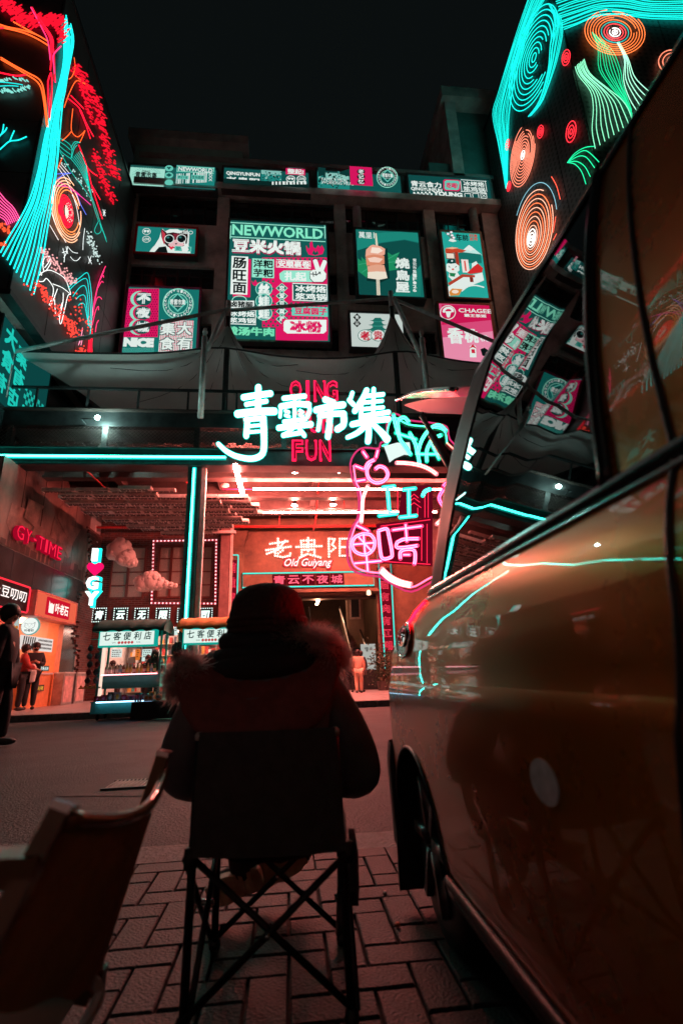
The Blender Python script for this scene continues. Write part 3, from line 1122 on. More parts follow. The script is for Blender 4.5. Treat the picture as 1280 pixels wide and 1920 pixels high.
for x, y in ((870, 915), (890, 905), (895, 925), (905, 940)):
    p.el('#efe6ec', x, y, 9, 7, 8)
p.pg(WH, [(872, 960), (885, 946), (905, 950), (925, 962), (900, 968)])
p.tv('#14302f', '车', 918, 912, 956, 966, .06)
p.tv('#14302f', '前', 958, 920, 996, 962, .06)
p.tv('#cf3a30', '日式', 1004, 918, 1026, 962, .05)
p.tv('#cf3a30', '寿司', 1030, 920, 1052, 962, .05)
p.done()
# pagoda board
p = Poster('white board with a green pagoda half hidden by the canopy peak', Z5, (262, 1410, 590, 1624), '#c9d6d0', k=.9)
for (x, y, ch) in ((300, 1432, '青'), (300, 1472, '云')):
    p.pg(BK, [(x, y - 26), (x + 25, y), (x, y + 24), (x - 25, y)])
    p.t(WH, ch, x - 12, y - 12, x + 12, y + 12, .03)
for (y, w) in ((1450, 50), (1478, 62), (1508, 78)):
    p.pg('#1d6f63', [(430 - w, y + 4), (430 - w * .6, y), (430 - w * .35, y - 14), (430 + w * .35, y - 14), (430 + w * .6, y), (430 + w, y + 4), (430 + w * .6, y + 8), (430 - w * .6, y + 8)])
    p.r('#2f8d7d', 430 - w * .55, y + 8, 430 + w * .55, y + 18)
for (x, ch) in ((350, '老'), (432, '贵'), (514, '阳')):
    p.el('#1d6f63', x, 1550, 46, 38)
    p.el('#e3ebe6', x, 1550, 42, 34)
    p.t('#c8203c', ch, x - 30, 1522, x + 30, 1580, .1)
p.done()
# tea board
p = Poster('pink tea board low on the right with a round white emblem', Z5, (834, 1352, 1158, 1720), '#d64a78', edge=MAT('copper_edge', (.3, .12, .07)))
p.pg('#c81650', [(834, 1352), (1158, 1352), (1158, 1450), (834, 1480)])
p.pg('#e58aa8', [(834, 1560), (1158, 1520), (1158, 1720), (834, 1720)])
p.ring(WH, 872, 1402, 50, 46, 5)
for i in range(9):
    a = PI + PI * i / 8
    p.el(WH, 874 + 27 * cos(a), 1396 + 22 * sin(a), 9, 8, 8)
p.pg(WH, [(852, 1398), (896, 1398), (888, 1412), (882, 1436), (866, 1436), (860, 1412)])
p.t(WH, 'CHAGEE', 938, 1382, 1142, 1408, .02)
p.t(WH, '霸王茶姬', 974, 1416, 1112, 1436, .05)
p.t(WH, '香', 868, 1500, 968, 1604, .07)
p.t(WH, '桃', 974, 1510, 1062, 1598, .07)
p.t(WH, '桃', 1072, 1548, 1126, 1590, .04)
p.pg(WH, [(1008, 1622), (1024, 1608), (1046, 1618), (1050, 1690), (1008, 1690)])
p.pg('#c8203c', [(1004, 1636), (1026, 1606), (1052, 1636), (1026, 1626)])
p.r('#c8203c', 1018, 1640, 1040, 1664)
p.pg(BK, [(1074, 1640), (1100, 1630), (1130, 1650), (1110, 1662), (1120, 1690), (1086, 1680)])
p.done()

# ------------------------------------------------------------------ neon mural walls on the flank buildings
def PERF(name, c, scale):
    """dark sheet pierced by a regular grid of small holes"""
    m = bpy.data.materials.new(name)
    m.use_nodes = True
    nt = m.node_tree
    b = nt.nodes['Principled BSDF']
    b.inputs['Roughness'].default_value = .45
    b.inputs['Metallic'].default_value = .2
    tc = nt.nodes.new('ShaderNodeTexCoord')
    vo = nt.nodes.new('ShaderNodeTexVoronoi')
    vo.inputs['Scale'].default_value = scale
    vo.inputs['Randomness'].default_value = 0
    nt.links.new(tc.outputs['Object'], vo.inputs['Vector'])
    lt = nt.nodes.new('ShaderNodeMath')
    lt.operation = 'GREATER_THAN'
    lt.inputs[1].default_value = .30
    nt.links.new(vo.outputs['Distance'], lt.inputs[0])
    nz = nt.nodes.new('ShaderNodeTexNoise')
    nz.inputs['Scale'].default_value = .7
    nz.inputs['Detail'].default_value = 8
    nt.links.new(tc.outputs['Object'], nz.inputs['Vector'])
    mx = nt.nodes.new('ShaderNodeMixRGB')
    mx.inputs[1].default_value = (c[0] * .05, c[1] * .05, c[2] * .05, 1)
    r = nt.nodes.new('ShaderNodeValToRGB')
    r.color_ramp.elements[0].position = .3
    r.color_ramp.elements[0].color = (*[x * .6 for x in c], 1)
    r.color_ramp.elements[1].position = .7
    r.color_ramp.elements[1].color = (*[x * 1.2 for x in c], 1)
    nt.links.new(nz.outputs[0], r.inputs[0])
    nt.links.new(lt.outputs[0], mx.inputs[0])
    nt.links.new(r.outputs[0], mx.inputs[2])
    nt.links.new(mx.outputs[0], b.inputs['Base Color'])
    return m
PERFM = PERF('perforated_sheet', (.085, .08, .08), 4.0)

def flank(label, X, Yn, Yf, z0, z1, out, seed):
    """a flank building: side wall on plane X facing the plaza, front face at Yn running outwards"""
    t = thing('flank_building', label, 'building', (X, (Yn + Yf) / 2, z0))
    sg = out
    B().bx(min(X + sg * .12, X + sg * 22), max(X + sg * .12, X + sg * 22), Yn + .12, Yf, z0, z1).build('wall', CONC2, t)
    ny, nz = 4, 6
    for i in range(ny):
        for j in range(nz):
            ya, yb = Yn + (Yf - Yn) * i / ny, Yn + (Yf - Yn) * (i + 1) / ny
            za, zb = z0 + (z1 - z0) * j / nz, z0 + (z1 - z0) * (j + 1) / nz
            B().bx(min(X, X + sg * .06), max(X, X + sg * .06), ya + .015, yb - .015, za + .015, zb - .015).build('panel', PERFM, t)
    for i in range(6):
        for j in range(nz):
            xa, xb = X + sg * (.1 + i * 2.1), X + sg * (.1 + (i + 1) * 2.1 - .03)
            za, zb = z0 + (z1 - z0) * j / nz, z0 + (z1 - z0) * (j + 1) / nz
            B().bx(min(xa, xb), max(xa, xb), Yn + .02, Yn + .08, za + .015, zb - .015).build('panel', PERFM, t)
    B().bx(min(X - sg * .05, X + sg * .2), max(X - sg * .05, X + sg * .2), Yn - .03, Yf, z1, z1 + .12).build('coping', STEEL, t)
    B().bx(min(X - sg * .05, X + sg * .25), max(X - sg * .05, X + sg * .25), Yn - .03, Yf, z0 - .16, z0).build('edge_beam', STEEL, t)
    return t
LXW, LYN = -7.1, 11.65
RXW, RYN = 10.72, 12.45
flank('dark flank building on the left carrying the red and cyan neon tree wall', LXW, LYN, 19.5, 10.47, 22.45, -1, 1)
flank('dark flank building on the right carrying the spiral neon wall', RXW, RYN, 19.5, 7.4, 28.7, 1, 2)
B_ = B().bx(-30, -7.62, 12.2, 19.4, 6.9, 10.3)
tag(B_.build('side_block', MAT('dark_glass_wall', (.02, .035, .037), .2, var=.3, scale=.6)), 'dark glass side block under the neon tree wall', 'building')

def ML(px, py):
    """a point on the left mural: side wall right of the corner, front face left of it"""
    if px > 95 - .188 * (py - 130):
        return PX(px, py, LXW + .07)
    return PY(px, py, LYN - .06)

def MR(px, py):
    if px < 1050 + (py - 40) * .25:
        return PX(px, py, RXW - .07)
    return PY(px, py, RYN - .06)
z1_ = lambda p: (p[0] / 4.2667, p[1] / 4.2667)
z2_ = lambda p: (p[0] / 4.2667, 380 + p[1] / 4.2667)
z3_ = lambda p: (880 + p[0] / 3.2, p[1] / 3.2)

def neon(name, label, cat, mp, zf, groups, group=None):
    """groups: list of (colour, strength, radius, [polylines]); every tube a part"""
    first = mp(*zf(groups[0][3][0][0]))
    t = thing(name, label, cat, tuple(first), group)
    for col, k, r, lines in groups:
        for ln in lines:
            pts = smooth(ln, 4) if len(ln) > 2 else ln
            b = B()
            b.tube([mp(*zf(p)) for p in pts], r * .40, 5)
            b.build('neon_tube', EM(col, k * 1.9), t)
    return t

def lerp_lines(A, Bq, n, jit=0):
    """n lines between two boundary polylines with as many points"""
    out = []
    for i in range(n):
        f = i / (n - 1)
        out.append([(a[0] + (c[0] - a[0]) * f + rnd(-jit, jit), a[1] + (c[1] - a[1]) * f + rnd(-jit, jit)) for a, c in zip(A, Bq)])
    return out

def ell(x, y, rx, ry, tilt=0, a0=0, a1=360, n=26):
    c, s_ = cos(rad(tilt)), sin(rad(tilt))
    out = []
    for i in range(n + 1):
        a = rad(a0 + (a1 - a0) * i / n)
        u, v = rx * cos(a), ry * sin(a)
        out.append((x + u * c - v * s_, y + u * s_ + v * c))
    return out

def dots(name, label, mp, pts, col, k, r, group=None, dash=None):
    b = B()
    r *= .72
    for p in pts:
        w = mp(*p)
        if dash:
            q = mp(p[0] + dash[0] * rnd(.6, 1.2), p[1] + dash[1] * rnd(.6, 1.2))
            b.tube([w, q], [r, r * .5], 4)
        else:
            b.ball(w, r, 6, 4)
    return tag(b.build(name, EM(col, k)), label, 'neon lights', group, 'stuff')

def band(path, width, n):
    """n random points scattered along a path"""
    out = []
    for _ in range(n):
        i = random.randrange(len(path) - 1)
        f = random.random()
        a, c = path[i], path[i + 1]
        out.append((a[0] + (c[0] - a[0]) * f + random.gauss(0, width / 2.6), a[1] + (c[1] - a[1]) * f + random.gauss(0, width / 2.6)))
    return out
CY, RD, ORN, TL, PKN = '#18dcd6', '#ff1530', '#ff5a25', '#13a08e', '#ff2f6c'
# left wall: the tree
Lb = [(0, 2015), (75, 1900), (160, 1760), (250, 1580), (310, 1350), (370, 1080), (450, 750), (505, 520), (520, 300), (522, 105)]
Rb = [(270, 2350), (345, 2060), (385, 1800), (432, 1550), (470, 1250), (490, 900), (520, 750), (565, 500), (592, 330), (560, 170)]
tr = lerp_lines(Lb, Rb, 11, 6)
for q in tr:
    q[-1] = (q[-1][0] + rnd(-8, 8), q[-1][1] + rnd(0, 130))
neon('neon_tree', 'tall cyan neon tree trunk climbing the left wall', 'neon mural', ML, z1_, [(CY, 1.25, .042, tr)])
neon('neon_branches', 'red and orange neon branches spreading left of the cyan trunk', 'neon mural', ML, z1_, [
    (RD, 1.2, .05, [[(260, 60), (330, 190), (400, 300), (412, 450), (405, 560)], [(330, 170), (420, 300), (425, 420)], [(410, 580), (385, 680), (400, 940)], [(412, 580), (418, 700), (398, 960)], [(385, 650), (395, 900)], [(0, 580), (130, 605), (220, 595)], [(300, 120), (390, 260), (430, 400), (440, 650)], [(0, 225), (40, 222)]]),
    (PKN, 1.2, .045, [[(490, 370), (430, 440), (432, 520), (445, 660)], [(250, 60), (340, 230), (385, 330), (405, 480)]]),
    (ORN, 1.2, .05, [[(0, 195), (60, 215), (180, 240), (290, 275), (385, 330)], [(0, 215), (180, 258), (300, 310), (390, 365)], [(110, 175), (200, 225), (290, 275)], [(10, 460), (110, 520), (220, 580), (320, 640), (355, 740), (385, 1015)], [(10, 475), (200, 588), (305, 660), (345, 760), (378, 1015)]])])
neon('neon_branches', 'red and salmon neon branches on the right of the cyan trunk', 'neon mural', ML, z1_, [
    (ORN, 1.1, .03, [[(595, 460), (602, 540), (580, 610), (555, 632)], [(515, 860), (555, 750), (608, 650), (660, 660), (700, 684)], [(600, 600), (640, 635), (695, 680)], [(585, 870), (572, 1000), (580, 1060), (620, 1095), (660, 1070), (682, 1045)], [(575, 1050), (540, 1090), (500, 1125)], [(682, 1045), (660, 1100), (640, 1140)], [(500, 1265), (480, 1310), (468, 1345)]]),
    (RD, 1.2, .045, [[(550, 790), (640, 870), (690, 980), (750, 1092)], [(570, 765), (672, 870)], [(640, 880), (690, 1000), (725, 1110)], [(632, 1160), (700, 1340), (740, 1500), (822, 1752)], [(700, 1340), (740, 1380), (782, 1408)], [(735, 1480), (770, 1540), (803, 1596)]])])
dots('neon_leaves', 'mass of short red neon leaf strokes at the top of the left wall', ML, [z1_(p) for p in band([(-30, -20), (60, 60), (130, 120), (230, 165), (330, 175), (420, 150), (470, 190), (500, 320)], 70, 330)], RD, 1.1, .035, dash=(7, -4))
dots('neon_leaves', 'long red neon leaf strokes falling down the far edge of the left wall', ML, [z1_(p) for p in band([(600, 520), (650, 620), (720, 710), (780, 850), (815, 1000), (840, 1150), (880, 1300), (930, 1420)], 46, 300)], RD, 1.1, .04, dash=(4, 3))
dots('neon_leaves', 'inner cascade of red neon leaf strokes beside the bird', ML, [z1_(p) for p in band([(640, 670), (690, 820), (740, 990)], 30, 70) + band([(755, 1200), (790, 1330), (840, 1480), (910, 1610)], 46, 110)], RD, 1.1, .04, dash=(3, 2))
neon('neon_bird', 'dark teal neon crane flying across the left wall', 'neon mural', ML, z1_, [(TL, 1.1, .024, [
    [(440, 1095), (455, 1160), (500, 1220), (570, 1270)], [(440, 1095), (520, 1125), (575, 1180), (570, 1270)], [(455, 1120), (520, 1160), (565, 1200)], [(460, 1150), (510, 1195), (565, 1235)],
    [(570, 1180), (600, 1135), (645, 1140)], [(580, 1200), (605, 1150), (640, 1140)], [(575, 1260), (595, 1190), (620, 1160)],
    [(480, 1210), (570, 1370), (650, 1480), (730, 1590), (760, 1680), (790, 1770)]] + lerp_lines([(570, 1270), (640, 1360), (700, 1480), (740, 1600)], [(640, 1210), (685, 1290), (705, 1420), (740, 1600)], 7) + [[(700, 1480), (760, 1640), (810, 1800), (850, 1910)], [(790, 1770), (758, 1840), (780, 1872), (812, 1845), (800, 1785), (825, 1850), (855, 1935)]])])
dots('neon_bird_spots', 'scatter of tiny white lights on the teal neon crane', ML, [z1_(p) for p in band([(510, 1270), (600, 1370), (680, 1480), (730, 1570)], 50, 34)], '#bfeee6', 1, .03)
sp = [ell(132 * 4.267 - 22 + i * 3, 405 * 4.267 - 48 + i * 2, 118 - i * 10, 262 - i * 23, -9, rnd(0, 90), rnd(300, 360)) for i in range(10)]
neon('neon_spiral', 'orange and cream neon spiral with a red heart on the left wall', 'neon mural', ML, z1_, [('#ffb38a', 1.1, .034, sp[0:3]), ('#ff8a4a', 1.1, .034, sp[3:5]), (RD, 1.2, .06, [ell(528, 1690, 52 - i * 9, 130 - i * 22, -9) for i in range(4)]), ('#ffe0cc', 1.1, .022, [ell(556, 1700, 30 - i * 7, 76 - i * 18, -6) for i in range(4)])])
neon('neon_streaks', 'thin white, blue and magenta neon streaks crossing above the left spiral', 'neon mural', ML, z1_, [
    ('#f0e4e0', 1, .02, [[(475, 1320), (540, 1400), (575, 1460)], [(490, 1310), (560, 1390)], [(470, 1345), (520, 1420), (560, 1500), (610, 1640), (640, 1800)], [(580, 1560), (630, 1660)], [(415, 1700), (450, 1800), (530, 1940)], [(400, 1800), (470, 1920)]]),
    ('#5a6ee0', 1, .024, [[(460, 1392), (560, 1384)], [(460, 1430), (520, 1395), (570, 1385)], [(615, 1550), (650, 1640), (692, 1718)]]),
    ('#e0318c', 1.1, .03, [[(458, 1440), (590, 1530), (660, 1580), (728, 1640)], [(450, 1486), (560, 1500), (640, 1560)]])])
neon('neon_pasture', 'white neon deer standing among red lights at the foot of the left wall', 'neon mural', ML, z2_, [('#eef2ee', 1.05, .024, [
    [(340, 560), (312, 585), (305, 612), (318, 630), (350, 628), (372, 606), (400, 632), (428, 680), (424, 745), (396, 820)], [(340, 560), (365, 545), (410, 542), (488, 580), (530, 622), (555, 690), (567, 732), (545, 745), (520, 850), (490, 968), (478, 925), (505, 800), (508, 722)], [(462, 690), (420, 800), (405, 822)], [(440, 740), (440, 800), (446, 888)], [(425, 650), (500, 680), (565, 732)], [(470, 910), (500, 800)],
    [(352, 545), (345, 490), (360, 440), (402, 428)], [(360, 520), (390, 480), (408, 440)], [(370, 545), (400, 500), (412, 470)], [(352, 490), (338, 460), (350, 425)], [(330, 560), (318, 545)], [(338, 575), (332, 582)]])])
neon('neon_birds', 'small white neon birds and crosses scattered under the left spiral', 'neon mural', ML, z2_, [('#dfe8e6', 1, .02, [
    [(505, 365), (518, 420), (515, 475)], [(545, 350), (530, 410), (512, 440)], [(500, 400), (540, 385)], [(550, 360), (585, 395), (625, 404)], [(565, 432), (590, 460), (620, 462), (645, 435)], [(530, 350), (545, 410)],
    [(706, 430), (735, 490)], [(733, 425), (712, 485)], [(712, 458), (732, 462)], [(825, 55), (845, 108)], [(843, 58), (828, 105)], [(825, 82), (846, 80)], [(680, 205), (668, 300), (665, 378)]])])
neon('neon_mountain', 'teal neon mountain outline near the far lower corner of the left wall', 'neon mural', ML, z2_, [(CY, .85, .026, [
    [(550, 680), (600, 630), (640, 600), (700, 560), (722, 640), (735, 760), (738, 900), (722, 1060)], [(556, 700), (610, 648), (690, 606), (712, 700), (726, 860), (722, 1000)], [(585, 750), (620, 700), (655, 668), (685, 672), (703, 760), (715, 990)], [(612, 772), (640, 745), (680, 745), (696, 840), (708, 985)], [(628, 822), (650, 805), (676, 812), (690, 870), (706, 960)]])])
neon('neon_plant', 'pink neon plant with curled twigs at the far lower corner of the left wall', 'neon mural', ML, z2_, [(PKN, 1.1, .03, [
    [(730, 1000), (745, 860), (775, 700), (810, 590), (846, 508)], [(745, 900), (770, 740), (800, 620), (835, 545)], [(740, 880), (775, 770), (800, 755), (816, 772)], [(740, 980), (765, 870), (788, 830), (790, 860)], [(765, 1035), (775, 970), (790, 940), (780, 960)], [(785, 680), (815, 630), (828, 640)], [(800, 620), (825, 580), (832, 600)]]),
    (RD, 1.1, .05, [[(720, 1240), (728, 1120), (740, 1030)], [(738, 1240), (735, 1120), (745, 1060)], [(705, 1240), (715, 1100)]]), ('#ff8fae', 1, .025, [[(630, 1140), (655, 1050), (662, 1000)], [(650, 1140), (668, 1060)], [(640, 1120), (650, 1080)]])])
dots('neon_lights', 'band of small pale pink lights above the white neon deer', ML, [z2_(p) for p in band([(345, 380), (420, 460), (510, 560), (590, 640)], 46, 120)], '#ffb4b4', 1.1, .036)
dots('neon_lights', 'broad band of red lights below the white neon deer', ML, [z2_(p) for p in band([(290, 655), (380, 760), (480, 880), (560, 980), (620, 1080)], 56, 200) + band([(570, 760), (640, 880), (720, 1010)], 70, 40) + [(195, 655), (225, 665), (257, 735), (272, 716)] + band([(640, 1170), (690, 1230)], 40, 50)], '#ff4a3c', 1.25, .04)
dots('neon_lights', 'slanting cluster of small white lights at the right of the left spiral', ML, [z2_(p) for p in band([(700, 240), (750, 350), (810, 490)], 38, 70)], '#d6efea', 1, .034)
neon('neon_wave', 'pink neon wave lines on the front face left of the cyan trunk', 'neon mural', ML, z1_, [('#ff4f92', 1.2, .03, lerp_lines([(-40, 1490), (40, 1590), (110, 1660), (162, 1755)], [(-60, 1720), (-10, 1730), (40, 1760), (60, 1800)], 8))])
neon('neon_twigs', 'cyan neon twigs on the front face left of the cyan trunk', 'neon mural', ML, z1_, [(CY, 1, .04, [[(-20, 1215), (30, 1170), (80, 1130), (150, 1120), (216, 1092)], [(80, 1130), (100, 1080), (116, 1045)], [(-10, 1100), (20, 1060), (32, 995)], [(0, 1085), (40, 1050), (58, 1020)]])])
dots('neon_fish_scales', 'cyan neon fish of small dashes on the front face left of the trunk', ML, [z1_(p) for p in band([(-20, 640), (100, 625), (240, 640)], 18, 26) + band([(-20, 720), (100, 725), (220, 690)], 24, 40)], '#8ff0e2', 1, .03, dash=(4, 3))
neon('neon_fish', 'cyan neon fish outline on the front face left of the trunk', 'neon mural', ML, z1_, [(CY, .8, .03, [[(-20, 655), (60, 660), (150, 672), (185, 680)], [(-20, 690), (80, 685), (150, 690)]])])
dots('neon_lights', 'cluster of orange red lights low on the front face left of the trunk', ML, [z1_(p) for p in band([(-20, 1790), (70, 1840)], 40, 30) + [(p[0], p[1] + 1621) for p in band([(-10, 330), (50, 330)], 22, 16)]], '#ff5a34', 1.2, .04)

ff = lambda x, y: PY(x, y, LYN - .06)
b = B()
for p in band([(-30, -60), (-160, -20), (-320, 40), (-480, 20)], 40, 140) + band([(-40, 420), (-200, 470), (-420, 450)], 30, 110):
    b.tube([ff(*p), ff(p[0] + 4, p[1] + 3)], .03, 4)
tag(b.build('neon_leaves', EM(RD, 1.5)), 'red neon leaf strokes running on along the front face beyond the left edge', 'neon lights', None, 'stuff')
neon('neon_branches', 'orange neon boughs running on along the front face beyond the left edge', 'neon mural', ff, lambda p: p, [(ORN, 1.2, .05, [[(0, 46), (-120, 20), (-260, 60), (-400, 40)], [(0, 136), (-140, 150), (-300, 120)], [(-60, 20), (-160, -30)]]), (CY, 1.1, .05, [[(-300, 480), (-270, 300), (-285, 100), (-270, -60)], [(-330, 480), (-292, 300), (-300, 100), (-290, -60)]])])

# right wall: spirals and waves
CG, GR = '#14d3c6', '#1ccf8a'
L0 = [(352, -10), (290, 170), (232, 350), (172, 560), (136, 690), (172, 870), (216, 1130)]
L1 = [(452, -10), (372, 140), (310, 330), (262, 520), (236, 690), (232, 830), (222, 1110)]
sp = [ell(385, 345, 24 + 11.5 * i, 62 + 34 * i, 17, rnd(0, 60), rnd(290, 350)) for i in range(9)]
neon('neon_swirl', 'tall cyan neon swirl on the right wall', 'neon mural', MR, z3_, [(CG, 1.2, .045, sp + [ell(385, 345, 10, 30, 17)])])
neon('neon_curtain', 'dense falling cyan neon lines along the roof edge of the right wall', 'neon mural', MR, z3_, [(CG, .95, .04, lerp_lines(L0, L1, 15, 3))])
neon('neon_curtain', 'cyan neon lines bending down beside the corner of the right wall', 'neon mural', MR, z3_, [(CG, .95, .04, lerp_lines([(470, 20), (505, 120), (480, 260), (470, 420), (420, 600), (350, 700)], [(540, 90), (556, 190), (535, 310), (500, 430), (440, 600), (370, 690)], 9, 4))])
neon('neon_sky', 'broad cyan neon bands across the top of the right front face', 'neon mural', MR, z3_, [(CG, .95, .045, lerp_lines([(560, 180), (640, 150), (760, 100), (900, 90), (1100, 112), (1420, 118)], [(520, 10), (640, -30), (800, -60), (950, -50), (1100, -30), (1420, -40)], 13, 5))])
rs = []
for i in range(11):
    rs.append(ell(870, 193, 16 + 16.5 * i, 13 + 12.2 * i, 8, rnd(0, 360), rnd(560, 700)))
neon('neon_rosette', 'large orange neon rosette with a white centre on the right front face', 'neon mural', MR, z3_, [('#f4f0ea', 1.2, .04, rs[0:2] + [ell(870, 193, 6, 5)]), ('#ff4a50', 1.1, .035, rs[2:4]), ('#19b6ac', 1, .03, rs[4:5]), ('#ff7a3c', 1.1, .035, rs[5:11])])
for (x, y, rx, ry, w) in ((577, 345, 23, 48, 'near the top of the right wall beside the corner'), (423, 790, 17, 39, 'above the middle spiral of the right wall'), (607, 790, 28, 65, 'above the green neon leaf on the right wall'), (226, 868, 10, 33, 'at the roof edge of the right wall, upper of two'), (234, 1118, 10, 30, 'at the roof edge of the right wall, lower of two')):
    neon('neon_ring', 'small red neon ring ' + w, 'neon mural', MR, z3_, [('#ff2d3a', 1.2, .038, [ell(x, y, rx, ry, 10), ell(x, y, rx * .6, ry * .6, 10), ell(x, y, rx * .25, ry * .25, 10)])], 'small red neon rings')
neon('neon_spiral', 'middle orange neon spiral halfway down the right wall', 'neon mural', MR, z3_, [('#fff0e4', 1.3, .04, [ell(318, 930, 4, 12, 12), ell(318, 930, 9, 28, 12)]), ('#ff8d70', 1.1, .032, [ell(318, 932, 14 + 6.6 * i, 44 + 18.5 * i, 10, rnd(0, 360), rnd(560, 690)) for i in range(9)])])
neon('neon_spiral', 'lowest and largest orange neon spiral on the right wall beside the van roof', 'neon mural', MR, z3_, [('#fff4ea', 1.4, .05, [ell(370, 1430, 6, 14, 10), ell(370, 1430, 14, 34, 10), ell(370, 1428, 22, 54, 10)]), ('#ffb89a', 1.1, .034, [ell(372 + 2 * i, 1425 - 6 * i, 30 + 9.5 * i, 74 + 21 * i, 9, rnd(0, 360), rnd(600, 700)) for i in range(0, 9, 2)]), ('#ff7a4a', 1.1, .034, [ell(372 + 2 * i, 1425 - 6 * i, 30 + 9.5 * i, 74 + 21 * i, 9, rnd(0, 360), rnd(600, 700)) for i in range(1, 9, 2)]), ('#7fb8c8', .9, .03, [ell(392, 1385, 126, 292, 8, 195, 330)]), ('#ff5a44', 1.1, .035, [[(490, 1060), (520, 1115), (542, 1195)], [(515, 1300), (500, 1395)], [(520, 1402), (500, 1440)]])])
neon('neon_waves', 'pale green neon waves nearest the corner on the right front face', 'neon mural', MR, z3_, [('#7fe0b0', 1.1, .03, lerp_lines([(632, 400), (655, 455), (725, 548), (738, 650), (732, 780), (750, 890)], [(686, 355), (722, 440), (830, 530), (905, 592), (950, 650), (980, 725)], 9, 3))])
neon('neon_waves', 'deep green neon waves hanging below the orange rosette', 'neon mural', MR, z3_, [(GR, .9, .03, lerp_lines([(735, 192), (765, 290), (775, 420), (860, 540), (930, 620), (975, 710)], [(742, 200), (850, 300), (905, 420), (915, 500), (950, 600), (968, 660)], 8, 3))])
neon('neon_waves', 'white green neon waves falling beside the van roof on the right front face', 'neon mural', MR, z3_, [('#9be8c4', 1.1, .03, lerp_lines([(882, 255), (925, 360), (920, 480), (960, 590), (1010, 680)], [(892, 250), (950, 350), (985, 450), (1030, 510), (1090, 560)], 5, 3))])
neon('neon_leaf', 'green neon leaf beside the van roof on the right wall', 'neon mural', MR, z3_, [(GR, 1.1, .034, [[(585, 975), (630, 920), (690, 885), (748, 878)], [(585, 975), (640, 925), (700, 905), (775, 972)], [(585, 975), (650, 938), (700, 945), (748, 1006)], [(585, 975), (640, 968), (690, 1000), (722, 1060)], [(585, 975), (630, 985), (670, 1030), (696, 1104)]])])
neon('neon_arcs', 'orange neon arcs at the right edge of the right front face', 'neon mural', MR, z3_, [('#ff8a6a', 1, .04, [ell(1210, 370, 78, 70, 0, 120, 270, 12), ell(1215, 370, 58, 52, 0, 120, 270, 12), ell(1218, 370, 36, 34, 0, 120, 270, 12)])])
# green reflection of the boards low on the left, painted as a glowing panel
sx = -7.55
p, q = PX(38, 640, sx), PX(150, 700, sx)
b0 = thing('board_reflection', 'green lit board with mirrored writing under the neon tree wall', 'advertising board', (sx, (p.y + q.y) / 2, 8.0))
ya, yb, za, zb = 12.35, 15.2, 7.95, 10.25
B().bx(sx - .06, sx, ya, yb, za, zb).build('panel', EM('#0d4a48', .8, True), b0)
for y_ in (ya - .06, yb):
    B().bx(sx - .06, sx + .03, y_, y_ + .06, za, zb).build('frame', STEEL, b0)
b = B()
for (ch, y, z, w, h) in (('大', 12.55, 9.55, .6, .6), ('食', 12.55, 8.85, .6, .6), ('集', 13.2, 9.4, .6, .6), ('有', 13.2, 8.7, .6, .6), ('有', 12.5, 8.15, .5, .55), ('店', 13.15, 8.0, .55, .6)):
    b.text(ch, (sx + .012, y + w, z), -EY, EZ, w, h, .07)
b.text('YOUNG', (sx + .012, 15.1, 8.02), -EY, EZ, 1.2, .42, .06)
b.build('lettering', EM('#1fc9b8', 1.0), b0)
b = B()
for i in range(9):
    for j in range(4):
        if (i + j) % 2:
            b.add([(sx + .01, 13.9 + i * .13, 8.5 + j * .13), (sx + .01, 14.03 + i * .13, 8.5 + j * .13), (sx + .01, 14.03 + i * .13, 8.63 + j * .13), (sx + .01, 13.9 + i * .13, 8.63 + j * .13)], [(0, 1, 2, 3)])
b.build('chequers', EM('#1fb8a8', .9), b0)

# ------------------------------------------------------------------ terrace in front of the facade
TY = 13.2
ter = thing('terrace', 'dark steel terrace deck with a cyan lit front beam over the plaza', 'terrace', (0, TY, 0.13))
B().bx(-14, 14, TY, TY + .32, 6.26, 6.72).build('front_beam', STEEL, ter)
B().bx(-14, 14, TY - .09, TY + .42, 6.72, 6.75).bx(-14, 14, TY - .09, TY + .42, 6.23, 6.26).build('flange', STEEL, ter)
zt = PY(200, 856, TY - .06).z
lx0, lx1 = -9.0, PY(424, 852, TY).x
nb_ = tag(B().tube([(lx0, TY - .07, zt), (lx1, TY - .07, zt)], .030, 8).build('neon_tube', EM('#30ffe0', 24, True)), 'long white cyan neon line along the terrace front beam', 'neon light')
B().bx(lx0, lx1, TY - .05, TY - .012, zt - .062, zt + .062).build('neon_housing', EM('#0fb9ac', 1.1, True), nb_)
B().bx(-14, 14, TY + .05, TY + .25, 7.42, 7.98).build('deck_edge', STEEL, ter)
B().bx(-14, 14, TY - .02, TY + .05, 7.86, 7.92).build('trim', STEELR, ter)
B().bx(-14, 14, TY + .26, 19.0, 7.45, 7.75).build('deck_slab', CONC2, ter)
for xx in (-7.4, -4.95, -2.5, -.1, 2.3, 4.7, 7.1):
    B().bx(xx - .07, xx + .07, TY + .06, TY + .22, 6.755, 7.415).build('stub_post', STEEL, ter)
# chain link between the beams
b = B()
x = -8.4
while x < 7.6:
    b.bar((x, TY + .03, 6.76), (x + .66, TY + .03, 7.42), .008)
    b.bar((x + .66, TY + .04, 6.76), (x, TY + .04, 7.42), .008)
    x += .11
tag(b.build('chain_link', STEELR, ter), kind='stuff')
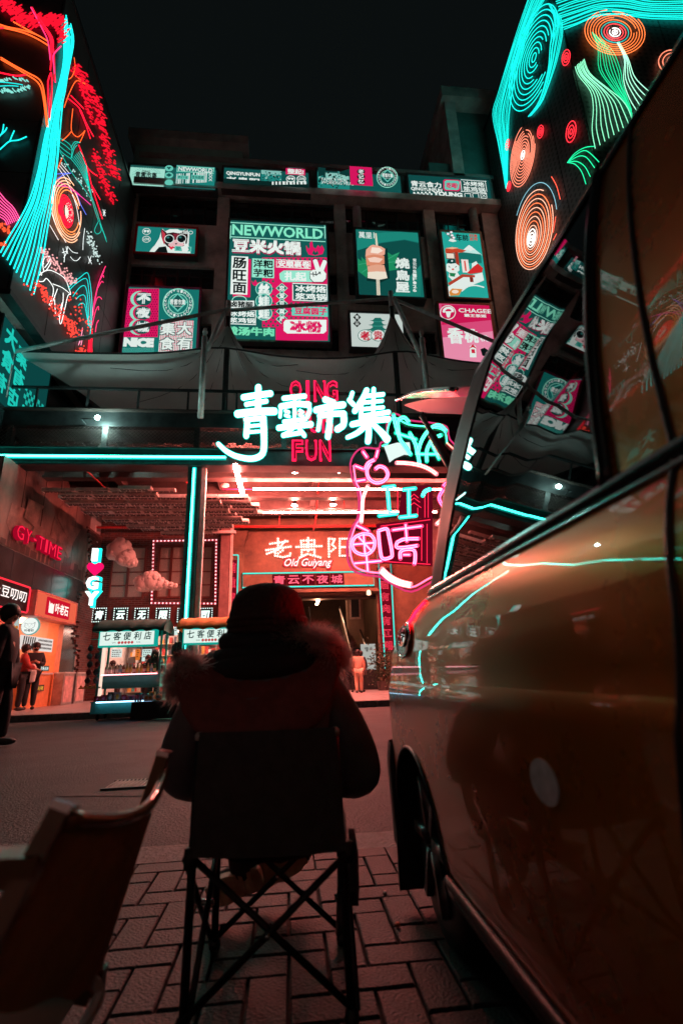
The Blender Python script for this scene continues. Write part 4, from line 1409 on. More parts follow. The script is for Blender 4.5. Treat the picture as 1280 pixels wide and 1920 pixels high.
# railing
rl = thing('terrace_railing', 'thin dark steel railing along the edge of the terrace', 'railing', (0, TY, 7.98))
zr = PY(200, 729, TY + .1).z
B().bx(-14, 14, TY + .06, TY + .13, zr - .035, zr + .03).build('handrail', STEEL, rl)
x = -9.6
while x < 10:
    B().bx(x - .025, x + .025, TY + .07, TY + .12, 7.985, zr - .04).build('post', STEEL, rl)
    x += 1.36
p_ = PY(183, 783, TY - .35)
t_ = thing('floodlight', 'small bright floodlight on a short arm at the terrace edge', 'lamp', tuple(p_))
B().tube([(p_.x - .42, TY + .0, p_.z - .03), (p_.x - .42, p_.y, p_.z - .03), (p_.x - .06, p_.y, p_.z - .02)], .02, 6).build('arm', STEEL, t_)
B().ball(p_, .055, 10, 7).build('bulb', EM('#c9fff4', 900, True), t_, True)
# columns with neon
def column(xx, lit, label):
    c = thing('steel_column', label, 'column', (xx, TY + .17, .13), 'columns under the terrace front beam')
    B().bx(xx - .21, xx + .13, TY + .04, TY + .3, .13, 6.225).build('shaft', STEEL, c)
    B().bx(xx + .14, xx + .26, TY + .1, TY + .24, .13, 6.225).build('flange', GALV, c)
    B().bx(xx - .32, xx + .32, TY - .06, TY + .4, .13, .17).build('base_plate', STEEL, c)
    if lit:
        n_ = B().tube([(xx - .04, TY - .035, .35), (xx - .04, TY - .035, 6.15)], .026, 8).build('neon_tube', EM('#30ffe0', 24, True), c)
        B().bx(xx - .095, xx + .015, TY - .014, TY + .035, .3, 6.2).build('neon_housing', EM('#0fb9ac', 1.1, True), n_)
cpx = PY(361, 1000, TY).x
column(cpx, True, 'dark steel column with a cyan neon line behind the orange stall')
column(cpx + 7.4, False, 'plain dark steel column hidden behind the van')
column(cpx - 6.5, False, 'plain dark steel column at the left end of the terrace')
# ceiling under the deck
b = B()
n = 150
for i in range(n):
    x0 = -8.5 + i * .11
    x1 = x0 + .11
    z = 7.05 + (.07 if (i // 2) % 2 else 0)
    b.add([(x0, TY + .4, z), (x1, TY + .4, z), (x1, 19.5, z), (x0, 19.5, z)], [(0, 1, 2, 3)])
    z2 = 7.05 + (.07 if ((i + 1) // 2) % 2 else 0)
    if z2 != z:
        b.add([(x1, TY + .4, z), (x1, TY + .4, z2), (x1, 19.5, z2), (x1, 19.5, z)], [(0, 1, 2, 3)])
b.build('corrugated_ceiling', CORR, ter)
for yy in (14.55, 16.3, 18.0):
    B().bx(-8.4, 9, yy - .05, yy + .05, 6.42, 7.04).bx(-8.4, 9, yy - .16, yy + .16, 6.36, 6.42).build('cross_beam', STEELR, ter)
for xx in (-5.2, cpx + .35, .9, 4.4):
    B().bx(xx - .09, xx + .09, TY + .45, 19.4, 6.62, 6.7).bx(xx - .03, xx + .03, TY + .45, 19.4, 6.7, 7.04).build('long_beam', STEELR, ter)
# lit tube lamps (the light of the place)
LAMP = EM('#ff7468', 400, True)
def lamp(a, c, r, label):
    a, c = V(a), V(c)
    t_ = thing('tube_lamp', label, 'lamp', tuple((a + c) / 2), 'tube lamps under the terrace')
    B().bar(a, c, r, r * .6).build('diffuser', LAMP, t_)
    B().bar(a + V((0, 0, r * .45)), c + V((0, 0, r * .45)), r * .35, r * .3).build('housing', PAINTW, t_)
zl = 6.2
a, c = PZ(441, 872, zl), PZ(462, 950, zl)
lamp((a.x, a.y, zl), (a.x, c.y, zl), .11, 'long tube lamp running away from the street beside the lit column')
a = PZ(465, 917, zl)
lamp((a.x + .15, a.y, zl), (a.x + 6.6, a.y, zl), .06, 'front tube lamp running across below the neon market name')
a = PZ(462, 961, zl)
lamp((a.x + .1, a.y, zl), (a.x + 6.8, a.y, zl), .06, 'rear tube lamp running across in front of the gate wall')
for i, (px, py, w) in enumerate(((553, 884, 'front left'), (636, 883, 'front right'), (552, 947, 'rear left'), (624, 946, 'rear right'))):
    p_ = PZ(px, py, 6.3)
    t_ = thing('downlight', 'small lit downlight under the terrace, ' + w + ' of four', 'lamp', tuple(p_), 'small downlights under the terrace')
    B().lathe((p_.x, p_.y, 6.32), [(.05, .3), (.055, .12), (.12, 0), (.12, -.015)], 12).build('shade', BLK, t_, True)
    B().lathe((p_.x, p_.y, 6.29), [(.10, 0), (.06, -.03)], 10).build('bulb', EM('#ff9a86', 1500, True), t_)
p_ = PZ(422, 911, 6.5)
tag(B().lathe((p_.x, p_.y, 6.5), [(.13, .05), (.13, 0), (.1, -.03)], 14).build('ceiling_speaker', PAINTW), 'round white ceiling speaker beside the lit column', 'speaker')
# pipes and hangers
RP = MAT('red_pipe', (.42, .03, .03), .4, var=.2)
t_ = thing('sprinkler_pipe', 'red sprinkler pipes and hangers running under the terrace', 'pipe', (0, 18, 6))
for (pts, r) in (([(-7.3, 18.9, 6.15), (5, 18.9, 6.15)], .045), ([(-7.2, 15.2, 6.3), (-4.6, 15.2, 6.3)], .03), ([(-3.05, 14.9, 7.0), (-3.05, 14.9, 6.45), (-2.8, 15.6, 6.1)], .025), ([(-5.6, 14.0, 7.0), (-5.6, 14.0, 6.4), (-5.25, 14.6, 6.1)], .025), ([(1.02, 15.2, 7.0), (1.0, 17.5, 6.0), (.95, 18.2, 5.8)], .028), ([(-.3, 18.4, 6.9), (-.3, 18.4, 6.1)], .02), ([(2.0, 17.2, 7.0), (2.0, 17.2, 6.2)], .02), ([(-2.2, 17.5, 6.4), (-2.0, 17.9, 6.2)], .03)):
    B().tube(pts, r, 7).build('pipe', RP, t_)
B().tube([(-2.0, 17.0, 6.24), (6, 17.0, 6.24)], .035, 7).build('pipe', STEELR, t_)
B().tube([(-2.0, 15.3, 6.34), (6, 15.3, 6.34)], .02, 7).build('pipe', MAT('magenta_conduit', (.4, .03, .15), .4), t_)
# hanging plaster boards with carved lines
hb = thing('hanging_board_ceiling', 'stepped ceiling of pale carved boards hung under the terrace', 'ceiling panel', (-4, 15, 5.8))
bd_var = []
PLB = MAT('carved_plaster', (.52, .44, .42), .7, var=.3, scale=5, bump=.3, bscale=30)
for k in range(5):
    b = B()
    b.bx(-.435, .435, -.115, .115, 0, .085)
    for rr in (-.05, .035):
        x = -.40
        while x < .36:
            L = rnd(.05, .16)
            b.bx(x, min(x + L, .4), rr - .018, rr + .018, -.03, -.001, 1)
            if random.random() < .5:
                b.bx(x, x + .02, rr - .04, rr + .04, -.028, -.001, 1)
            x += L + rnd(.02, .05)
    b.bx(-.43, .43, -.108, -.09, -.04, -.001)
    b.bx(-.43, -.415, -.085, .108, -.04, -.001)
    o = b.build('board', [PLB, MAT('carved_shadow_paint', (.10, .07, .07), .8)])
    bd_var.append(o.data)
    bpy.data.objects.remove(o)
rowsL = [(220, 278, 914), (76, 300, 921), (107, 320, 926), (107, 470, 934), (120, 490, 941), (146, 480, 949), (150, 505, 957), (171, 500, 965), (190, 440, 972), (210, 450, 979), (235, 432, 986), (262, 430, 993), (300, 425, 999)]
for ri, (l, r_, py) in enumerate(rowsL):
    z = 5.8
    a, c = PZ(l, py, z), PZ(r_, py, z)
    yn = PZ(l, rowsL[ri + 1][2], z).y if ri + 1 < len(rowsL) else a.y + .3
    n = max(1, round((c.x - a.x) / .9))
    zr_ = (.0, .045, .02, .06)[ri % 4]
    for i in range(n):
        o = bpy.data.objects.new('board', random.choice(bd_var))
        COL.objects.link(o)
        o.parent = hb
        o.location = V((a.x + .45 + i * .9, (a.y + yn) / 2, z + zr_ + rnd(-.006, .006))) - V(hb.location)
        o.scale = (1, max(.8, (yn - a.y - .022) / .23), .8)
b = B()
for xx in (-6.2, -5, -3.8, -2.4):
    for yy in (14.0, 15.4, 16.8):
        b.tube([(xx, yy, 5.85), (xx + rnd(-.2, .2), yy, 7.05)], .008, 4)
b.build('hanger_rods', STEEL, hb)

# ------------------------------------------------------------------ tensile canopy above the terrace
cn = thing('tensile_canopy', 'dark tensioned fabric canopy with two cone peaks above the terrace', 'canopy', (0, 16, 8))
pk = []
for (px, py, Yk) in ((427, 612, 14.6), (735, 592, 14.6)):
    p_ = PY(px, py, Yk)
    pk.append((p_.x, Yk, p_.z + .25))
zf = PY(300, 664, 13.35).z
def canz(x, y):
    z = zf - .05 - (y - 13.35) * .06
    for (kx, ky, kz) in pk:
        d = math.hypot((x - kx) * .95, (y - ky) * 1.1)
        z += max(0, (kz - zf)) * (.75 * math.exp(-(d / .5)) + .25 * math.exp(-(d / 1.1) ** 2))
        z += .15 * math.exp(-(d / 2.0) ** 2)
    # scallop sag between the fixed points of the front edge
    return z - .45 * math.exp(-((y - 13.35) / .8) ** 2) * 0
b = B()
nx, ny = 130, 54
X0, X1 = -7.75, 9.2
for i in range(nx + 1):
    for j in range(ny + 1):
        f = j / ny
        y = 13.35 + 5.6 * f
        xl = X0 + 1.9 * f + .5 * sin(PI * f)
        x = xl + (X1 - xl) * i / nx
        b.v.append((x, y, canz(x, y)))
for i in range(nx):
    for j in range(ny):
        a = i * (ny + 1) + j
        b.f.append((a, a + ny + 1, a + ny + 2, a + 1))
        b.m.append(0)
b.build('membrane', FABRIC, cn, True)
b = B()
for (kx, ky, kz) in pk:
    for k in range(10):
        a = 2 * PI * k / 10 + .2
        pts = []
        for r_ in (.35, .7, 1.2, 1.8, 2.5, 3.4):
            x, y = kx + r_ * cos(a), ky + r_ * sin(a) * .9
            if 13.4 < y < 18.8 and x > -7:
                pts.append((x, y, canz(x, y) - .02))
        if len(pts) > 1:
            b.tube(pts, .009, 4)
b.build('seams', BLK, cn)
b = B()
pts = [(X0 + (X1 - X0) * i / 40, 13.33, canz(X0 + (X1 - X0) * i / 40, 13.35)) for i in range(41)]
b.tube(pts, .03, 6)
b.build('edge_cable', STEEL, cn)
for (kx, ky, kz) in pk:
    m_ = thing('canopy_mast', 'steel mast carrying the %s cone peak of the canopy' % ('left' if kx < 0 else 'right'), 'mast', (kx, ky, 7.75), 'masts under the canopy peaks')
    B().tube([(kx, ky, 7.75), (kx, ky, kz + .55)], .09, 10).build('pole', STEEL, m_, True)
    B().tube([(kx, ky, kz + .1), (kx, ky, kz + .75)], [.10, .085], 10).build('cap', GALV, m_, True)
def pole(px, y0, y1, lab):
    a, c = PY(px, y1, 13.12), PY(px, y0, 13.12)
    t_ = thing('canopy_pole', lab, 'pole', (a.x, 13.12, a.z), 'slim steel poles along the terrace edge')
    B().tube([(a.x, 13.12, a.z), (a.x, 13.12, c.z - .35)], .085, 12).build('pole', GALV, t_, True)
    B().tube([(a.x, 13.12, c.z - .35), (a.x, 13.12, c.z - .06)], .055, 10).tube([(a.x, 13.12, c.z - .2), (a.x, 13.12, c.z - .16)], .08, 10).build('finial', GALV, t_, True)
    return V((a.x, 13.12, c.z - .45))
P1 = pole(376, 613, 783, 'slim steel pole at the terrace edge left of the big board')
P2 = pole(801, 617, 745, 'slim steel pole at the terrace edge right of the pagoda board')
P0 = pole(7, 628, 745, 'slim steel pole at the left end of the terrace edge')
def strut(a, c, lab, r=.06):
    tag(B().tube([a, c], r, 10).build('canopy_strut', GALV, sm=True), lab, 'steel tube', 'steel tubes bracing the canopy')
K0, K1 = V(pk[0]) + V((0, 0, .25)), V(pk[1]) + V((0, 0, .35))
strut(P0 + V((0, 0, -.1)), K0 + V((0, -.1, .1)), 'longest steel tube rising from the left pole to the left canopy peak')
strut(K0 + V((.1, -.12, .05)), K1 + V((-.1, 0, .1)), 'steel tube between the two canopy peaks')
strut(P1 + V((.08, 0, -.35)), K0 + V((-.1, 0, .12)), 'short bright steel tube from the left edge pole to the left canopy peak', .075)
strut(K1 + V((.1, 0, .1)), V((PY(960, 655, 13.5))), 'steel tube sloping right from the right canopy peak')
strut(K1 + V((.1, -.1, .0)), P2 + V((-.1, 0, -.5)), 'thick steel tube from the right canopy peak down to the right edge pole', .08)


# ------------------------------------------------------------------ left wall with the red clock-shop lettering
WX = -6.95
METAL = MAT('brushed_dark_panel', (.06, .066, .07), .22, .55, var=.5, scale=1.3, bump=.1, bscale=14, detail=9)
PRINT = MAT('sepia_wall_print', (.17, .11, .095), .45, var=.7, scale=.9, c2=[.012, .011, .011], detail=10, stretch=(1, 1, .5))
lw = thing('mural_wall', 'dark metal and sepia printed side wall on the left under the terrace', 'wall', (WX, 15, .13))
B().bx(WX - .3, WX - .03, 12.5, 13.56, .13, 6.2).bx(WX - .3, WX - .03, 13.56, 14.1, .13, 6.9).bx(WX - .3, WX - .03, 14.1, 16.9, 2.62, 6.9).bx(WX - .3, WX - .03, 16.9, 19.6, .13, 6.9).build('wall', CONC2, lw)
yy = 12.42
i = 0
while yy < 18.3:
    L = min(1.15, 18.3 - yy)
    for (za, zb, mt) in ((4.05, 6.85 if yy > 13.5 else 6.2, PRINT), (3.15, 4.03, METAL)):
        B().bx(WX - .029, WX, yy + .012, yy + L - .012, za, zb - .012).build('panel', mt, lw)
    if yy > 16.9:
        B().bx(WX - .029, WX, yy + .012, yy + L - .012, .15, 3.12).build('panel', METAL, lw)
    yy += 1.15
B().bx(WX - .029, WX, 16.92, 17.1, .15, 3.12).build('panel', METAL, lw)
# skyline shapes of the wall print
b = B()
yy = 12.5
while yy < 18.1:
    w, h = rnd(.08, .35), rnd(.1, .55)
    b.bx(WX + .001, WX + .004, yy, min(yy + w, 18.2), 4.05, 4.05 + h)
    yy += w + rnd(0, .12)
b.build('skyline_print', MAT('skyline_ink', (.05, .035, .032), .5), lw)
b = B()
for k in range(9):
    y, z = rnd(13, 17), rnd(4.9, 6.0)
    b.prism([(WX + .001 + k * .0045, y, z), (WX + .001 + k * .0045, y - .1, z - rnd(.2, .6)), (WX + .001 + k * .0045, y + rnd(.3, .8), z - rnd(.4, 1)), (WX + .001 + k * .0045, y + rnd(.8, 1.2), z + rnd(-.2, .2))], NX, .003)
b.build('skyline_print', MAT('pale_ink', (.20, .12, .10), .5, var=.6, scale=3), lw)
# toothed brick edge turning the corner
BRK = BRICK('red_brick', (.22, .05, .035), (.11, .025, .022), (.20, .15, .14), 1, bw=.24, rh=.075, ms=.012, axes='xz')
BRKY = BRICK('red_brick_side', (.22, .05, .035), (.11, .025, .022), (.20, .15, .14), 1, bw=.24, rh=.075, ms=.012, axes='yz')
b = B()
z = .14
k = 0
while z < 5.9:
    e = 18.15 + .35 * math.sin(z * 1.7) + rnd(-.2, .2) + (.12 if k % 2 else 0)
    b.bx(WX - .01, WX + .06, e, 19.38, z, z + .068)
    z += .075
    k += 1
tag(b.build('toothed_bricks', BRKY, lw), kind='stuff')
# the red letters, each one a part
lt = thing('wall_lettering', 'red glowing GY-TIME letters on the dark side wall', 'sign', (WX, 14.6, 4.2))
ys = [(13.24, .40, 'G'), (13.68, .36, 'Y'), (14.12, .20, '-'), (14.42, .34, 'T'), (14.82, .18, 'I'), (15.08, .46, 'M'), (15.62, .34, 'E')]
for (y, w, ch) in ys:
    z0, h = (4.27, .40) if ch != '-' else (4.43, .09)
    B().text(ch, (WX + .05, y, z0), EY, EZ, w, h, .035, .10).build('letter', EM('#a30826', .9, False), lt)
    B().text(ch, (WX + .155, y + .02, z0 + .02), EY, EZ, w - .04, h - .04, -.005).build('letter_face', EM('#ff2246', 1.1), lt)

# ------------------------------------------------------------------ snack stalls cut into the left wall
WARMW = MAT('pale_wood', (.62, .42, .27), .5, var=.2, scale=4, bump=.1, stretch=(1, 1, .2))
st = thing('snack_kiosk', 'warmly lit snack kiosk with a long orange fascia box in the left wall', 'kiosk', (WX - .8, 15.5, .13))
kx = WX - 1.5
B().bx(kx - .05, kx, 14.1, 16.9, .13, 2.6).build('back_wall', MAT('kiosk_tile', (.66, .5, .40), .35, var=.15, scale=8), st)
for y_ in (14.05, 16.9):
    B().bx(kx, WX - .32, y_, y_ + .05, .13, 2.6).build('side_wall', WARMW, st)
B().bx(kx, WX - .02, 14.1, 16.9, 2.56, 2.6).build('ceiling', PAINTW, st)
B().bx(kx + .3, WX - .5, 14.5, 16.5, 2.5, 2.54).build('lamp_panel', EM('#ff9a7c', 14, True), st)
B().bx(WX - .5, WX + .02, 14.9, 16.6, .13, 1.0).build('counter', MAT('orange_board', (.75, .30, .12), .5, var=.15), st)
B().bx(WX - .55, WX + .06, 14.86, 16.64, 1.0, 1.05).build('counter_top', PAINTW, st)
B().bx(WX - .25, WX + .06, 16.64, 17.0, .13, 2.5).build('side_panel', MAT('orange_board', (.75, .30, .12), .5), st)
for k in range(7):
    B().bx(kx + .005, kx + .03, 14.3 + k * .36, 14.6 + k * .36, 1.2 + (k % 2) * .05, 2.2).build('shelf_panel', MAT('shelf%d' % (k % 3), ((.5, .2, .12), (.7, .55, .4), (.3, .1, .1))[k % 3], .5), st)
fb = thing('fascia_sign', 'long orange pink light box with a red badge above the snack kiosk', 'sign', (WX + .2, 15.7, 2.45))
B().bx(WX + .0, WX + .34, 14.36, 17.05, 2.50, 3.10).build('box', EM('#f0674a', .95, True), fb)
for (a, c, e, f) in ((14.32, 17.09, 2.46, 2.5), (14.32, 17.09, 3.10, 3.14), (14.32, 14.36, 2.5, 3.1), (17.05, 17.09, 2.5, 3.1)):
    B().bx(WX, WX + .36, a, c, e, f).build('frame', MAT('pink_paint', (.6, .22, .18), .5), fb)
B().bx(WX + .341, WX + .38, 14.95, 16.45, 2.56, 3.04).build('badge', EM('#c4122a', 1.1), fb)
B().text('叶老石', (WX + .385, 15.45, 2.64), EY, EZ, .9, .30, .05).build('lettering', EM('#ffe9e0', 1.3), fb)
b = B()
for q in ([(15.05, 2.62), (15.35, 2.62), (15.36, 2.9), (15.28, 2.86), (15.2, 2.9), (15.12, 2.86), (15.04, 2.94)],):
    b.prism([(WX + .381, y, z) for y, z in q], NX, .004)
b.build('cat_mark', EM('#ffe9e0', 1.2), fb)
# round sign hung square to the wall
c_ = PY(58, 1174, 14.9)
rs_ = thing('round_sign', 'round white hanging sign with a simple cat face beside the kiosk', 'sign', tuple(c_))
B().lathe((c_.x, c_.y, c_.z), [(.235, -.04), (.245, 0), (.235, .04)], 28, axis=(0, 1, 0)).build('rim', EM('#7fb8ae', .8), rs_, True)
yF = c_.y - .045
B().lathe((c_.x, yF, c_.z), [(.215, 0), (.215, -.004)], 28, axis=(0, 1, 0)).build('face', EM('#e9efe9', 1.1, True), rs_)
b = B()
mp = lambda x, y: (c_.x + x, yF - .008, c_.z + y)
for pts in ([(-.12, -.02), (-.13, .09), (-.08, .06), (0, .07), (.08, .06), (.13, .10), (.12, -.02), (.05, -.07), (-.05, -.07), (-.12, -.02)], [(-.08, .02), (-.05, .035), (-.02, .02)], [(.02, .02), (.05, .035), (.08, .02)], [(-.03, -.03), (0, -.02), (.03, -.03)]):
    for a, c in zip(pts, pts[1:]):
        b.bar(mp(*a), mp(*c), .012, .004)
b.text('叶老石', (c_.x - .12, yF - .008, c_.z - .15), EX, EZ, .24, .07, .05)
b.build('lettering', EM('#16413f', .9), rs_)
B().bar((c_.x, c_.y, c_.z + .24), (c_.x, c_.y, 2.5), .02).build('hanger', STEEL, rs_)
# slanted menu board
a, c = PX(41, 1206, WX + .12), PX(101, 1206, WX + .12)
mb = thing('menu_board', 'white striped menu board leaning above the kiosk counter', 'menu', (WX + .12, a.y, 1.8))
B().bx(WX + .06, WX + .10, a.y, c.y, 1.62, 1.98).build('board', EM('#e6dcd6', 1.0, True), mb)
b = B()
for k in range(6):
    y = a.y + .08 + k * .12
    b.prism([(WX + .102, y, 1.64), (WX + .102, y + .06, 1.64), (WX + .102, y + .1, 1.96), (WX + .102, y + .04, 1.96)], NX, .002)
for r_ in range(3):
    y = a.y + .95
    while y < c.y - .1:
        b.bx(WX + .102, WX + .104, y, y + .05, 1.68 + r_ * .1, 1.73 + r_ * .1)
        y += .08
b.build('print', EM('#3a1512', .6), mb)
for (y, z, h, bg, fgc, txt, lab) in ((15.62, 1.08, .16, '#0a0a0a', '#e8fff8', '全场五折', 'small black counter sign with white characters on the kiosk counter'), (15.45, .55, .17, '#140a06', '#ffc04a', '贵州小吃', 'small dark plate with amber writing on the kiosk counter front')):
    t_ = thing('counter_sign', lab, 'sign', (WX + .05, y, z))
    B().bx(WX + .065, WX + .095, y, y + .62, z, z + h).build('plate', BLKG if bg == '#0a0a0a' else MAT('brown_plate', (.06, .03, .02), .4), t_)
    B().text(txt, (WX + .099, y + .05, z + .03), EY, EZ, .52, h - .06, .02).build('lettering', EM(fgc, 1.1), t_)
# left hand stall: black sign and food picture
s2 = thing('stall_sign', 'black light box with white neon characters and a red edge at the left edge', 'sign', (WX + .2, 13.4, 2.6))
B().bx(WX, WX + .2, 12.3, 14.22, 2.55, 3.15).build('box', BLKG, s2)
b = B()
b.tube([(WX + .21, y, z) for y, z in ((12.3, 2.52), (14.2, 2.52), (14.25, 2.56), (14.25, 3.12), (14.2, 3.17), (12.3, 3.17))], .022, 6)
b.build('neon_edge', EM('#ff3040', 1.4), s2)
B().text('土豆叨叨', (WX + .21, 12.45, 2.76), EY, EZ, 1.65, .28, .012).build('lettering', EM('#fff0ea', 1.4), s2)
t_ = thing('snack_stall', 'dark red stall front with a glowing counter at the left edge', 'kiosk', (WX, 13, .13))
B().bx(WX - .02, WX + .05, 12.5, 14.1, .13, .95).build('counter', MAT('red_board', (.5, .04, .03), .5), t_)
B().bx(WX - .02, WX + .02, 12.5, 14.08, .96, 2.5).build('shutter', MAT('warm_board', (.5, .16, .1), .5, var=.4, scale=2), t_)
a, c = PX(18, 1174, WX + .06), PX(36, 1174, WX + .06)
fp = thing('food_picture', 'pale picture of fried food at the left edge under the black stall sign', 'poster', (WX + .06, a.y, 1.9))
B().bx(WX + .03, WX + .06, a.y, c.y, 1.95, 2.45).build('panel', EM('#b9c6c0', .9, True), fp)
b = B()
for k in range(16):
    b.ball((WX + .065, a.y + rnd(.1, c.y - a.y - .1), rnd(1.99, 2.15)), (.01, .07, .05), 7, 4)
b.build('food_print', EM('#c9772f', .9), fp)
# litter bins / lit boxes by the brick edge
for k, (x0, x1, lab) in enumerate(((110, 131, 'wider pinkish lit box standing against the dark metal wall'), (134, 153, 'narrower pinkish lit box standing next to the toothed bricks'))):
    a, c = PX(x0, 1300, WX + .25), PX(x1, 1300, WX + .25)
    t_ = thing('waste_bin', lab, 'bin', (WX + .2, a.y, .13), 'pinkish boxes against the left wall')
    B().bx(WX + .02, WX + .34, a.y + .02, c.y - .02, .13, 1.02).build('body', MAT('steel_bin', (.45, .42, .42), .35, .7, var=.3), t_)
    B().bx(WX + .341, WX + .35, a.y + .1, c.y - .1, .2, .94).build('front_panel', MAT('pink_panel', (.65, .40, .38), .35, var=.4, scale=5), t_)
    B().bx(WX, WX + .37, a.y, c.y, 1.02, 1.06).build('lid', GALV, t_)

# ------------------------------------------------------------------ brick shop wall facing the street
QY = 19.4
bw_ = thing('brick_wall', 'red brick shop wall with dark red windows behind the two carts', 'wall', (-4.5, QY, .13))
wins = [(207, 273, 1024, 1123), (295, 345, 1023, 1122), (352, 399, 1023, 1122)]
W_ = []
for (x0, x1, y0, y1) in wins:
    a, c = PY(x0, (y0 + y1) / 2, QY), PY(x1, (y0 + y1) / 2, QY)
    W_.append((a.x, c.x, PY((x0 + x1) / 2, y1, QY).z, PY((x0 + x1) / 2, y0, QY).z))
wz0, wz1 = W_[0][2], W_[0][3]
xs = [-7.02]
for w in W_:
    xs += [w[0], w[1]]
xs.append(-2.1)
b = B()
for k in range(0, len(xs), 2):
    b.bx(xs[k], xs[k + 1], QY, QY + .25, wz0, wz1)
b.bx(-7.02, -2.1, QY, QY + .25, wz1, 6.9).bx(-7.02, -2.1, QY, QY + .25, 2.62, wz0).bx(-7.02, -6.5, QY, QY + .25, .13, 2.62)
b.build('wall', BRK, bw_)
for wi, (x0, x1, z0, z1) in enumerate(W_):
    f = B()
    e = .07
    f.bx(x0, x1, QY - .03, QY + .1, z0, z0 + e).bx(x0, x1, QY - .03, QY + .1, z1 - e, z1).bx(x0, x0 + e, QY - .03, QY + .1, z0 + e, z1 - e).bx(x1 - e, x1, QY - .03, QY + .1, z0 + e, z1 - e)
    m_ = (x0 + x1) / 2
    f.bx(m_ - .045, m_ + .045, QY - .02, QY + .09, z0 + e, z1 - e)
    for k in range(1, 4):
        zz = z0 + (z1 - z0) * k / 4
        f.bx(x0 + e, m_ - .046, QY, QY + .08, zz - .02, zz + .02).bx(m_ + .046, x1 - e, QY, QY + .08, zz - .02, zz + .02)
    fo = f.build('window', WOODR, bw_)
    gl = MAT('frosted_pane', (.34, .29, .26), .25, var=.25, scale=40, bump=.3, bscale=60)
    for k in range(4):
        za, zb = z0 + (z1 - z0) * k / 4 + .021, z0 + (z1 - z0) * (k + 1) / 4 - .021
        for (xa, xb) in ((x0 + e, m_ - .046), (m_ + .046, x1 - e)):
            B().bx(xa, xb, QY + .03, QY + .045, za, zb).build('pane', gl, fo)
B().bx(-7.0, -2.1, QY - .06, QY - .002, 2.62, 3.30).build('sign_band', WOODR, bw_)
B().bx(-6.55, -2.1, QY - .1, QY - .002, 2.54, 2.62).build('lintel', WOODR, bw_)
# bulbs round the right hand window
mq = thing('marquee_bulbs', 'square of pink white bulbs round the right brick wall window', 'string lights', (-4, QY, 3.3))
bl = B().ball((0, 0, 0), .034, 8, 6).build('bulb', EM('#ffb3b8', 2.0), None, True)
bl_me = bl.data
bpy.data.objects.remove(bl)
def bulbs(path, step, par, me=None, y=None):
    d = 0
    for a, c in zip(path, path[1:]):
        L = math.hypot(c[0] - a[0], c[1] - a[1])
        n = max(1, round(L / step))
        for i in range(n):
            o = bpy.data.objects.new('bulb', me or bl_me)
            COL.objects.link(o)
            o.parent = par
            o.location = V((a[0] + (c[0] - a[0]) * i / n, y or QY - .05, a[1] + (c[1] - a[1]) * i / n)) - V(par.location)
q = [PY(*p_, QY) for p_ in ((289, 1015), (406, 1013), (404, 1132), (285, 1131))]
q = [(p_.x, p_.z) for p_ in q]
bulbs(q + [q[0]], .135, mq)
B().tube([(x, QY - .02, z) for x, z in q], .05, 4, closed=True).build('backing_strip', EM('#c42a3a', .8), mq)
# character boxes with bulb borders
sm_bulb = B().ball((0, 0, 0), .022, 6, 4).build('bulb', EM('#e9fff8', 1.4))
smb = sm_bulb.data
bpy.data.objects.remove(sm_bulb)
for k_, (ch, x0) in enumerate(zip('青云无限公司', (174, 214, 253, 293, 333, 372))):
    a, c = PY(x0, 1154, QY - .1), PY(x0 + 27, 1154, QY - .1)
    z0, z1 = PY(x0 + 13, 1167, QY - .1).z, PY(x0 + 13, 1140, QY - .1).z
    t_ = thing('character_box', 'black bulb edged character box, %s from the left on the brick wall' % ('first', 'second', 'third', 'fourth', 'fifth', 'sixth')[k_], 'sign', (a.x, QY - .1, z0), 'black character boxes on the brick wall')
    B().bx(a.x, c.x, QY - .16, QY - .062, z0, z1).build('box', BLKG, t_)
    bulbs([(a.x + .02, z0 + .02), (c.x - .02, z0 + .02), (c.x - .02, z1 - .02), (a.x + .02, z1 - .02), (a.x + .02, z0 + .02)], .075, t_, smb, QY - .17)
    B().text(ch, (a.x + .1, QY - .165, z0 + .1), EX, EZ, c.x - a.x - .2, z1 - z0 - .2, .06, shear=.12).build('lettering', EM('#eafff8', 1.5), t_)
# I heart GY
gy = thing('love_sign', 'vertical lit sign I heart GY on the corner of the brick wall', 'sign', tuple(PY(178, 1137, QY - .2)))
YS = 17.7
def let(ch, x0, y0, x1, y1):
    a, c = PY(x0, (y0 + y1) / 2, YS), PY(x1, (y0 + y1) / 2, YS)
    z0, z1 = PY((x0 + x1) / 2, y1, YS).z, PY((x0 + x1) / 2, y0, YS).z
    B().text(ch, (a.x, YS + .20, z0), EX, EZ, c.x - a.x, z1 - z0, .05, .12).build('halo', EM('#12b5a8', 3.5, True), gy)
    e = .045
    B().text(ch, (a.x + e, YS + .0, z0 + e), EX, EZ, c.x - a.x - 2 * e, z1 - z0 - 2 * e, .03, .12).build('letter', EM('#eef8f4', 2, True), gy)
let('I', 172, 1027, 187, 1055)
let('G', 161, 1079, 188, 1108)
let('Y', 158, 1107, 188, 1138)
hp = [(0, -1), (-.55, -.45), (-.95, .05), (-1, .45), (-.8, .8), (-.45, .88), (-.12, .7), (0, .45), (.12, .7), (.45, .88), (.8, .8), (1, .45), (.95, .05), (.55, -.45)]
a, c = PY(163, 1066, YS), PY(193, 1066, YS)
hc, hr = (a + c) / 2, (c.x - a.x) / 2
B().prism([(hc.x + x * hr, YS + .1, hc.z + y * hr * .9) for x, y in hp], NY, .12).build('heart', EM('#f0105f', 1.3, True), gy)
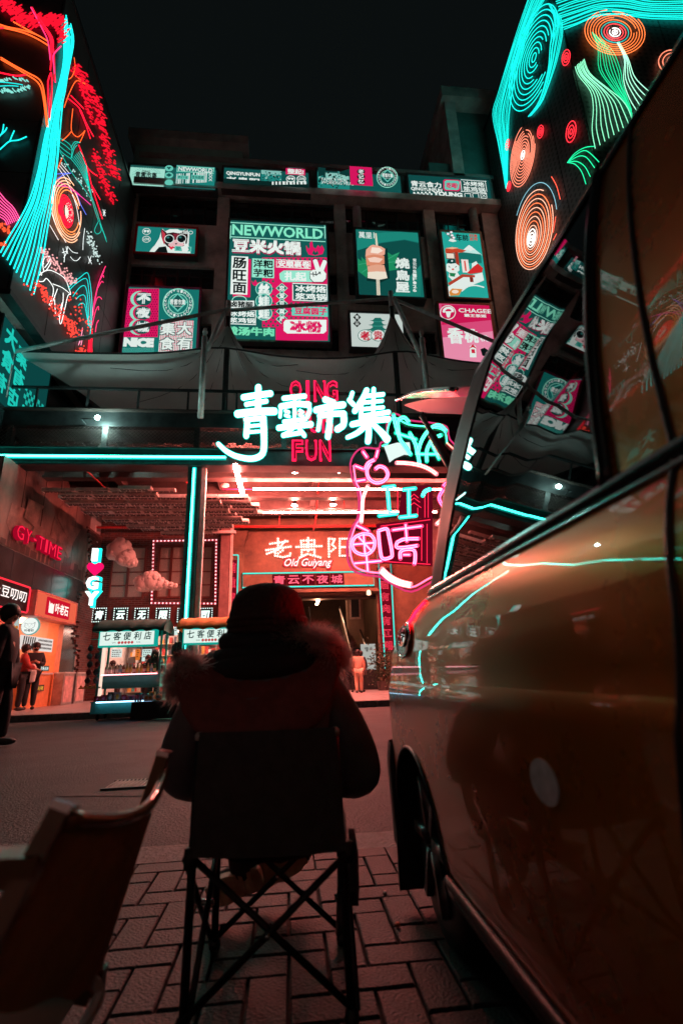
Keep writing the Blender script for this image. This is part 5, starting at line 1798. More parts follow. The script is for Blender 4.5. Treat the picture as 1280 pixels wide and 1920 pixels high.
# two cloud lamps hung in front of the bricks
def cloud(lab, blobs, Y):
    x0, y0, _ = blobs[0]
    t_ = thing('cloud_ornament', lab, 'ornament', tuple(PY(x0, y0, Y)), 'white clouds hanging before the brick wall')
    b = B()
    for (x, y, r_) in blobs:
        c = PY(x, y, Y)
        R_ = r_ * .0185
        b.ball((c.x, Y, c.z), (R_ * 1.05, R_, R_), 14, 9)
        for k in range(int(7 + r_ * .7)):
            d = V((rnd(-1, 1), rnd(-1, .5), rnd(-1, 1))).normalized()
            b.ball(V((c.x, Y, c.z)) + d * R_ * .8, R_ * rnd(.25, .42), 10, 6)
    b.build('body', MAT('cotton_white', (.74, .66, .64), .9, var=.08, scale=6, bump=.5, bscale=24), t_, True)
    c = PY(x0, y0, Y)
    B().tube([(c.x, Y, c.z), (c.x, Y, 6.9)], .006, 4).build('wire', STEEL, t_)
cloud('larger lumpy white cloud hung before the left brick wall window', [(226, 1030, 19), (216, 1036, 14), (236, 1044, 17), (246, 1053, 11), (225, 1018, 10), (213, 1028, 11)], 17.2)
cloud('longer pointed white cloud hung between the two brick wall windows', [(284, 1090, 17), (270, 1094, 15), (261, 1090, 9), (298, 1094, 12), (310, 1096, 8), (320, 1097, 6), (329, 1098, 4), (282, 1080, 9)], 17.0)
# pier to the right of the bricks, drain and white duct
pr_ = thing('brick_pier', 'dull red square pier between brick wall and gate wall', 'pillar', (-2.3, 18.6, .13))
a, c = PY(413, 1050, 18.6), PY(436, 1050, 18.6)
B().bx(a.x, c.x - .1, 18.6, 19.3, .13, 6.2).build('shaft', MAT('dull_red_paint', (.20, .10, .095), .6, var=.25), pr_)
B().bx(c.x - .09, c.x, 18.58, 18.68, .13, 6.2).build('corner_strip', MAT('pale_strip', (.6, .45, .4), .5), pr_)
tag(B().tube([PY(178, 985, 18.9), PY(172, 1005, 18.9), PY(165, 1010, 18.9), PY(180, 1020, 18.9)], .11, 9).build('white_duct', PAINTW, sm=True), 'short bent white duct in the corner above the toothed bricks', 'duct')

# ------------------------------------------------------------------ the shop behind the carts
sh = thing('shop_interior', 'bright shop interior with shelves of goods behind the carts', 'shop', (-4.3, 21, .13))
B().bx(-6.5, -2.1, 22.5, 22.6, .13, 2.7).build('back_wall', PAINTW, sh)
B().bx(-6.56, -6.5, 19.66, 22.5, .13, 2.7).build('side_wall', PAINTW, sh)
B().bx(-2.1, -2.04, 19.66, 22.5, .13, 2.7).build('side_wall', PAINTW, sh)
B().bx(-6.5, -2.1, 19.66, 22.5, 2.64, 2.7).build('ceiling', PAINTW, sh)
for xx in (-5.7, -4.3, -2.9):
    B().bx(xx - .1, xx + .1, 19.9, 22.2, 2.56, 2.6).build('tube_lamp', EM('#ffc2ae', 26, True), sh)
B().bx(-6.50, -6.42, QY - .04, QY + .2, .13, 2.54).build('door_post', EM('#ffd9c4', 1.1), sh)
for sx_ in range(5):
    for lv in range(5):
        B().bx(-6.3 + sx_ * .84, -5.5 + sx_ * .84, 22.0, 22.49, .3 + lv * .45, .33 + lv * .45).build('shelf', WARMW, sh)
b = [B() for _ in range(6)]
for sx_ in range(5):
    for lv in range(5):
        x = -6.28 + sx_ * .84
        while x < -5.56 + sx_ * .84:
            w = rnd(.06, .16)
            h = rnd(.15, .36)
            random.choice(b).bx(x, x + w - .01, 22.05, 22.3, .332 + lv * .45, .332 + lv * .45 + h)
            x += w
for k, c in enumerate(((.6, .5, .4), (.5, .06, .05), (.1, .35, .33), (.7, .35, .08), (.08, .08, .1), (.75, .72, .68))):
    tag(b[k].build('stock', MAT('stock%d' % k, c, .45, var=.2), sh), kind='stuff')
for k, (px0, py0, px1, py1, c) in enumerate(((208, 1216, 230, 1233, '#dfe9e2'), (266, 1217, 285, 1240, '#d3efe6'), (290, 1169, 300, 1190, '#cfe4de'), (254, 1217, 264, 1238, '#d9742e'), (325, 1168, 335, 1191, '#d9efe8'))):
    Yp = 19.9
    a, c2 = PY(px0, py1, Yp), PY(px1, py0, Yp)
    t_ = thing('shop_poster', ('white handwritten notice hanging in the shop behind the left cart', 'pale green sketched notice hanging right of the orange one', 'small blank white notice hanging high behind the green cart', 'orange notice hanging in the shop behind the bottles', 'tall white notice hanging between the two carts')[k], 'notice', tuple(a))
    B().bx(a.x, c2.x, Yp - .015, Yp, a.z, c2.z).build('sheet', EM(c, .95), t_)
    b = B()
    for r_ in range(4):
        x = a.x + .04
        while x < c2.x - .06:
            L = rnd(.03, .08)
            b.bx(x, min(x + L, c2.x - .03), Yp - .019, Yp - .017, c2.z - .07 - r_ * .07, c2.z - .04 - r_ * .07)
            x += L + .025
    b.build('print', EM('#4a1d1d', .7), t_)
    B().bar((a.x + .05, Yp, c2.z), (a.x + .05, Yp, 2.64), .006).build('cord', STEEL, t_)

# ------------------------------------------------------------------ gate of the old town
gt = thing('gate_wall', 'ochre stucco gate wall with a tall opening under the terrace', 'gate', (1.2, QY, .13))
ox0, ox1, oz1 = -1.6, 3.38, 3.62
B().bx(-2.08, 5.6, QY, QY + .3, oz1, 6.9).bx(-2.08, ox0, QY, QY + .3, .13, oz1).bx(ox1, 5.6, QY, QY + .3, .13, oz1).build('wall', GATEM, gt)
for (a, c) in ((-2.04, -1.66), (3.42, 3.98)):
    B().bx(a, c, QY - .14, QY - .001, .13, 5.45).build('pilaster', GATEM, gt)
    m_ = (a + c) / 2
    B().prism([(a, QY - .14, 5.46), (c, QY - .14, 5.46), (c + .16, QY - .3, 5.9), (c + .16, QY - .3, 6.05), (a - .1, QY - .3, 6.05), (a - .1, QY - .3, 5.9)], EY, .29).build('capital', GATEM, gt)
    B().bx(a - .06, c + .06, QY - .2, QY - .142, .13, .5).bx(a - .04, c + .04, QY - .18, QY - .142, .5, .8).build('plinth', GATEM, gt)
B().bx(-1.66, 3.42, QY - .2, QY - .001, 3.62, 3.80).bx(-1.66, 3.42, QY - .28, QY - .21, 3.66, 3.72).build('lintel', GATEM, gt)
B().bx(-2.0, 5.6, QY - .1, QY - .001, 6.1, 6.2).build('cornice', GATEM, gt)
def Zg(y, x=580):
    return PY(x, y, QY - .1).z
def Xg(x, y=1090):
    return PY(x, y, QY - .1).x
# lintel board with neon frame and characters
lb = thing('lintel_sign', 'gate lintel board framed by a thin cyan neon line with red characters', 'sign', (1.2, QY - .1, Zg(1100)))
x0, x1, z0, z1 = Xg(455), Xg(700), Zg(1100), Zg(1074)
B().bx(x0 - .05, x1 + .05, QY - .14, QY - .002, z0 - .04, z1 + .04).build('board', GATEM, lb)
B().tube([(x0, QY - .16, z0), (x1, QY - .16, z0), (x1, QY - .16, z1), (x0, QY - .16, z1)], .024, 6, closed=True).build('neon_frame', EM('#3fe6d6', 1.3), lb)
for k, ch in enumerate('青云不夜城'):
    a = Xg(512 + k * 27.0)
    B().bx(a - .03, a + .50, QY - .152, QY - .143, z0 + .05, z1 - .05).build('backing', EM('#6e0716', .8), lb)
    B().text(ch, (a + .01, QY - .165, z0 + .10), EX, EZ, .44, z1 - z0 - .2, .03).build('lettering', EM('#ff5a70', 1.5), lb)
# bulb lettering
zz2 = lambda p: (340 + p[0] * .296875, 860 + p[1] * .296875)
bl2 = B().ball((0, 0, 0), .040, 7, 5).build('bulb', EM('#ffc9c0', 3.0, True))
b2m = bl2.data
bpy.data.objects.remove(bl2)
strokes = {
    '老': [[(560, 537), (670, 522)], [(610, 505), (610, 560)], [(535, 577), (690, 555)], [(655, 518), (610, 575), (540, 600)], [(592, 580), (592, 612), (640, 622), (684, 612), (688, 598)], [(640, 578), (610, 598)]],
    '贵': [[(755, 517), (840, 515), (840, 540), (757, 542), (755, 517)], [(800, 500), (800, 555)], [(725, 557), (885, 552)], [(762, 575), (838, 573)], [(760, 575), (760, 606)], [(840, 575), (840, 604)], [(800, 582), (798, 602)], [(785, 606), (748, 624)], [(815, 606), (878, 624)]],
    '阳': [[(930, 505), (932, 618)], [(935, 505), (968, 508), (952, 542), (972, 562), (945, 584)], [(1000, 505), (1062, 505), (1064, 612), (1000, 612), (1000, 505)], [(1005, 558), (1060, 558)]]}
for ch, sts in strokes.items():
    p0 = PY(*zz2(sts[0][0]), QY - .08)
    t_ = thing('bulb_character', '%s character made of warm white bulbs on the gate wall' % {'老': 'left', '贵': 'middle', '阳': 'right'}[ch], 'sign', tuple(p0), 'bulb characters above the gate')
    b = B()
    for ln in sts:
        b.stroke([zz2(p) for p in ln], 6.5, lambda x, y: PY(x, y, QY - .002), NY, .03, k=1)
    b.build('channel', MAT('channel_red', (.42, .14, .09), .5), t_)
    for ln in sts:
        w = [PY(*zz2(p), QY - .08) for p in ln]
        bulbs([(p.x, p.z) for p in w] + [(w[-1].x + .001, w[-1].z)], .095, t_, b2m, QY - .06)
og = thing('script_neon', 'white and red neon script Old Guiyang on the gate wall', 'sign', tuple(PY(575, 1066, QY - .1)))
a, c = PY(533, 1067, QY), PY(622, 1047, QY)
for (e, y, col, bd) in ((.05, .03, '#e0122c', .06), (.0, .06, '#ffd8d4', .018)):
    B().text('Old Guiyang', (a.x - e, QY - y, a.z - e), EX, EZ, c.x - a.x + 2 * e, c.z - a.z + 2 * e, bd, .02, shear=.35).build('backing' if e else 'neon_tube', EM(col, 1.3 if e else 1.6, bool(e)), og)
# vertical couplets
def couplet(txt, px0, px1, py0, py1, lab, dy):
    Yc = QY - .22
    a, c = PY(px0, (py0 + py1) / 2, Yc), PY(px1, (py0 + py1) / 2, Yc)
    z0, z1 = PY((px0 + px1) / 2, py1, Yc).z, PY((px0 + px1) / 2, py0, Yc).z
    t_ = thing('couplet_board', lab, 'sign', (a.x, Yc, z0), 'red neon couplet boards beside the gate')
    B().bx(a.x, c.x, Yc, Yc + .07, z0, z1).build('board', EM('#7d0d20', .8, True), t_)
    n = len(txt)
    h = (z1 - z0) / n
    for k, ch in enumerate(txt):
        zb = z1 - (k + 1) * h
        w = (c.x - a.x) * .72
        B().text(ch, (a.x + (c.x - a.x) * .14, Yc - .012, zb + h * .14), EX, EZ, w, h * .7, .07).build('outline', EM('#ff3d55', 1.3), t_)
        B().text(ch, (a.x + (c.x - a.x) * .14 + .02, Yc - .02, zb + h * .14 + .02), EX, EZ, w - .04, h * .7 - .04, .0).build('lettering', EM('#7d0d20', .9), t_)
    for xx in dy:
        p, q = PY(xx[0], xx[1], Yc), PY(xx[2], xx[3], Yc)
        B().tube([(p.x, Yc - .03, p.z), (q.x, Yc - .03, q.z)], .024, 6).build('neon_tube', EM('#35e0d0', 1.2), t_)
couplet('有酒有肉有江湖', 711, 734, 1064, 1222, 'tall red neon couplet board right of the gate opening', [(708, 1040, 722, 1256), (731, 1040, 741, 1240)])
couplet('有故事有', 432, 443, 1050, 1165, 'narrow red neon couplet board left of the gate opening', [(447, 1041, 444, 1160), (437, 1041, 447, 1041)])
for (px, py, lab) in ((691, 1112, 'right'), (458, 1112, 'left')):
    p = PY(px, py, QY - .45)
    t_ = thing('lantern', 'small glass lantern under the gate lintel, %s one' % lab, 'lantern', tuple(p), 'small lanterns under the gate lintel')
    B().lathe((p.x, p.y, p.z - .08), [(.05, 0), (.085, .03), (.075, .16), (.03, .2)], 8).build('glass', EM('#ffd2a8', 2.2), t_)
    B().bar((p.x, p.y, p.z + .12), (p.x, p.y, p.z + .35), .02).build('bracket', STEEL, t_)
# hall behind the gate with stair and escalators
hl = thing('gate_hall', 'dim brown hall seen through the gate opening', 'hall', (1, 24, .13))
HM = MAT('hall_brown', (.26, .17, .12), .6, var=.4, scale=.8, detail=8)
for x_ in (-1.9, 4.6):
    B().bx(x_, x_ + .2, 19.71, 34, .13, 7).build('side_wall', HM, hl)
B().bx(-1.9, 4.8, 34, 34.2, .13, 8).build('end_wall', HM, hl)
for k in range(12):
    z = 3.62 + .0 + k * .28
    y = 20.0 + k * 1.1
    B().bx(-1.7, 4.6, y, y + 1.1, z, z + .3).build('ceiling_step', MAT('hall_ceiling', (.12, .09, .075), .6, var=.4), hl)
    B().bx(-1.7, 4.6, y + .02, y + .1, z - .07, z - .001).build('ceiling_beam', STEELR, hl)
for k in range(4):
    B().bx(1.2 - .05, 1.2 + .05, 20.4 + k * 2.4, 21.6 + k * 2.4, 3.50 + k * .6, 3.54 + k * .6).build('strip_lamp', EM('#ffb890', 60, True), hl)
for k in range(7):
    B().bx(-1.69, -1.65, 20.2 + k * .9, 20.75 + k * .9, 2.1 + k * .3, 2.5 + k * .3).build('wall_lamp', EM('#ffd9c0', 1.5), hl)
# flight of steps
sf = thing('staircase', 'black flight of steps between the escalators in the gate hall', 'stairs', (1.9, 22, .13))
for k in range(18):
    B().bx(1.15, 2.75, 21.2 + k * .3, 27, .13 + k * .165, .13 + (k + 1) * .165 - .004).build('step', MAT('black_stone', (.03, .028, .028), .4), sf)
def escal(x, lab):
    t_ = thing('escalator', lab, 'escalator', (x, 21, .13), 'escalators in the gate hall')
    for sx_ in (-.32, .32):
        b = B()
        pts = [(x + sx_, 20.6, 1.02), (x + sx_, 21.1, 1.05), (x + sx_, 26.6, 4.0), (x + sx_, 27.2, 4.05)]
        b.tube(pts, .045, 6)
        b.build('handrail', BLKG, t_)
        B().prism([(x + sx_ - .012, 20.75, .25), (x + sx_ - .012, 20.8, .95), (x + sx_ - .012, 21.1, 1.0), (x + sx_ - .012, 26.6, 3.95), (x + sx_ - .012, 26.6, 3.1), (x + sx_ - .012, 21.2, .25)], EX, .024).build('balustrade', MAT('amber_steel', (.55, .35, .2), .3, .7, var=.3), t_)
        B().tube([(x + sx_ * 1.1, 20.8, .93), (x + sx_ * 1.1, 21.1, .96), (x + sx_ * 1.1, 26.6, 3.9)], .018, 5).build('light_strip', EM('#ffb58a', 1.2), t_)
    for k in range(20):
        B().bx(x - .29, x + .29, 20.9 + k * .29, 21.19 + k * .29, .1 + k * .155, .25 + k * .155).build('step', STEEL, t_)
escal(.75, 'left escalator rising inside the gate hall')
escal(3.0, 'right escalator rising inside the gate hall')
p = PY(660, 1170, 24)
t_ = thing('hall_pillar', 'square brown pillar with a pale notice rising beside the right escalator', 'pillar', (p.x, 24, .13))
B().bx(p.x - .2, p.x + .55, 24, 24.6, .13, 6).build('shaft', HM, t_)
B().bx(p.x - .1, p.x + .42, 23.95, 23.99, 3.1, 4.3).build('frame', MAT('pale_strip', (.6, .45, .4), .5), t_)
B().bx(p.x - .02, p.x + .34, 23.93, 23.949, 3.2, 4.15).build('notice', BLK, t_)
a, c = PY(678, 1256, 20.4), PY(703, 1207, 20.4)
t_ = thing('standing_banner', 'plain white standing banner with two characters inside the gate', 'banner', tuple(a))
B().bx(a.x, c.x, 20.4, 20.44, a.z, c.z).build('panel', EM('#bfc0b8', .8, True), t_)
B().text('徳玉', (a.x + .15, 20.396, c.z - .24), EX, EZ, .32, .13, .02).build('lettering', EM('#1a1512', .6), t_)
B().bx(a.x - .02, c.x + .02, 20.38, 20.5, .13, a.z).build('base', STEEL, t_)
# brackets on the inner side wall: menu strips
for k, (px, py) in enumerate(((531, 1125), (531, 1143), (532, 1159))):
    p = PY(px, py, 21.5)
    t_ = tag(B().box(p, (.2, .1, .26)).build('lit_plaque', EM('#ffe2d2', 1.3)), ('topmost', 'middle', 'lowest')[k] + ' of three small white plaques inside the left of the gate', 'plaque', 'small white plaques inside the gate')
p = PY(535, 1195, 21.2)
tag(B().bx(p.x - .08, p.x + .12, 21.2, 21.25, p.z - .45, p.z + .7).build('hanging_banner', EM('#b06a30', .7)), 'narrow amber banner hanging inside the left of the gate', 'banner')
# shrub by the gate plinth
sb = thing('potted_shrub', 'dark leafy shrub growing beside the right gate pilaster', 'shrub', (3.3, 18.5, .13))
b = B()
for k in range(900):
    d = V((random.gauss(0, .26), random.gauss(0, .22), random.gauss(.75, .36)))
    if d.z < .15:
        continue
    a_ = V((rnd(-1, 1), rnd(-1, 1), rnd(-.4, 1))).normalized() * .09
    s_ = a_.cross(V((rnd(-1, 1), rnd(-1, 1), rnd(-1, 1)))).normalized() * .03
    p = V((3.3, 18.5, .13)) + d
    b.add([p, p + a_ * .5 + s_, p + a_, p + a_ * .5 - s_], [(0, 1, 2, 3)])
tag(b.build('foliage', MAT('dark_leaf', (.035, .06, .03), .5, var=.4), sb), kind='stuff')
B().lathe((3.3, 18.5, .13), [(.2, 0), (.26, .3), (.24, .3)], 12).build('pot', STEELR, sb)
B().tube([(3.3, 18.5, .4), (3.33, 18.5, .9)], .03, 5).build('stem', WOODR, sb)

# ------------------------------------------------------------------ the market name over the beam
YM = TY - .45
zm3 = lambda p: (400 + p[0] * .40625, 690 + p[1] * .40625)
mpM = lambda dy: (lambda x, y: PY(x, y, YM - dy))
mk = {
 '青': [([(140, 138), (200, 128), (264, 120)], 27), ([(152, 170), (245, 155)], 22), ([(112, 214), (200, 204), (282, 202)], 34), ([(208, 92), (206, 205)], 30), ([(158, 245), (152, 315)], 27), ([(150, 240), (236, 234)], 24), ([(230, 236), (234, 320), (228, 395), (180, 420), (110, 410), (60, 385), (24, 352)], [34, 20]), ([(170, 270), (212, 266)], 13), ([(170, 298), (212, 294)], 13)],
 '雲': [([(325, 142), (420, 132)], 24), ([(312, 180), (380, 168), (440, 172)], 26), ([(312, 182), (308, 226)], 17), ([(440, 176), (444, 200), (432, 226)], 22), ([(376, 138), (374, 232)], 20), ([(332, 200), (348, 206)], 13), ([(332, 220), (350, 226)], 13), ([(398, 198), (412, 206)], 13), ([(398, 218), (414, 226)], 13), ([(326, 250), (426, 238)], 20), ([(302, 278), (450, 262)], 26), ([(372, 272), (345, 300), (322, 312)], 22), ([(322, 314), (408, 300)], 20), ([(398, 284), (420, 314)], 22)],
 '市': [([(515, 148), (552, 162)], 26), ([(474, 196), (540, 180), (598, 172)], 30), ([(492, 222), (484, 286)], 22), ([(490, 222), (545, 214), (600, 212)], 25), ([(600, 214), (600, 262), (572, 284)], 30), ([(540, 180), (536, 250), (528, 318)], 28)],
 '集': [([(640, 118), (630, 150)], 22), ([(625, 150), (645, 170)], 22), ([(706, 106), (690, 140), (652, 200)], 26), ([(682, 160), (680, 236)], 22), ([(700, 132), (782, 124)], 20), ([(690, 162), (778, 154)], 16), ([(690, 192), (782, 184)], 16), ([(680, 226), (806, 206)], 24), ([(738, 100), (736, 216)], 22), ([(640, 262), (720, 246), (806, 238)], 26), ([(714, 226), (716, 300), (712, 340)], 28), ([(700, 268), (665, 300), (618, 322)], [28, 20]), ([(736, 262), (775, 300), (800, 330)], [24, 36])]}
ms = thing('market_sign', 'large white brush characters edged in cyan glow over the terrace beam', 'sign', tuple(PY(580, 800, YM)))
for ch, sts in mk.items():
    f, h = B(), B()
    for i, (pts, w) in enumerate(sts):
        P_ = [zm3(p) for p in pts]
        wv = [x * .40625 * (.66 if x < 25 else .8) for x in (w if isinstance(w, list) else [w, w])]
        f.stroke(P_, wv, mpM(.10 + i * .0015), NY, .05)
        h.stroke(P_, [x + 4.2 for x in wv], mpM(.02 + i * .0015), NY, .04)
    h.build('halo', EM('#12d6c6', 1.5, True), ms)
    f.build('character', EM('#b0fff2', 9, True), ms)
for xx in (-1.2, .1, 1.5, 2.5):
    B().bx(xx - .03, xx + .03, YM + .02, TY - .005, 7.5, 7.56).build('bracket', STEEL, ms)
qn = thing('red_letter_sign', 'red double line letters QING YUN FUN behind the white characters', 'sign', tuple(PY(585, 865, YM + .2)))
for (txt, x0, y0, x1, y1) in (('QING', 543, 715, 633, 754), ('YUN', 553, 772, 626, 812), ('FUN', 545, 826, 622, 865)):
    w = (x1 - x0) / len(txt)
    for k, ch in enumerate(txt):
        xa, xb = x0 + k * w + 2, x0 + (k + 1) * w - 2
        if ch == 'I':
            xa, xb = xa + 6, xb - 6
        elif txt == 'QING':
            xa, xb = xa - 2, xb + 2
        Yq = YM + .16
        a, c = PY(xa, (y0 + y1) / 2, Yq), PY(xb, (y0 + y1) / 2, Yq)
        z0, z1 = PY((xa + xb) / 2, y1, Yq).z, PY((xa + xb) / 2, y0, Yq).z
        B().text(ch, (a.x, Yq, z0), EX, EZ, c.x - a.x, z1 - z0, .035, .05).build('letter', EM('#ff1846', 2.2, True), qn)
        e = .05
        B().text(ch, (a.x + e, Yq - .056, z0 + e), EX, EZ, c.x - a.x - 2 * e, z1 - z0 - 2 * e, .0, .004).build('inset', EM('#8c0a2c', .9), qn)

# ------------------------------------------------------------------ hanging acrylic neon sign
YA = 12.7
ACR = GLASS('acrylic', (.80, .66, .68), .8, .12)
ac = thing('acrylic_neon_sign', 'big scalloped clear acrylic sign with pink and green neon tubes', 'sign', tuple(PY(770, 1000, YA)))
outl = [(700, 368), (760, 372), (772, 345), (800, 330), (800, 260), (830, 208), (900, 240), (1000, 252), (1075, 270), (1090, 330), (1160, 400), (1190, 480), (1188, 565), (1120, 640), (1090, 780), (1102, 860), (1090, 940), (1000, 990), (912, 1032), (830, 1000), (762, 962), (700, 955), (640, 930), (618, 870), (620, 800), (642, 732), (662, 700), (672, 640), (664, 560), (644, 520), (632, 440), (660, 385)]
oo = smooth(outl, 3, True)
B().prism([PY(*zm3(p), YA) for p in oo], NY, .03).build('acrylic_plate', ACR, ac)
B().tube([PY(*zm3(p), YA - .02) for p in oo], .028, 5, closed=True).build('lit_edge', EM('#e03a78', 1.0), ac)
for q in ([(750, 720), (1010, 690), (1010, 915), (760, 900)], [(870, 548), (1010, 540), (1010, 690), (850, 700)]):
    B().prism([PY(*zm3(p), YA - .045) for p in q], NY, .012).build('red_backing', EM('#6a0a20', .8, True), ac)
B().prism([PY(*zm3(p), YA - .045) for p in [(786, 362), (846, 346), (904, 344), (912, 404), (880, 400), (836, 418), (812, 436), (800, 400)]], NY, .02).build('white_backing', EM('#dff4ee', 1.1, True), ac)
acr = {
 ('#ff5a80', '#ff3a6c'): [[(724, 442), (708, 470), (716, 508), (750, 530), (788, 520), (804, 492), (792, 464), (766, 454), (748, 466)], [(700, 470), (712, 440), (742, 424)], [(654, 452), (690, 466)], [(660, 522), (700, 516)], [(690, 386), (708, 412)], [(758, 380), (750, 412)],
   [(690, 765), (655, 780), (640, 812), (655, 848), (700, 862), (735, 840), (744, 800), (725, 770), (690, 765)], [(692, 766), (700, 862)], [(645, 815), (742, 806)], [(668, 778), (730, 846)], [(650, 902), (775, 890)], [(706, 866), (712, 938)], [(660, 726), (716, 754)],
   [(760, 752), (798, 742), (808, 770), (824, 858), (812, 876), (782, 880), (770, 850), (760, 752)], [(826, 748), (960, 730)], [(886, 722), (892, 800)], [(846, 805), (880, 790), (945, 788)], [(862, 880), (862, 850), (886, 838), (925, 842), (930, 880), (926, 905)], [(846, 806), (850, 830), (940, 820)], [(875, 862), (905, 862)]],
 ('#ff7a70', '#ff7a86'): [[(712, 545), (690, 600), (686, 660), (682, 712)], [(845, 438), (900, 440), (960, 452), (1000, 470), (1028, 490)], [(770, 938), (810, 975), (860, 998), (908, 1008)], [(778, 926), (815, 960), (862, 984), (910, 996)], [(1090, 650), (1078, 720), (1066, 780)], [(1030, 720), (1060, 690), (1080, 660)]],
 ('#40ffe0', '#14c8b4'): [[(782, 552), (834, 546)], [(802, 550), (812, 672)], [(764, 682), (845, 672)], [(876, 562), (930, 556)], [(900, 560), (902, 686)], [(860, 690), (934, 682)], [(965, 590), (975, 570), (998, 560)]],
 ('#40ffb0', '#0fae86'): [[(830, 216), (842, 270), (862, 330), (880, 356), (910, 400)], [(860, 330), (850, 250), (878, 228), (900, 250)], [(905, 300), (932, 352), (940, 400)], [(950, 440), (944, 390), (962, 330), (1000, 280), (1040, 264), (1072, 290)], [(984, 432), (984, 380), (1010, 330), (1050, 310)], [(944, 398), (1040, 398)], [(1000, 340), (1040, 420)], [(840, 300), (935, 330)]],
 ('#ff4a78', '#e0245c'): [[(1060, 545), (1080, 530), (1120, 540), (1140, 560), (1180, 556)], [(1075, 560), (1110, 600)], [(1040, 830), (1060, 815), (1084, 830), (1086, 870), (1060, 890), (1040, 870)], [(1030, 920), (1070, 915)], [(1060, 560), (1040, 600), (1060, 640)]]}
for (core, glow), lines in acr.items():
    for ln in lines:
        P_ = [zm3(p) for p in ln]
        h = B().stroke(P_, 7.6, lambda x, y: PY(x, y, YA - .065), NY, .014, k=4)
        c = B()
        Q_ = smooth(P_, 3)
        offs = (0,) if len(P_) < 3 and glow != '#ff4a78' else (-1.75, 1.75)
        for of in offs:
            R2 = []
            for i in range(len(Q_)):
                a, d = Q_[max(i - 1, 0)], Q_[min(i + 1, len(Q_) - 1)]
                l = math.hypot(d[0] - a[0], d[1] - a[1]) or 1
                R2.append((Q_[i][0] - (d[1] - a[1]) / l * of, Q_[i][1] + (d[0] - a[0]) / l * of))
            c.tube([PY(x, y, YA - .09) for x, y in R2], .014 if of else .02, 5)
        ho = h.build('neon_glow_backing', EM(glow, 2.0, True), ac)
        c.build('neon_tube', EM(core, 9, True), ho)
b = B()
for ln in ([(905, 600), (925, 582), (945, 600)], [(898, 620), (925, 600), (952, 620)], [(892, 645), (925, 622), (958, 645)], [(908, 645), (908, 680)], [(942, 645), (942, 680)], [(975, 560), (975, 690)], [(990, 560), (990, 690)], [(770, 730), (1000, 700)], [(768, 892), (1000, 906)], [(960, 740), (960, 890)], [(985, 720), (985, 900)], [(850, 560), (850, 690)]):
    b.tube([PY(*zm3(p), YA - .06) for p in ln], .012, 5)
b.build('red_tube', EM('#ff2448', 1.6), ac)
inn = [(x + (870 - x) * .06, y + (640 - y) * .05) for x, y in outl]
for i0, i1, col in ((14, 20, '#ff5a80'), (20, 30, '#ff5a80'), (2, 9, '#40ffb0'), (9, 14, '#ff7a70')):
    seg = smooth(inn[i0:i1 + 1], 4)
    B().tube([PY(*zm3(p), YA - .07) for p in seg], .022, 6).build('neon_tube', EM(col, 4), ac)
for (px, py) in ((700, 760), (800, 760)):
    p = PY(px, py, YA)
    B().tube([(p.x, YA, p.z - 1.2), (p.x, TY - .1, p.z + .9)], .012, 5).build('wire', STEEL, ac)


# ------------------------------------------------------------------ skinned figures
def skin(name, J, E, mat, parent, lv=1, base=None):
    """J: {joint: (x, y, z, radius[, radius2])}; E: pairs of joints; grown into one continuous surface"""
    me = bpy.data.meshes.new(name)
    ks = list(J)
    me.from_pydata([V(J[k][:3]) for k in ks], [(ks.index(a), ks.index(b_)) for a, b_ in E], [])
    me.materials.append(mat)
    o = bpy.data.objects.new(name, me)
    COL.objects.link(o)
    md = o.modifiers.new('skin', 'SKIN')
    md.use_smooth_shade = True
    sl = me.skin_vertices.new() if not me.skin_vertices else me.skin_vertices[0]
    sd = me.skin_vertices[0].data
    for i, k in enumerate(ks):
        r = J[k][3]
        r2 = J[k][4] if len(J[k]) > 4 else r
        sd[i].radius = (r, r2)
        sd[i].use_root = i == 0
    sb_ = o.modifiers.new('sub', 'SUBSURF')
    sb_.levels = sb_.render_levels = lv
    if parent:
        o.parent = parent
        if not parent.get('local'):
            o.matrix_parent_inverse = MX.Translation(-parent.location)
    return o

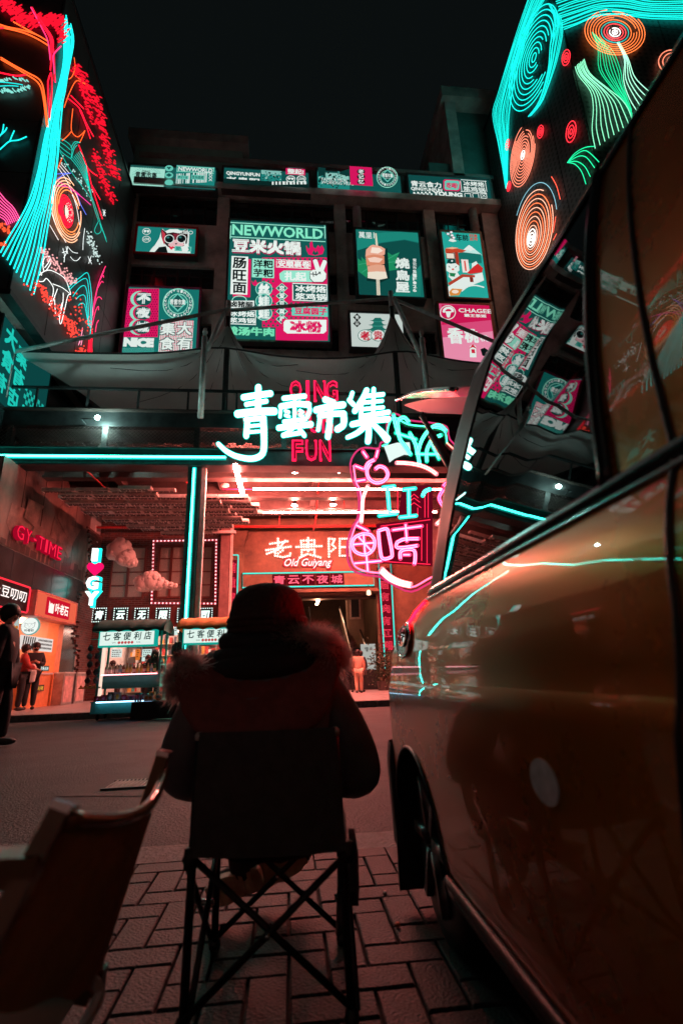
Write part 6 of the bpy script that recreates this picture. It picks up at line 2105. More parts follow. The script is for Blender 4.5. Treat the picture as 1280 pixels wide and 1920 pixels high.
def person(label, loc, rz, h, coat, trou, hair=(.018, .013, .012), pose=None, longhair=False, bag=None, pack=None, mask=False, hem=.47, shoes=(.03, .03, .03), group=None):
    t = thing('person', label, 'person', loc, group, True, rz)
    P = dict(pelvis=(0, 0, .52), chest=(0, .005, .70), neck=(0, 0, .835), head=(0, .012, .925),
             shl=(-.105, 0, .80), shr=(.105, 0, .80), ell=(-.135, -.01, .64), elr=(.135, -.01, .64), wrl=(-.13, .03, .50), wrr=(.13, .03, .50),
             hpl=(-.052, 0, .50), hpr=(.052, 0, .50), knl=(-.056, .01, .28), knr=(.056, .01, .28), anl=(-.056, -.01, .045), anr=(.056, -.01, .045))
    P.update(pose or {})
    R = dict(pelvis=.08, chest=.085, neck=.032, head=.056, shl=.042, shr=.042, ell=.03, elr=.03, wrl=.02, wrr=.02, hpl=.055, hpr=.055, knl=.036, knr=.036, anl=.026, anr=.026)
    S_ = lambda ks, f=1.0, add=0: {k: (*[c * h for c in P[k]], (R[k] * f + add) * h) for k in ks}
    E_ = [('pelvis', 'chest'), ('chest', 'neck'), ('neck', 'head'), ('chest', 'shl'), ('shl', 'ell'), ('ell', 'wrl'), ('chest', 'shr'), ('shr', 'elr'), ('elr', 'wrr'), ('pelvis', 'hpl'), ('hpl', 'knl'), ('knl', 'anl'), ('pelvis', 'hpr'), ('hpr', 'knr'), ('knr', 'anr')]
    J = S_(P)
    for s_ in 'lr':                                                   # hands
        w, e = V(P['wr' + s_]), V(P['el' + s_])
        d = (w - e).normalized()
        J['ha' + s_] = (*((w + d * .045) * h), .022 * h, .012 * h)
        E_.append(('wr' + s_, 'ha' + s_))
        for q in range(4):
            f = d + V((0, 0, .25 * (q - 1.5)))
            J['f%d' % q + s_] = (*((w + d * .06 + f * (.035 + .006 * (q in (1, 2)))) * h), .007 * h)
            E_.append(('ha' + s_, 'f%d' % q + s_))
    hd = V(P['head']) * h
    J['chin'] = (hd.x, hd.y + .018 * h, hd.z - .035 * h, .036 * h)
    J['crown'] = (hd.x, hd.y - .008 * h, hd.z + .03 * h, .05 * h)
    E_ += [('head', 'chin'), ('head', 'crown')]
    skin('body', J, E_, SKIN, t)
    f_ = B()
    for sx_ in (-1, 1):
        f_.ball((hd.x + sx_ * .021 * h, hd.y + .054 * h, hd.z), .006 * h, 6, 4)
    f_.ball((hd.x, hd.y + .055 * h, hd.z - .03 * h), (.014 * h, .004 * h, .004 * h), 6, 4)
    f_.build('eyes_and_mouth', BLK, t)
    B().ball((hd.x, hd.y + .06 * h, hd.z - .014 * h), (.007 * h, .01 * h, .012 * h), 6, 4).build('nose', SKIN, t, True)
    # coat
    cj = S_(('pelvis', 'chest', 'shl', 'shr', 'ell', 'elr', 'wrl', 'wrr'), 1.12, .010)
    cj['chest'] = (*[c * h for c in P['chest']], .118 * h, .09 * h)
    cj['pelvis'] = (P['pelvis'][0] * h, P['pelvis'][1] * h, hem * h, .112 * h, .09 * h)
    cj['collar'] = (P['neck'][0] * h, P['neck'][1] * h, (P['neck'][2] + .005) * h, .045 * h)
    skin('coat', cj, [('pelvis', 'chest'), ('chest', 'collar'), ('chest', 'shl'), ('shl', 'ell'), ('ell', 'wrl'), ('chest', 'shr'), ('shr', 'elr'), ('elr', 'wrr')], coat, t)
    tj = S_(('pelvis', 'hpl', 'hpr', 'knl', 'knr', 'anl', 'anr'), 1.14, .008)
    skin('trousers', tj, [('pelvis', 'hpl'), ('hpl', 'knl'), ('knl', 'anl'), ('pelvis', 'hpr'), ('hpr', 'knr'), ('knr', 'anr')], trou, t)
    HR = MAT('hair_%.2f' % hair[0], hair, .5, var=.4, scale=50)
    hb_ = B().ball((hd.x, hd.y - .012 * h, hd.z + .02 * h), (.066 * h, .07 * h, .066 * h), 14, 9)
    if longhair:
        hb_.ball((hd.x, hd.y - .03 * h, hd.z - .06 * h), (.066 * h, .045 * h, .11 * h), 12, 8)
        for sx_ in (-1, 1):
            hb_.ball((hd.x + sx_ * .052 * h, hd.y + .012 * h, hd.z - .045 * h), (.02 * h, .035 * h, .10 * h), 8, 6)
    else:
        hb_.ball((hd.x, hd.y - .03 * h, hd.z - .01 * h), (.056 * h, .045 * h, .05 * h), 12, 8)
    hb_.build('hair', HR, t, True)
    if mask:
        B().ball((hd.x, hd.y + .04 * h, hd.z - .03 * h), (.036 * h, .026 * h, .028 * h), 10, 7).build('mask', MAT('face_mask', (.35, .62, .62), .7, var=.1), t, True)
    for s_ in 'lr':
        a = V(P['an' + s_]) * h
        B().ball((a.x, a.y + .03 * h, max(.024 * h, a.z - .02 * h)), (.03 * h, .072 * h, .026 * h), 10, 6).build('shoe', MAT('shoe_%.2f' % shoes[0], shoes, .5), t, True)
    if bag:
        bp, br, bm = bag
        b = B()
        b.lathe(V(bp) * h, [(.03 * h, br * h * 1.1), (.055 * h, br * h * .8), (.07 * h, 0), (.06 * h, -br * h * .9), (.03 * h, -br * h)], 12, sy=.6)
        b.tube([(V(bp) + V((-.02, 0, .08))) * h, (V(bp) + V((-.01, .02, .16))) * h, (V(bp) + V((.02, 0, .08))) * h], .005 * h, 5)
        b.build('bag', bm, t, True)
    if pack:
        B().ball((0, -.10 * h, .70 * h), (.075 * h, .05 * h, .085 * h), 12, 8).build('backpack', pack, t, True)
        for sx_ in (-1, 1):
            B().tube([(sx_ * .06 * h, -.09 * h, .62 * h), (sx_ * .075 * h, -.095 * h, .72 * h), (sx_ * .07 * h, -.03 * h, .845 * h)], .009 * h, 5).build('strap', BLK, t)
    return t
BLKC = MAT('black_cloth', (.022, .021, .024), .85, var=.3, scale=20, bump=.3, bscale=50)
NAVY = MAT('navy_cloth', (.03, .034, .045), .85, var=.3, scale=20)
WHC = MAT('white_cloth', (.62, .58, .56), .85, var=.15, scale=12, bump=.2, bscale=30)
ORC = MAT('orange_print_cloth', (.62, .26, .14), .85, var=.55, scale=16, c2=[.75, .6, .5])
RDC = MAT('red_cloth', (.5, .06, .05), .85, var=.25)
m0 = PZ(-20, 1402, 0)
person('man in dark clothes walking out at the left edge of the road', tuple(m0), rad(-80), 1.80, BLKC, BLKC, pose=dict(wrl=(-.12, .06, .52), ell=(-.13, .03, .63), wrr=(.12, -.03, .50), knl=(-.055, .05, .28), anl=(-.055, .05, .05), anr=(.055, -.05, .05), knr=(.055, -.0, .28), chest=(0, .01, .70)))
p = PZ(52, 1331, .13)
person('woman in black holding a pale bag at the snack kiosk', (p.x, p.y, .13), rad(-150), 1.66, BLKC, BLKC, pose=dict(ell=(-.13, .03, .66), elr=(.13, .03, .66), wrl=(-.05, .12, .69), wrr=(.05, .12, .69)), longhair=False, bag=((.03, .15, .53), .13, MAT('pale_bag', (.8, .72, .7), .8, var=.15)))
p = PZ(34, 1335, .13)
person('person in a red top behind the woman at the kiosk counter', (p.x - .3, p.y + .6, .13), rad(-60), 1.6, RDC, BLKC, pose=dict(wrr=(.10, .16, .62), elr=(.14, .05, .66)))
hgt = 1.34
p = PZ(657, 1298, .13)
person('person in a white jacket with black backpack straps walking into the gate', (p.x, p.y, .13), rad(4), hgt, WHC, BLKC, pack=WHC, group='people walking into the gate')
p = PZ(672, 1299, .13)
person('person in an orange patterned suit walking into the gate', (p.x, p.y - .2, .13), rad(-6), hgt * .98, ORC, ORC, pose=dict(anl=(-.056, -.06, .05), anr=(.056, .06, .045)), group='people walking into the gate')
p = PZ(686, 1299, .13)
person('person in dark clothes at the right escalator of the gate hall', (p.x, p.y + .9, .13), rad(10), hgt * .98, NAVY, BLKC, group='people walking into the gate')

# ------------------------------------------------------------------ stall carts
TEALP = MAT('teal_paint', (.07, .48, .43), .45, var=.2, scale=5, bump=.05)
def cart(cx, cy, canopy, lab, goods=True):
    t = thing('stall_cart', lab, 'stall', (cx, cy, 0), 'wheeled market stalls on the road by the kerb')
    hw, f, k = .66, cy - .34, cy + .34
    B().bx(cx - hw, cx + hw, f, k, .13, .34).build('base_box', TEALP, t)
    B().bx(cx - hw, cx + hw, f - .05, k, .345, .365).build('lower_shelf', TEALP, t)
    B().bx(cx - hw + .12, cx + hw - .05, f + .18, k, .60, .86).build('counter_box', TEALP, t)
    B().bx(cx - hw + .1, cx + hw - .03, f + .1, k, .865, .885).build('upper_shelf', TEALP, t)
    for (sx_, sy_) in ((-1, -1), (1, -1), (-1, 1), (1, 1)):
        x, y = cx + sx_ * (hw - .12), cy + sy_ * .24
        w_ = B().lathe((x - .02, y, .065), [(.045, 0), (.065, .008), (.065, .032), (.045, .04)], 14, axis=(1, 0, 0)).build('wheel', BLK, t, True)
        B().bx(x - .012, x + .012, y - .02, y + .02, .065, .13).build('caster_fork', GALV, t)
    for (sx_, sy_) in ((-1, 0), (1, 0), (-1, 1), (1, 1)):
        x, y = cx + sx_ * (hw - .05), f + .1 + sy_ * .5
        B().bx(x - .02, x + .02, y, y + .04, .37, 1.78).build('post', TEALP, t)
    B().bx(cx + hw - .07, cx + hw - .03, f + .14, f + .5, 1.04, 1.07).build('rail', TEALP, t)
    # sign
    sx0, sx1, sz0, sz1 = cx - .60, cx + .56, 1.42, 1.76
    B().bx(sx0, sx1, f - .12, f + .05, sz0, sz1).build('sign_box', EM('#11a596', .95, True), t)
    sf_ = B().bx(sx0 + .03, sx1 - .05, f - .135, f - .121, sz0 + .035, sz1 - .03).build('sign_face', EM('#dcefe6', 1.05, True), t)
    b = B()
    for q, ch in enumerate('七客便利店'):
        b.text(ch, (sx0 + .09 + q * .205, f - .14, sz0 + .135), EX, EZ, .15, .16, .03, shear=.1)
    b.text('QING', (sx0 + .28, f - .14, sz0 + .07), EX, EZ, .08, .03, .0)
    b.text('YUN', (sx0 + .76, f - .14, sz0 + .07), EX, EZ, .08, .03, .0)
    b.build('lettering', EM('#123c3a', .8), sf_)
    b = B()
    for q in range(5):
        b.ball((sx0 + .42 + q * .065, f - .14, sz0 + .085), (.028, .004, .028), 10, 6)
    b.build('round_marks', EM('#c94a4a', .9), sf_)
    # cloth roof
    b = B()
    n = 16
    for i in range(n + 1):
        x = cx - .72 + 1.44 * i / n
        sg_ = .02 * sin(i * 1.9) + .012 * sin(i * 4.1)
        for (y, z) in ((f - .2, 1.74 + sg_), (f - .19, 1.80 + sg_ * .5), (f - .02, 1.92 + sg_), (cy, 2.02 + sg_ * .3), (k - .05, 1.93 + sg_), (k + .12, 1.80), (k + .13, 1.70 + sg_)):
            b.v.append((x, y, z))
    for i in range(n):
        for j in range(6):
            a = i * 7 + j
            b.f.append((a, a + 7, a + 8, a + 1))
            b.m.append(0)
    for i in (0, n):
        b.f.append(tuple(i * 7 + j for j in range(7)))
        b.m.append(0)
    b.build('cloth_roof', canopy, t, True)
    # light strips
    for (x0, x1, y, z, col, n_) in ((cx - hw + .12, cx + hw - .08, f + .085, .875, '#ff8a94', 34), (cx - hw + .12, cx + hw - .1, f - .055, .35, '#9fd8ff', 34)):
        B().bx(x0, x1, y - .012, y, z - .012, z + .012).build('light_strip', EM(col, 5, True), t)
        b = B()
        for i in range(n_):
            x = x0 + (x1 - x0) * i / n_
            b.ball((x, y - .016, z), .011, 5, 4)
        tag(b.build('strip_beads', EM('#fff0f4' if col[1] == 'f' else '#f0fbff', 1.6), t), kind='stuff')
    return t
GRC = MAT('dark_green_canvas', (.035, .075, .062), .8, var=.3, scale=4, bump=.3, bscale=14)
ORCV = MAT('orange_canvas', (.72, .22, .03), .8, var=.25, scale=4, bump=.3, bscale=14)
c1 = (PY(245, 1300, 11.8).x)
cart(c1, 11.8, GRC, 'teal stall cart under a dark green cloth roof, drinks on its upper shelf')
cart(c1 + 1.70, 11.75, ORCV, 'teal stall cart under an orange cloth roof behind the seated person')
fF = 11.8 - .34
# goods on the carts: every piece a thing
bp = []
for k, (c, h) in enumerate((((.62, .50, .36), .20), ((.55, .36, .16), .21), ((.30, .10, .06), .19), ((.75, .72, .66), .20), ((.10, .25, .12), .20))):
    b = B().lathe((0, 0, 0), [(.026, 0), (.030, .01), (.030, h * .62), (.014, h * .82), (.014, h * .92)], 10)
    o = b.build('bottle', MAT('drink%d' % k, c, .2, var=.2))
    q = B().lathe((0, 0, h * .925), [(.016, 0), (.016, h * .075)], 8).build('cap', MAT('cap%d' % (k % 2), ((.7, .7, .68), (.6, .05, .05))[k % 2], .4), None)
    q.parent = o
    w_ = B().lathe((0, 0, h * .2), [(.0306, 0), (.0306, h * .3)], 10).build('wrapper', MAT('wrap%d' % k, ((.8, .75, .7), (.7, .5, .1), (.75, .6, .5), (.2, .4, .5), (.75, .7, .3))[k], .5), None)
    w_.parent = o
    o['local'] = 1
    bp.append(o)
bcol = ('milky brown', 'amber', 'dark red', 'white', 'green')
ordn = ('first', 'second', 'third', 'fourth', 'fifth', 'sixth', 'seventh', 'eighth', 'ninth', 'tenth', 'eleventh', 'twelfth', 'thirteenth', 'fourteenth', 'fifteenth')
used = set()
for i in range(15):
    k = (0, 0, 0, 0, 3, 2, 1, 1, 2, 1, 1, 2, 1, 3, 4)[i]
    src = bp[k]
    loc = (c1 - .48 + i * .070, fF + .17 + rnd(-.01, .01), .886)
    lab = '%s drink bottle, %s from left on the upper shelf under the green roof' % (bcol[k], ordn[i])
    if k not in used:
        used.add(k)
        src.location = loc
        tag(src, lab, 'bottle', 'drink bottles on the green roofed cart')
    else:
        copy_thing(src, loc, None, lab)['group'] = 'drink bottles on the green roofed cart'
gm = [MAT('toy%d' % k, c, .45, var=.2) for k, c in enumerate(((.45, .03, .05), (.55, .10, .22), (.05, .05, .06), (.35, .30, .30), (.6, .25, .03), (.05, .22, .22)))]
gl_ = (('red', 0), ('pink', 1), ('black', 2), ('grey', 3), ('orange', 4), ('teal', 5))
i = 0
for k in range(9):
    x = c1 - .57 + k * .135
    cn_, mi = gl_[(0, 0, 2, 3, 0, 1, 5, 2, 4)[k]]
    t_ = thing('toy', '%s boxed toy, %s from left on the lower shelf of the green cart' % (cn_, ordn[k]), 'toy', (x, fF + .1, .366), 'small toys on the lower shelf of the green roofed cart')
    h = (.10, .12, .17, .16, .11, .09, .13, .12, .15)[k]
    B().bx(x - .055, x + .055, fF + .02, fF + .14, .367, .367 + h).build('box', gm[mi], t_)
    B().ball((x, fF + .015, .367 + h * .5), (.035, .02, h * .35), 8, 6).build('figure', gm[(mi + 1) % 6], t_, True)
t_ = thing('tray', 'orange tray of small snacks sticking out left of the green roofed cart', 'tray', (c1 - .78, fF + .2, .62))
B().bx(c1 - .95, c1 - .62, fF + .05, fF + .35, .62, .65).build('base', MAT('orange_tray', (.7, .3, .04), .5), t_)
for k in range(7):
    B().ball((c1 - .92 + k * .045, fF + .1 + (k % 2) * .1, .67), (.022, .03, .02), 7, 5).build('snack', gm[4], t_, True)
bagm = [MAT('bag%d' % k, c, .4, var=.3) for k, c in enumerate(((.05, .05, .06), (.28, .03, .04), (.10, .06, .08), (.2, .18, .2)))]
for k in range(10):
    col, row = k % 2, k // 2
    x, z = c1 - .80 + col * .15 + rnd(-.02, .02), 1.42 - row * .16
    t_ = thing('hanging_bag', 'small %s bag, %s row of the %s string beside the green cart' % (('black', 'dark red', 'plum', 'grey')[(k * 3 + row) % 4], ordn[row], ('outer', 'inner')[col]), 'bag', (x, fF + .1, z), 'small bags hung at the left of the green roofed cart')
    B().ball((x, fF + .1, z), (.06, .04, .065), 8, 6).build('body', bagm[(k * 3 + row) % 4], t_, True)
    B().tube([(x - .03, fF + .1, z + .05), (x, fF + .1, z + .1), (x + .03, fF + .1, z + .05)], .006, 4).build('handle', BLK, t_)
B().bar((c1 - .82, fF + .1, 1.6), (c1 - .6, fF + .1, 1.6), .02).build('arm', TEALP, bpy.data.objects['stall_cart'])
# side table with toys
tx0, tx1 = PY(252, 1330, 11.5).x, PY(322, 1330, 11.5).x + .25
t_ = thing('side_table', 'low table under a black cloth beside the green roofed cart', 'table', ((tx0 + tx1) / 2, 11.4, 0))
b = B()
n = 22
for i in range(n + 1):
    x = tx0 + (tx1 - tx0) * i / n
    for (y, z) in ((11.25 + .015 * sin(i * 1.7), .01), (11.26 + .008 * sin(i * 1.7), .2), (11.27, .335), (11.75, .335)):
        b.v.append((x, y, z))
for i in range(n):
    for j in range(3):
        a = i * 4 + j
        b.f.append((a, a + 4, a + 5, a + 1))
        b.m.append(0)
b.build('cloth', BLKC, t_, True)
B().bx(tx0 + .02, tx1 - .02, 11.3, 11.74, .30, .33).build('table_top', BLK, t_)
for (xa, ya) in ((tx0 + .05, 11.34), (tx1 - .05, 11.34), (tx0 + .05, 11.7), (tx1 - .05, 11.7)):
    B().bx(xa - .015, xa + .015, ya - .015, ya + .015, 0, .3).build('leg', STEEL, t_)
for k in range(5):
    x = tx0 + .1 + k * (tx1 - tx0 - .2) / 4
    t_ = thing('toy', ('pink horn shaped toys in a clear box, leftmost on the black cloth table', 'white framed toy with two red eyes on the black cloth table', 'round orange and blue toy on the black cloth table', 'yellow banded toy bag on the black cloth table', 'pink and white toy, rightmost on the black cloth table')[k], 'toy', (x, 11.4, .34), 'toys on the black cloth table')
    if k == 0:
        for q in range(3):
            B().lathe((x - .05 + q * .05, 11.36, .34), [(.022, 0), (.016, .07), (.02, .11), (.006, .13)], 8).build('horn', gm[1], t_, True)
    elif k == 1:
        B().bx(x - .09, x + .09, 11.36, 11.4, .34, .46).build('frame', MAT('toy_white', (.7, .62, .58), .5), t_)
        for s_ in (-.04, .04):
            B().ball((x + s_, 11.355, .41), (.03, .008, .03), 10, 6).build('eye', gm[4], t_, True)
    else:
        B().ball((x, 11.4, .41), (.07, .06, .07), 12, 8).build('body', gm[(4, 4, 1)[k - 2]], t_, True)
        B().ball((x, 11.35, .42), (.045, .02, .04), 10, 6).build('face', gm[(5, 3, 3)[k - 2]], t_, True)
        B().tube([(x - .04, 11.4, .47), (x, 11.4, .54), (x + .04, 11.4, .47)], .008, 5).build('handle', gm[2], t_)
# people behind the carts
p = PY(290, 1300, 12.9)
person('stall keeper with long dark hair standing behind the green roofed cart', (p.x, 12.75, .13), rad(180), 1.30, BLKC, BLKC, longhair=True, pose=dict(head=(0, .03, .91), wrl=(-.07, .13, .60), wrr=(.07, .13, .58), ell=(-.14, .03, .64), elr=(.14, .03, .64)))
p = PY(266, 1300, 15)
person('customer in a mask standing in the shop doorway behind the cart', (p.x, 15.4, .13), rad(150), 1.28, BLKC, BLKC, mask=True, group='people inside the shop behind the carts')
p = PY(212, 1300, 16)
person('person in dark clothes bending in the shop behind the bottles', (p.x, 16.4, .13), rad(90), 1.3, NAVY, BLKC, pose=dict(chest=(0, .08, .68), neck=(0, .14, .78), head=(0, .17, .85)), group='people inside the shop behind the carts')
p = PY(317, 1300, 16.5)
person('person in a pale top between the two carts in the shop', (p.x, 16.8, .13), rad(170), 1.3, WHC, BLKC, group='people inside the shop behind the carts')
# black folded bundle hung between the carts
t_ = thing('hanging_bundle', 'glossy black bundle of bags hung between the two carts', 'bag', tuple(PY(331, 1200, 11.9)))
p = PY(331, 1240, 11.9)
b = B()
for k in range(9):
    b.ball((p.x + rnd(-.09, .09), 11.9 + rnd(-.05, .05), p.z + rnd(-.32, .32)), (.06, .05, .13), 8, 6)
b.build('bags', MAT('black_plastic', (.02, .02, .022), .2, var=.3, bump=.5, bscale=20), t_, True)
B().tube([(p.x, 11.9, p.z + .3), (p.x, 11.9, p.z + .62)], .008, 4).build('cord', BLK, t_)

# ------------------------------------------------------------------ the van beside the camera
OR_P = MAT('orange_paint', (.56, .155, .002), .28, .5, var=.05, scale=3, coat=.9, spec=.3)
RUB = MAT('rubber_seal', (.012, .012, .013), .4, var=.2)
PLAS = MAT('black_plastic_trim', (.02, .02, .021), .45, var=.3, bump=.15, bscale=120)
VGL = MAT('tinted_glass', (.004, .005, .005), .015, 0, var=0, spec=1.0, coat=1.0)
van = thing('parked_van', 'orange van parked close on the right with its tailgate raised', 'van', (1.2, 0, 0))
PROF = [(.215, .412), (.26, .392), (.31, .383), (.45, .376), (.58, .372), (.68, .370), (.70, .3712), (.715, .376), (.75, .3765), (.80, .377), (.84, .380), (.88, .388), (.915, .398), (.945, .410), (.965, .418),
        (1.0, .424), (1.08, .438), (1.16, .456), (1.24, .478), (1.32, .502), (1.40, .529), (1.48, .560), (1.555, .592), (1.60, .625), (1.63, .70), (1.65, .85), (1.66, 1.2)]
PROF = [(z if z < .97 else .965 + (z - .965) * 1.144, x) for z, x in PROF]
def vx(z):
    for (z0, x0), (z1, x1) in zip(PROF, PROF[1:]):
        if z <= z1:
            f = max(0, (z - z0) / (z1 - z0))
            return x0 + (x1 - x0) * f
    return PROF[-1][1]
def yend(z):
    pts = [(.2, 2.10), (.5, 2.12), (.7, 2.12), (.8, 2.06), (.87, 1.93), (.92, 1.76), (.965, 1.60), (1.1, 1.56), (1.7, 1.50), (1.8, 1.46)]
    for (a, y0), (c, y1) in zip(pts, pts[1:]):
        if z <= c:
            f = max(0, (z - a) / (c - a))
            f = f * f * (3 - 2 * f)
            return y0 + (y1 - y0) * f
    return 1.46
def vpt(y, z, off=0.0, mir=False):
    ye = yend(z)
    d = max(0, (y - (ye - .14)) / .14)
    x = vx(z) + .10 * d * d - off
    f = max(0, (-1.2 - y)) / 1.2
    x += .25 * f * f
    return (2.4 - x if mir else x, y, z)
YF = -2.5
ARC = (1.72, .235, .285)
def body_part(name, y0, y1, z0, z1, mat, cut=None, mir=False, ny=60, yfun=None, parent=van, off=0.0, thick=True):
    zs = sorted(set([z0, z1] + [z for z, _ in PROF if z0 < z < z1] + [z0 + (z1 - z0) * i / 24 for i in range(25)]))
    b = B()
    for j, z in enumerate(zs):
        a, c = (yfun(z) if yfun else (y0, y1))
        c = min(c, yend(z))
        for i in range(ny + 1):
            y = a + (c - a) * i / ny
            yy_, z_ = y, z
            if cut:
                dy, dz = y - cut[0], z - cut[1]
                r = math.hypot(dy, dz)
                if r < cut[2]:
                    s_ = cut[2] / max(r, 1e-4)
                    yy_, z_ = cut[0] + dy * s_, cut[1] + dz * s_
            b.v.append(vpt(yy_, z_, off, mir))
    for j in range(len(zs) - 1):
        for i in range(ny):
            q = (j * (ny + 1) + i, j * (ny + 1) + i + 1, (j + 1) * (ny + 1) + i + 1, (j + 1) * (ny + 1) + i)
            if cut:
                a, c = (yfun(zs[j]) if yfun else (y0, y1))
                ys = [a + (min(c, yend(zs[j])) - a) * k / ny for k in (i, i + 1)]
                if all(math.hypot(y - cut[0], z - cut[1]) < cut[2] for y in ys for z in (zs[j], zs[j + 1])):
                    continue
            b.f.append(q if mir else tuple(reversed(q)))
            b.m.append(0)
    return b.build(name, mat, parent, True)
seam = lambda z: .47 + max(0, z - .95) * .17 + max(0, .8 - z) * .22
dpil = lambda z: 1.37 - (z - .965) * .30 if z > .965 else 1.37          # front edge of the rear pillar
wfr = lambda z: .60 + (z - .965) * .13                                   # front edge of the quarter window
body_part('rear_quarter_panel', 0, 3, .215, .9649, OR_P, ARC, yfun=lambda z: (seam(z) + .004, yend(z)), ny=90)
dr = body_part('door', 0, 3, .215, 1.67, OR_P, yfun=lambda z: (-.62, seam(z) - .004), ny=40)
body_part('front_body_side', YF, -.628, .215, 1.67, OR_P, ny=30)
body_part('window_pillar', 0, 3, .9651, 1.64, OR_P, yfun=lambda z: (seam(z) + .004, wfr(z) - .018), ny=12)
body_part('quarter_window', 0, 3, .978, 1.63, VGL, yfun=lambda z: (wfr(z), dpil(z) + .01), ny=50)
body_part('rear_pillar', 0, 3, .9651, 1.69, MAT('satin_black', (.010, .010, .011), .5, var=.1, spec=.12), yfun=lambda z: (dpil(z) - .005, yend(z)), ny=14, off=.004)
body_part('roof_side_rail', -1.6, 1.5, 1.617, 1.725, BLKG, yfun=lambda z: (-1.6, yend(z)), ny=40, off=.005)
body_part('roof', -1.6, 1.5, 1.7255, 1.76, OR_P, yfun=lambda z: (-1.6, yend(z)), ny=24)
body_part('roof', -1.6, 1.5, 1.7255, 1.76, OR_P, yfun=lambda z: (-1.6, yend(z)), ny=24, mir=True)
body_part('far_body_side', YF, 3, .215, 1.725, OR_P, mir=True, ny=40)
for nm, fn, y_ in (('door_seal', seam, 0), ('window_seal', lambda z: wfr(z) - .009, 0)):
    b = B()
    zs = [.23 + 1.41 * i / 50 for i in range(51)] if nm == 'door_seal' else [.972 + .66 * i / 30 for i in range(31)]
    b.tube([vpt(fn(z), z, .0 if nm == 'door_seal' else .003) for z in zs], .005 if nm == 'door_seal' else .011, 6)
    b.build(nm, RUB if nm == 'door_seal' else BLKG, van, True)
b = B()
b.tube([vpt(-.6 + 2.17 * i / 60, .966, .001) for i in range(61)], .012, 8)
b.build('belt_trim', BLKG, van, True)
b = B()
b.tube([vpt(-.6 + 2.15 * i / 60, .949, .003) for i in range(61)], .0042, 6)
b.build('chrome_strip', CHROME, van, True)
b = B()
b.tube([vpt(-.7 + 2.12 * i / 50, .262, .008) for i in range(51)], .012, 8)
b.tube([vpt(-.7 + 2.14 * i / 50, .232, .004) for i in range(51)], .016, 8)
b.build('sill_trim', PLAS, van, True)
# wheel arch, tyre and rim
b = B()
b.tube([vpt(ARC[0] + ARC[2] * cos(a), max(.215, ARC[1] + ARC[2] * sin(a)), .001) for a in [rad(-4 + 188 * i / 30) for i in range(31)]], .006, 6)
b.build('arch_lip', RUB, van, True)
b = B()
n = 24
for i in range(n + 1):
    a = rad(-5 + 190 * i / n)
    y, z = ARC[0] + ARC[2] * cos(a), ARC[1] + ARC[2] * sin(a)
    b.v += [vpt(y, max(z, .2), 0), (.75, y, max(z, .2))]
for i in range(n):
    b.f.append((2 * i, 2 * i + 1, 2 * i + 3, 2 * i + 2))
    b.m.append(0)
b.build('arch_liner', RUB, van)
for (yc, mir) in ((ARC[0], 0), (ARC[0], 1), (-1.35, 0), (-1.35, 1)):
    x0 = 2.4 - .435 if mir else .435
    s_ = -1 if mir else 1
    wh = B().lathe((x0, yc, .262), [(.20, -.0 * s_), (.245, .008 * s_), (.262, .03 * s_), (.262, .17 * s_), (.24, .20 * s_)], 40, axis=(1, 0, 0)).build('wheel', RUB, van, True)
    b = B()
    b.lathe((x0 + .012 * s_, yc, .262), [(.175, 0), (.195, .012 * s_), (.195, .05 * s_), (.05, .07 * s_)], 32, axis=(1, 0, 0))
    for q in range(6):
        a = 2 * PI * q / 6
        b.bar((x0 + .005 * s_, yc + .03 * cos(a), .262 + .03 * sin(a)), (x0 + .005 * s_, yc + .185 * cos(a), .262 + .185 * sin(a)), .03, .05, up=(1, 0, 0))
    b.lathe((x0 - .004 * s_, yc, .262), [(.03, 0), (.045, .02 * s_)], 16, axis=(1, 0, 0))
    b.build('rim', MAT('dark_alloy', (.12, .12, .125), .3, .8, var=.2), wh, True)
B().bx(.46, 1.94, YF + .2, 2.0, .18, .30).build('underbody', RUB, van)
# rear bumper and mud flap
b = B()
for (y, z, x) in ():
    pass
prof = [(.13, .392), (.17, .374), (.44, .364), (.50, .372)]
vs = []
for (z, x) in prof:
    for (yy, xx) in ((1.985, x + .02), (2.0, x), (2.09, x + .004), (2.15, x + .05), (2.17, x + .16), (2.18, 1.2)):
        vs.append((xx, yy, z))
fs = []
for j in range(len(prof) - 1):
    for i in range(5):
        a = j * 6 + i
        fs.append((a, a + 1, a + 7, a + 6))
fs += [(3 * 6 + i, 3 * 6 + i + 1, 3 * 6 + (5 - i) - 1, 3 * 6 + (5 - i)) for i in range(0)]
b.add(vs, fs)
b.add([(2.4 - x, y, z) for x, y, z in vs], [tuple(reversed(f)) for f in fs])
b.build('rear_bumper', PLAS, van, True)
B().bx(.372, .60, 2.0, 2.015, .045, .34).build('mud_flap', RUB, van)
B().bx(.68, 1.72, 1.40, 1.46, .5, 1.56).build('cabin_back', BLK, van)
B().bx(.46, 1.94, 1.5, 2.05, .48, .52).build('cargo_floor', BLKC, van)
for (mir) in (0, 1):
    B().prism([vpt(2.08, .5, -.01, mir), vpt(2.08, .8, -.01, mir), vpt(1.9, .88, -.01, mir), vpt(1.6, .96, -.01, mir), vpt(1.5, .5, -.01, mir)], (1 if not mir else -1, 0, 0), .03).build('cargo_side', BLKC, van)
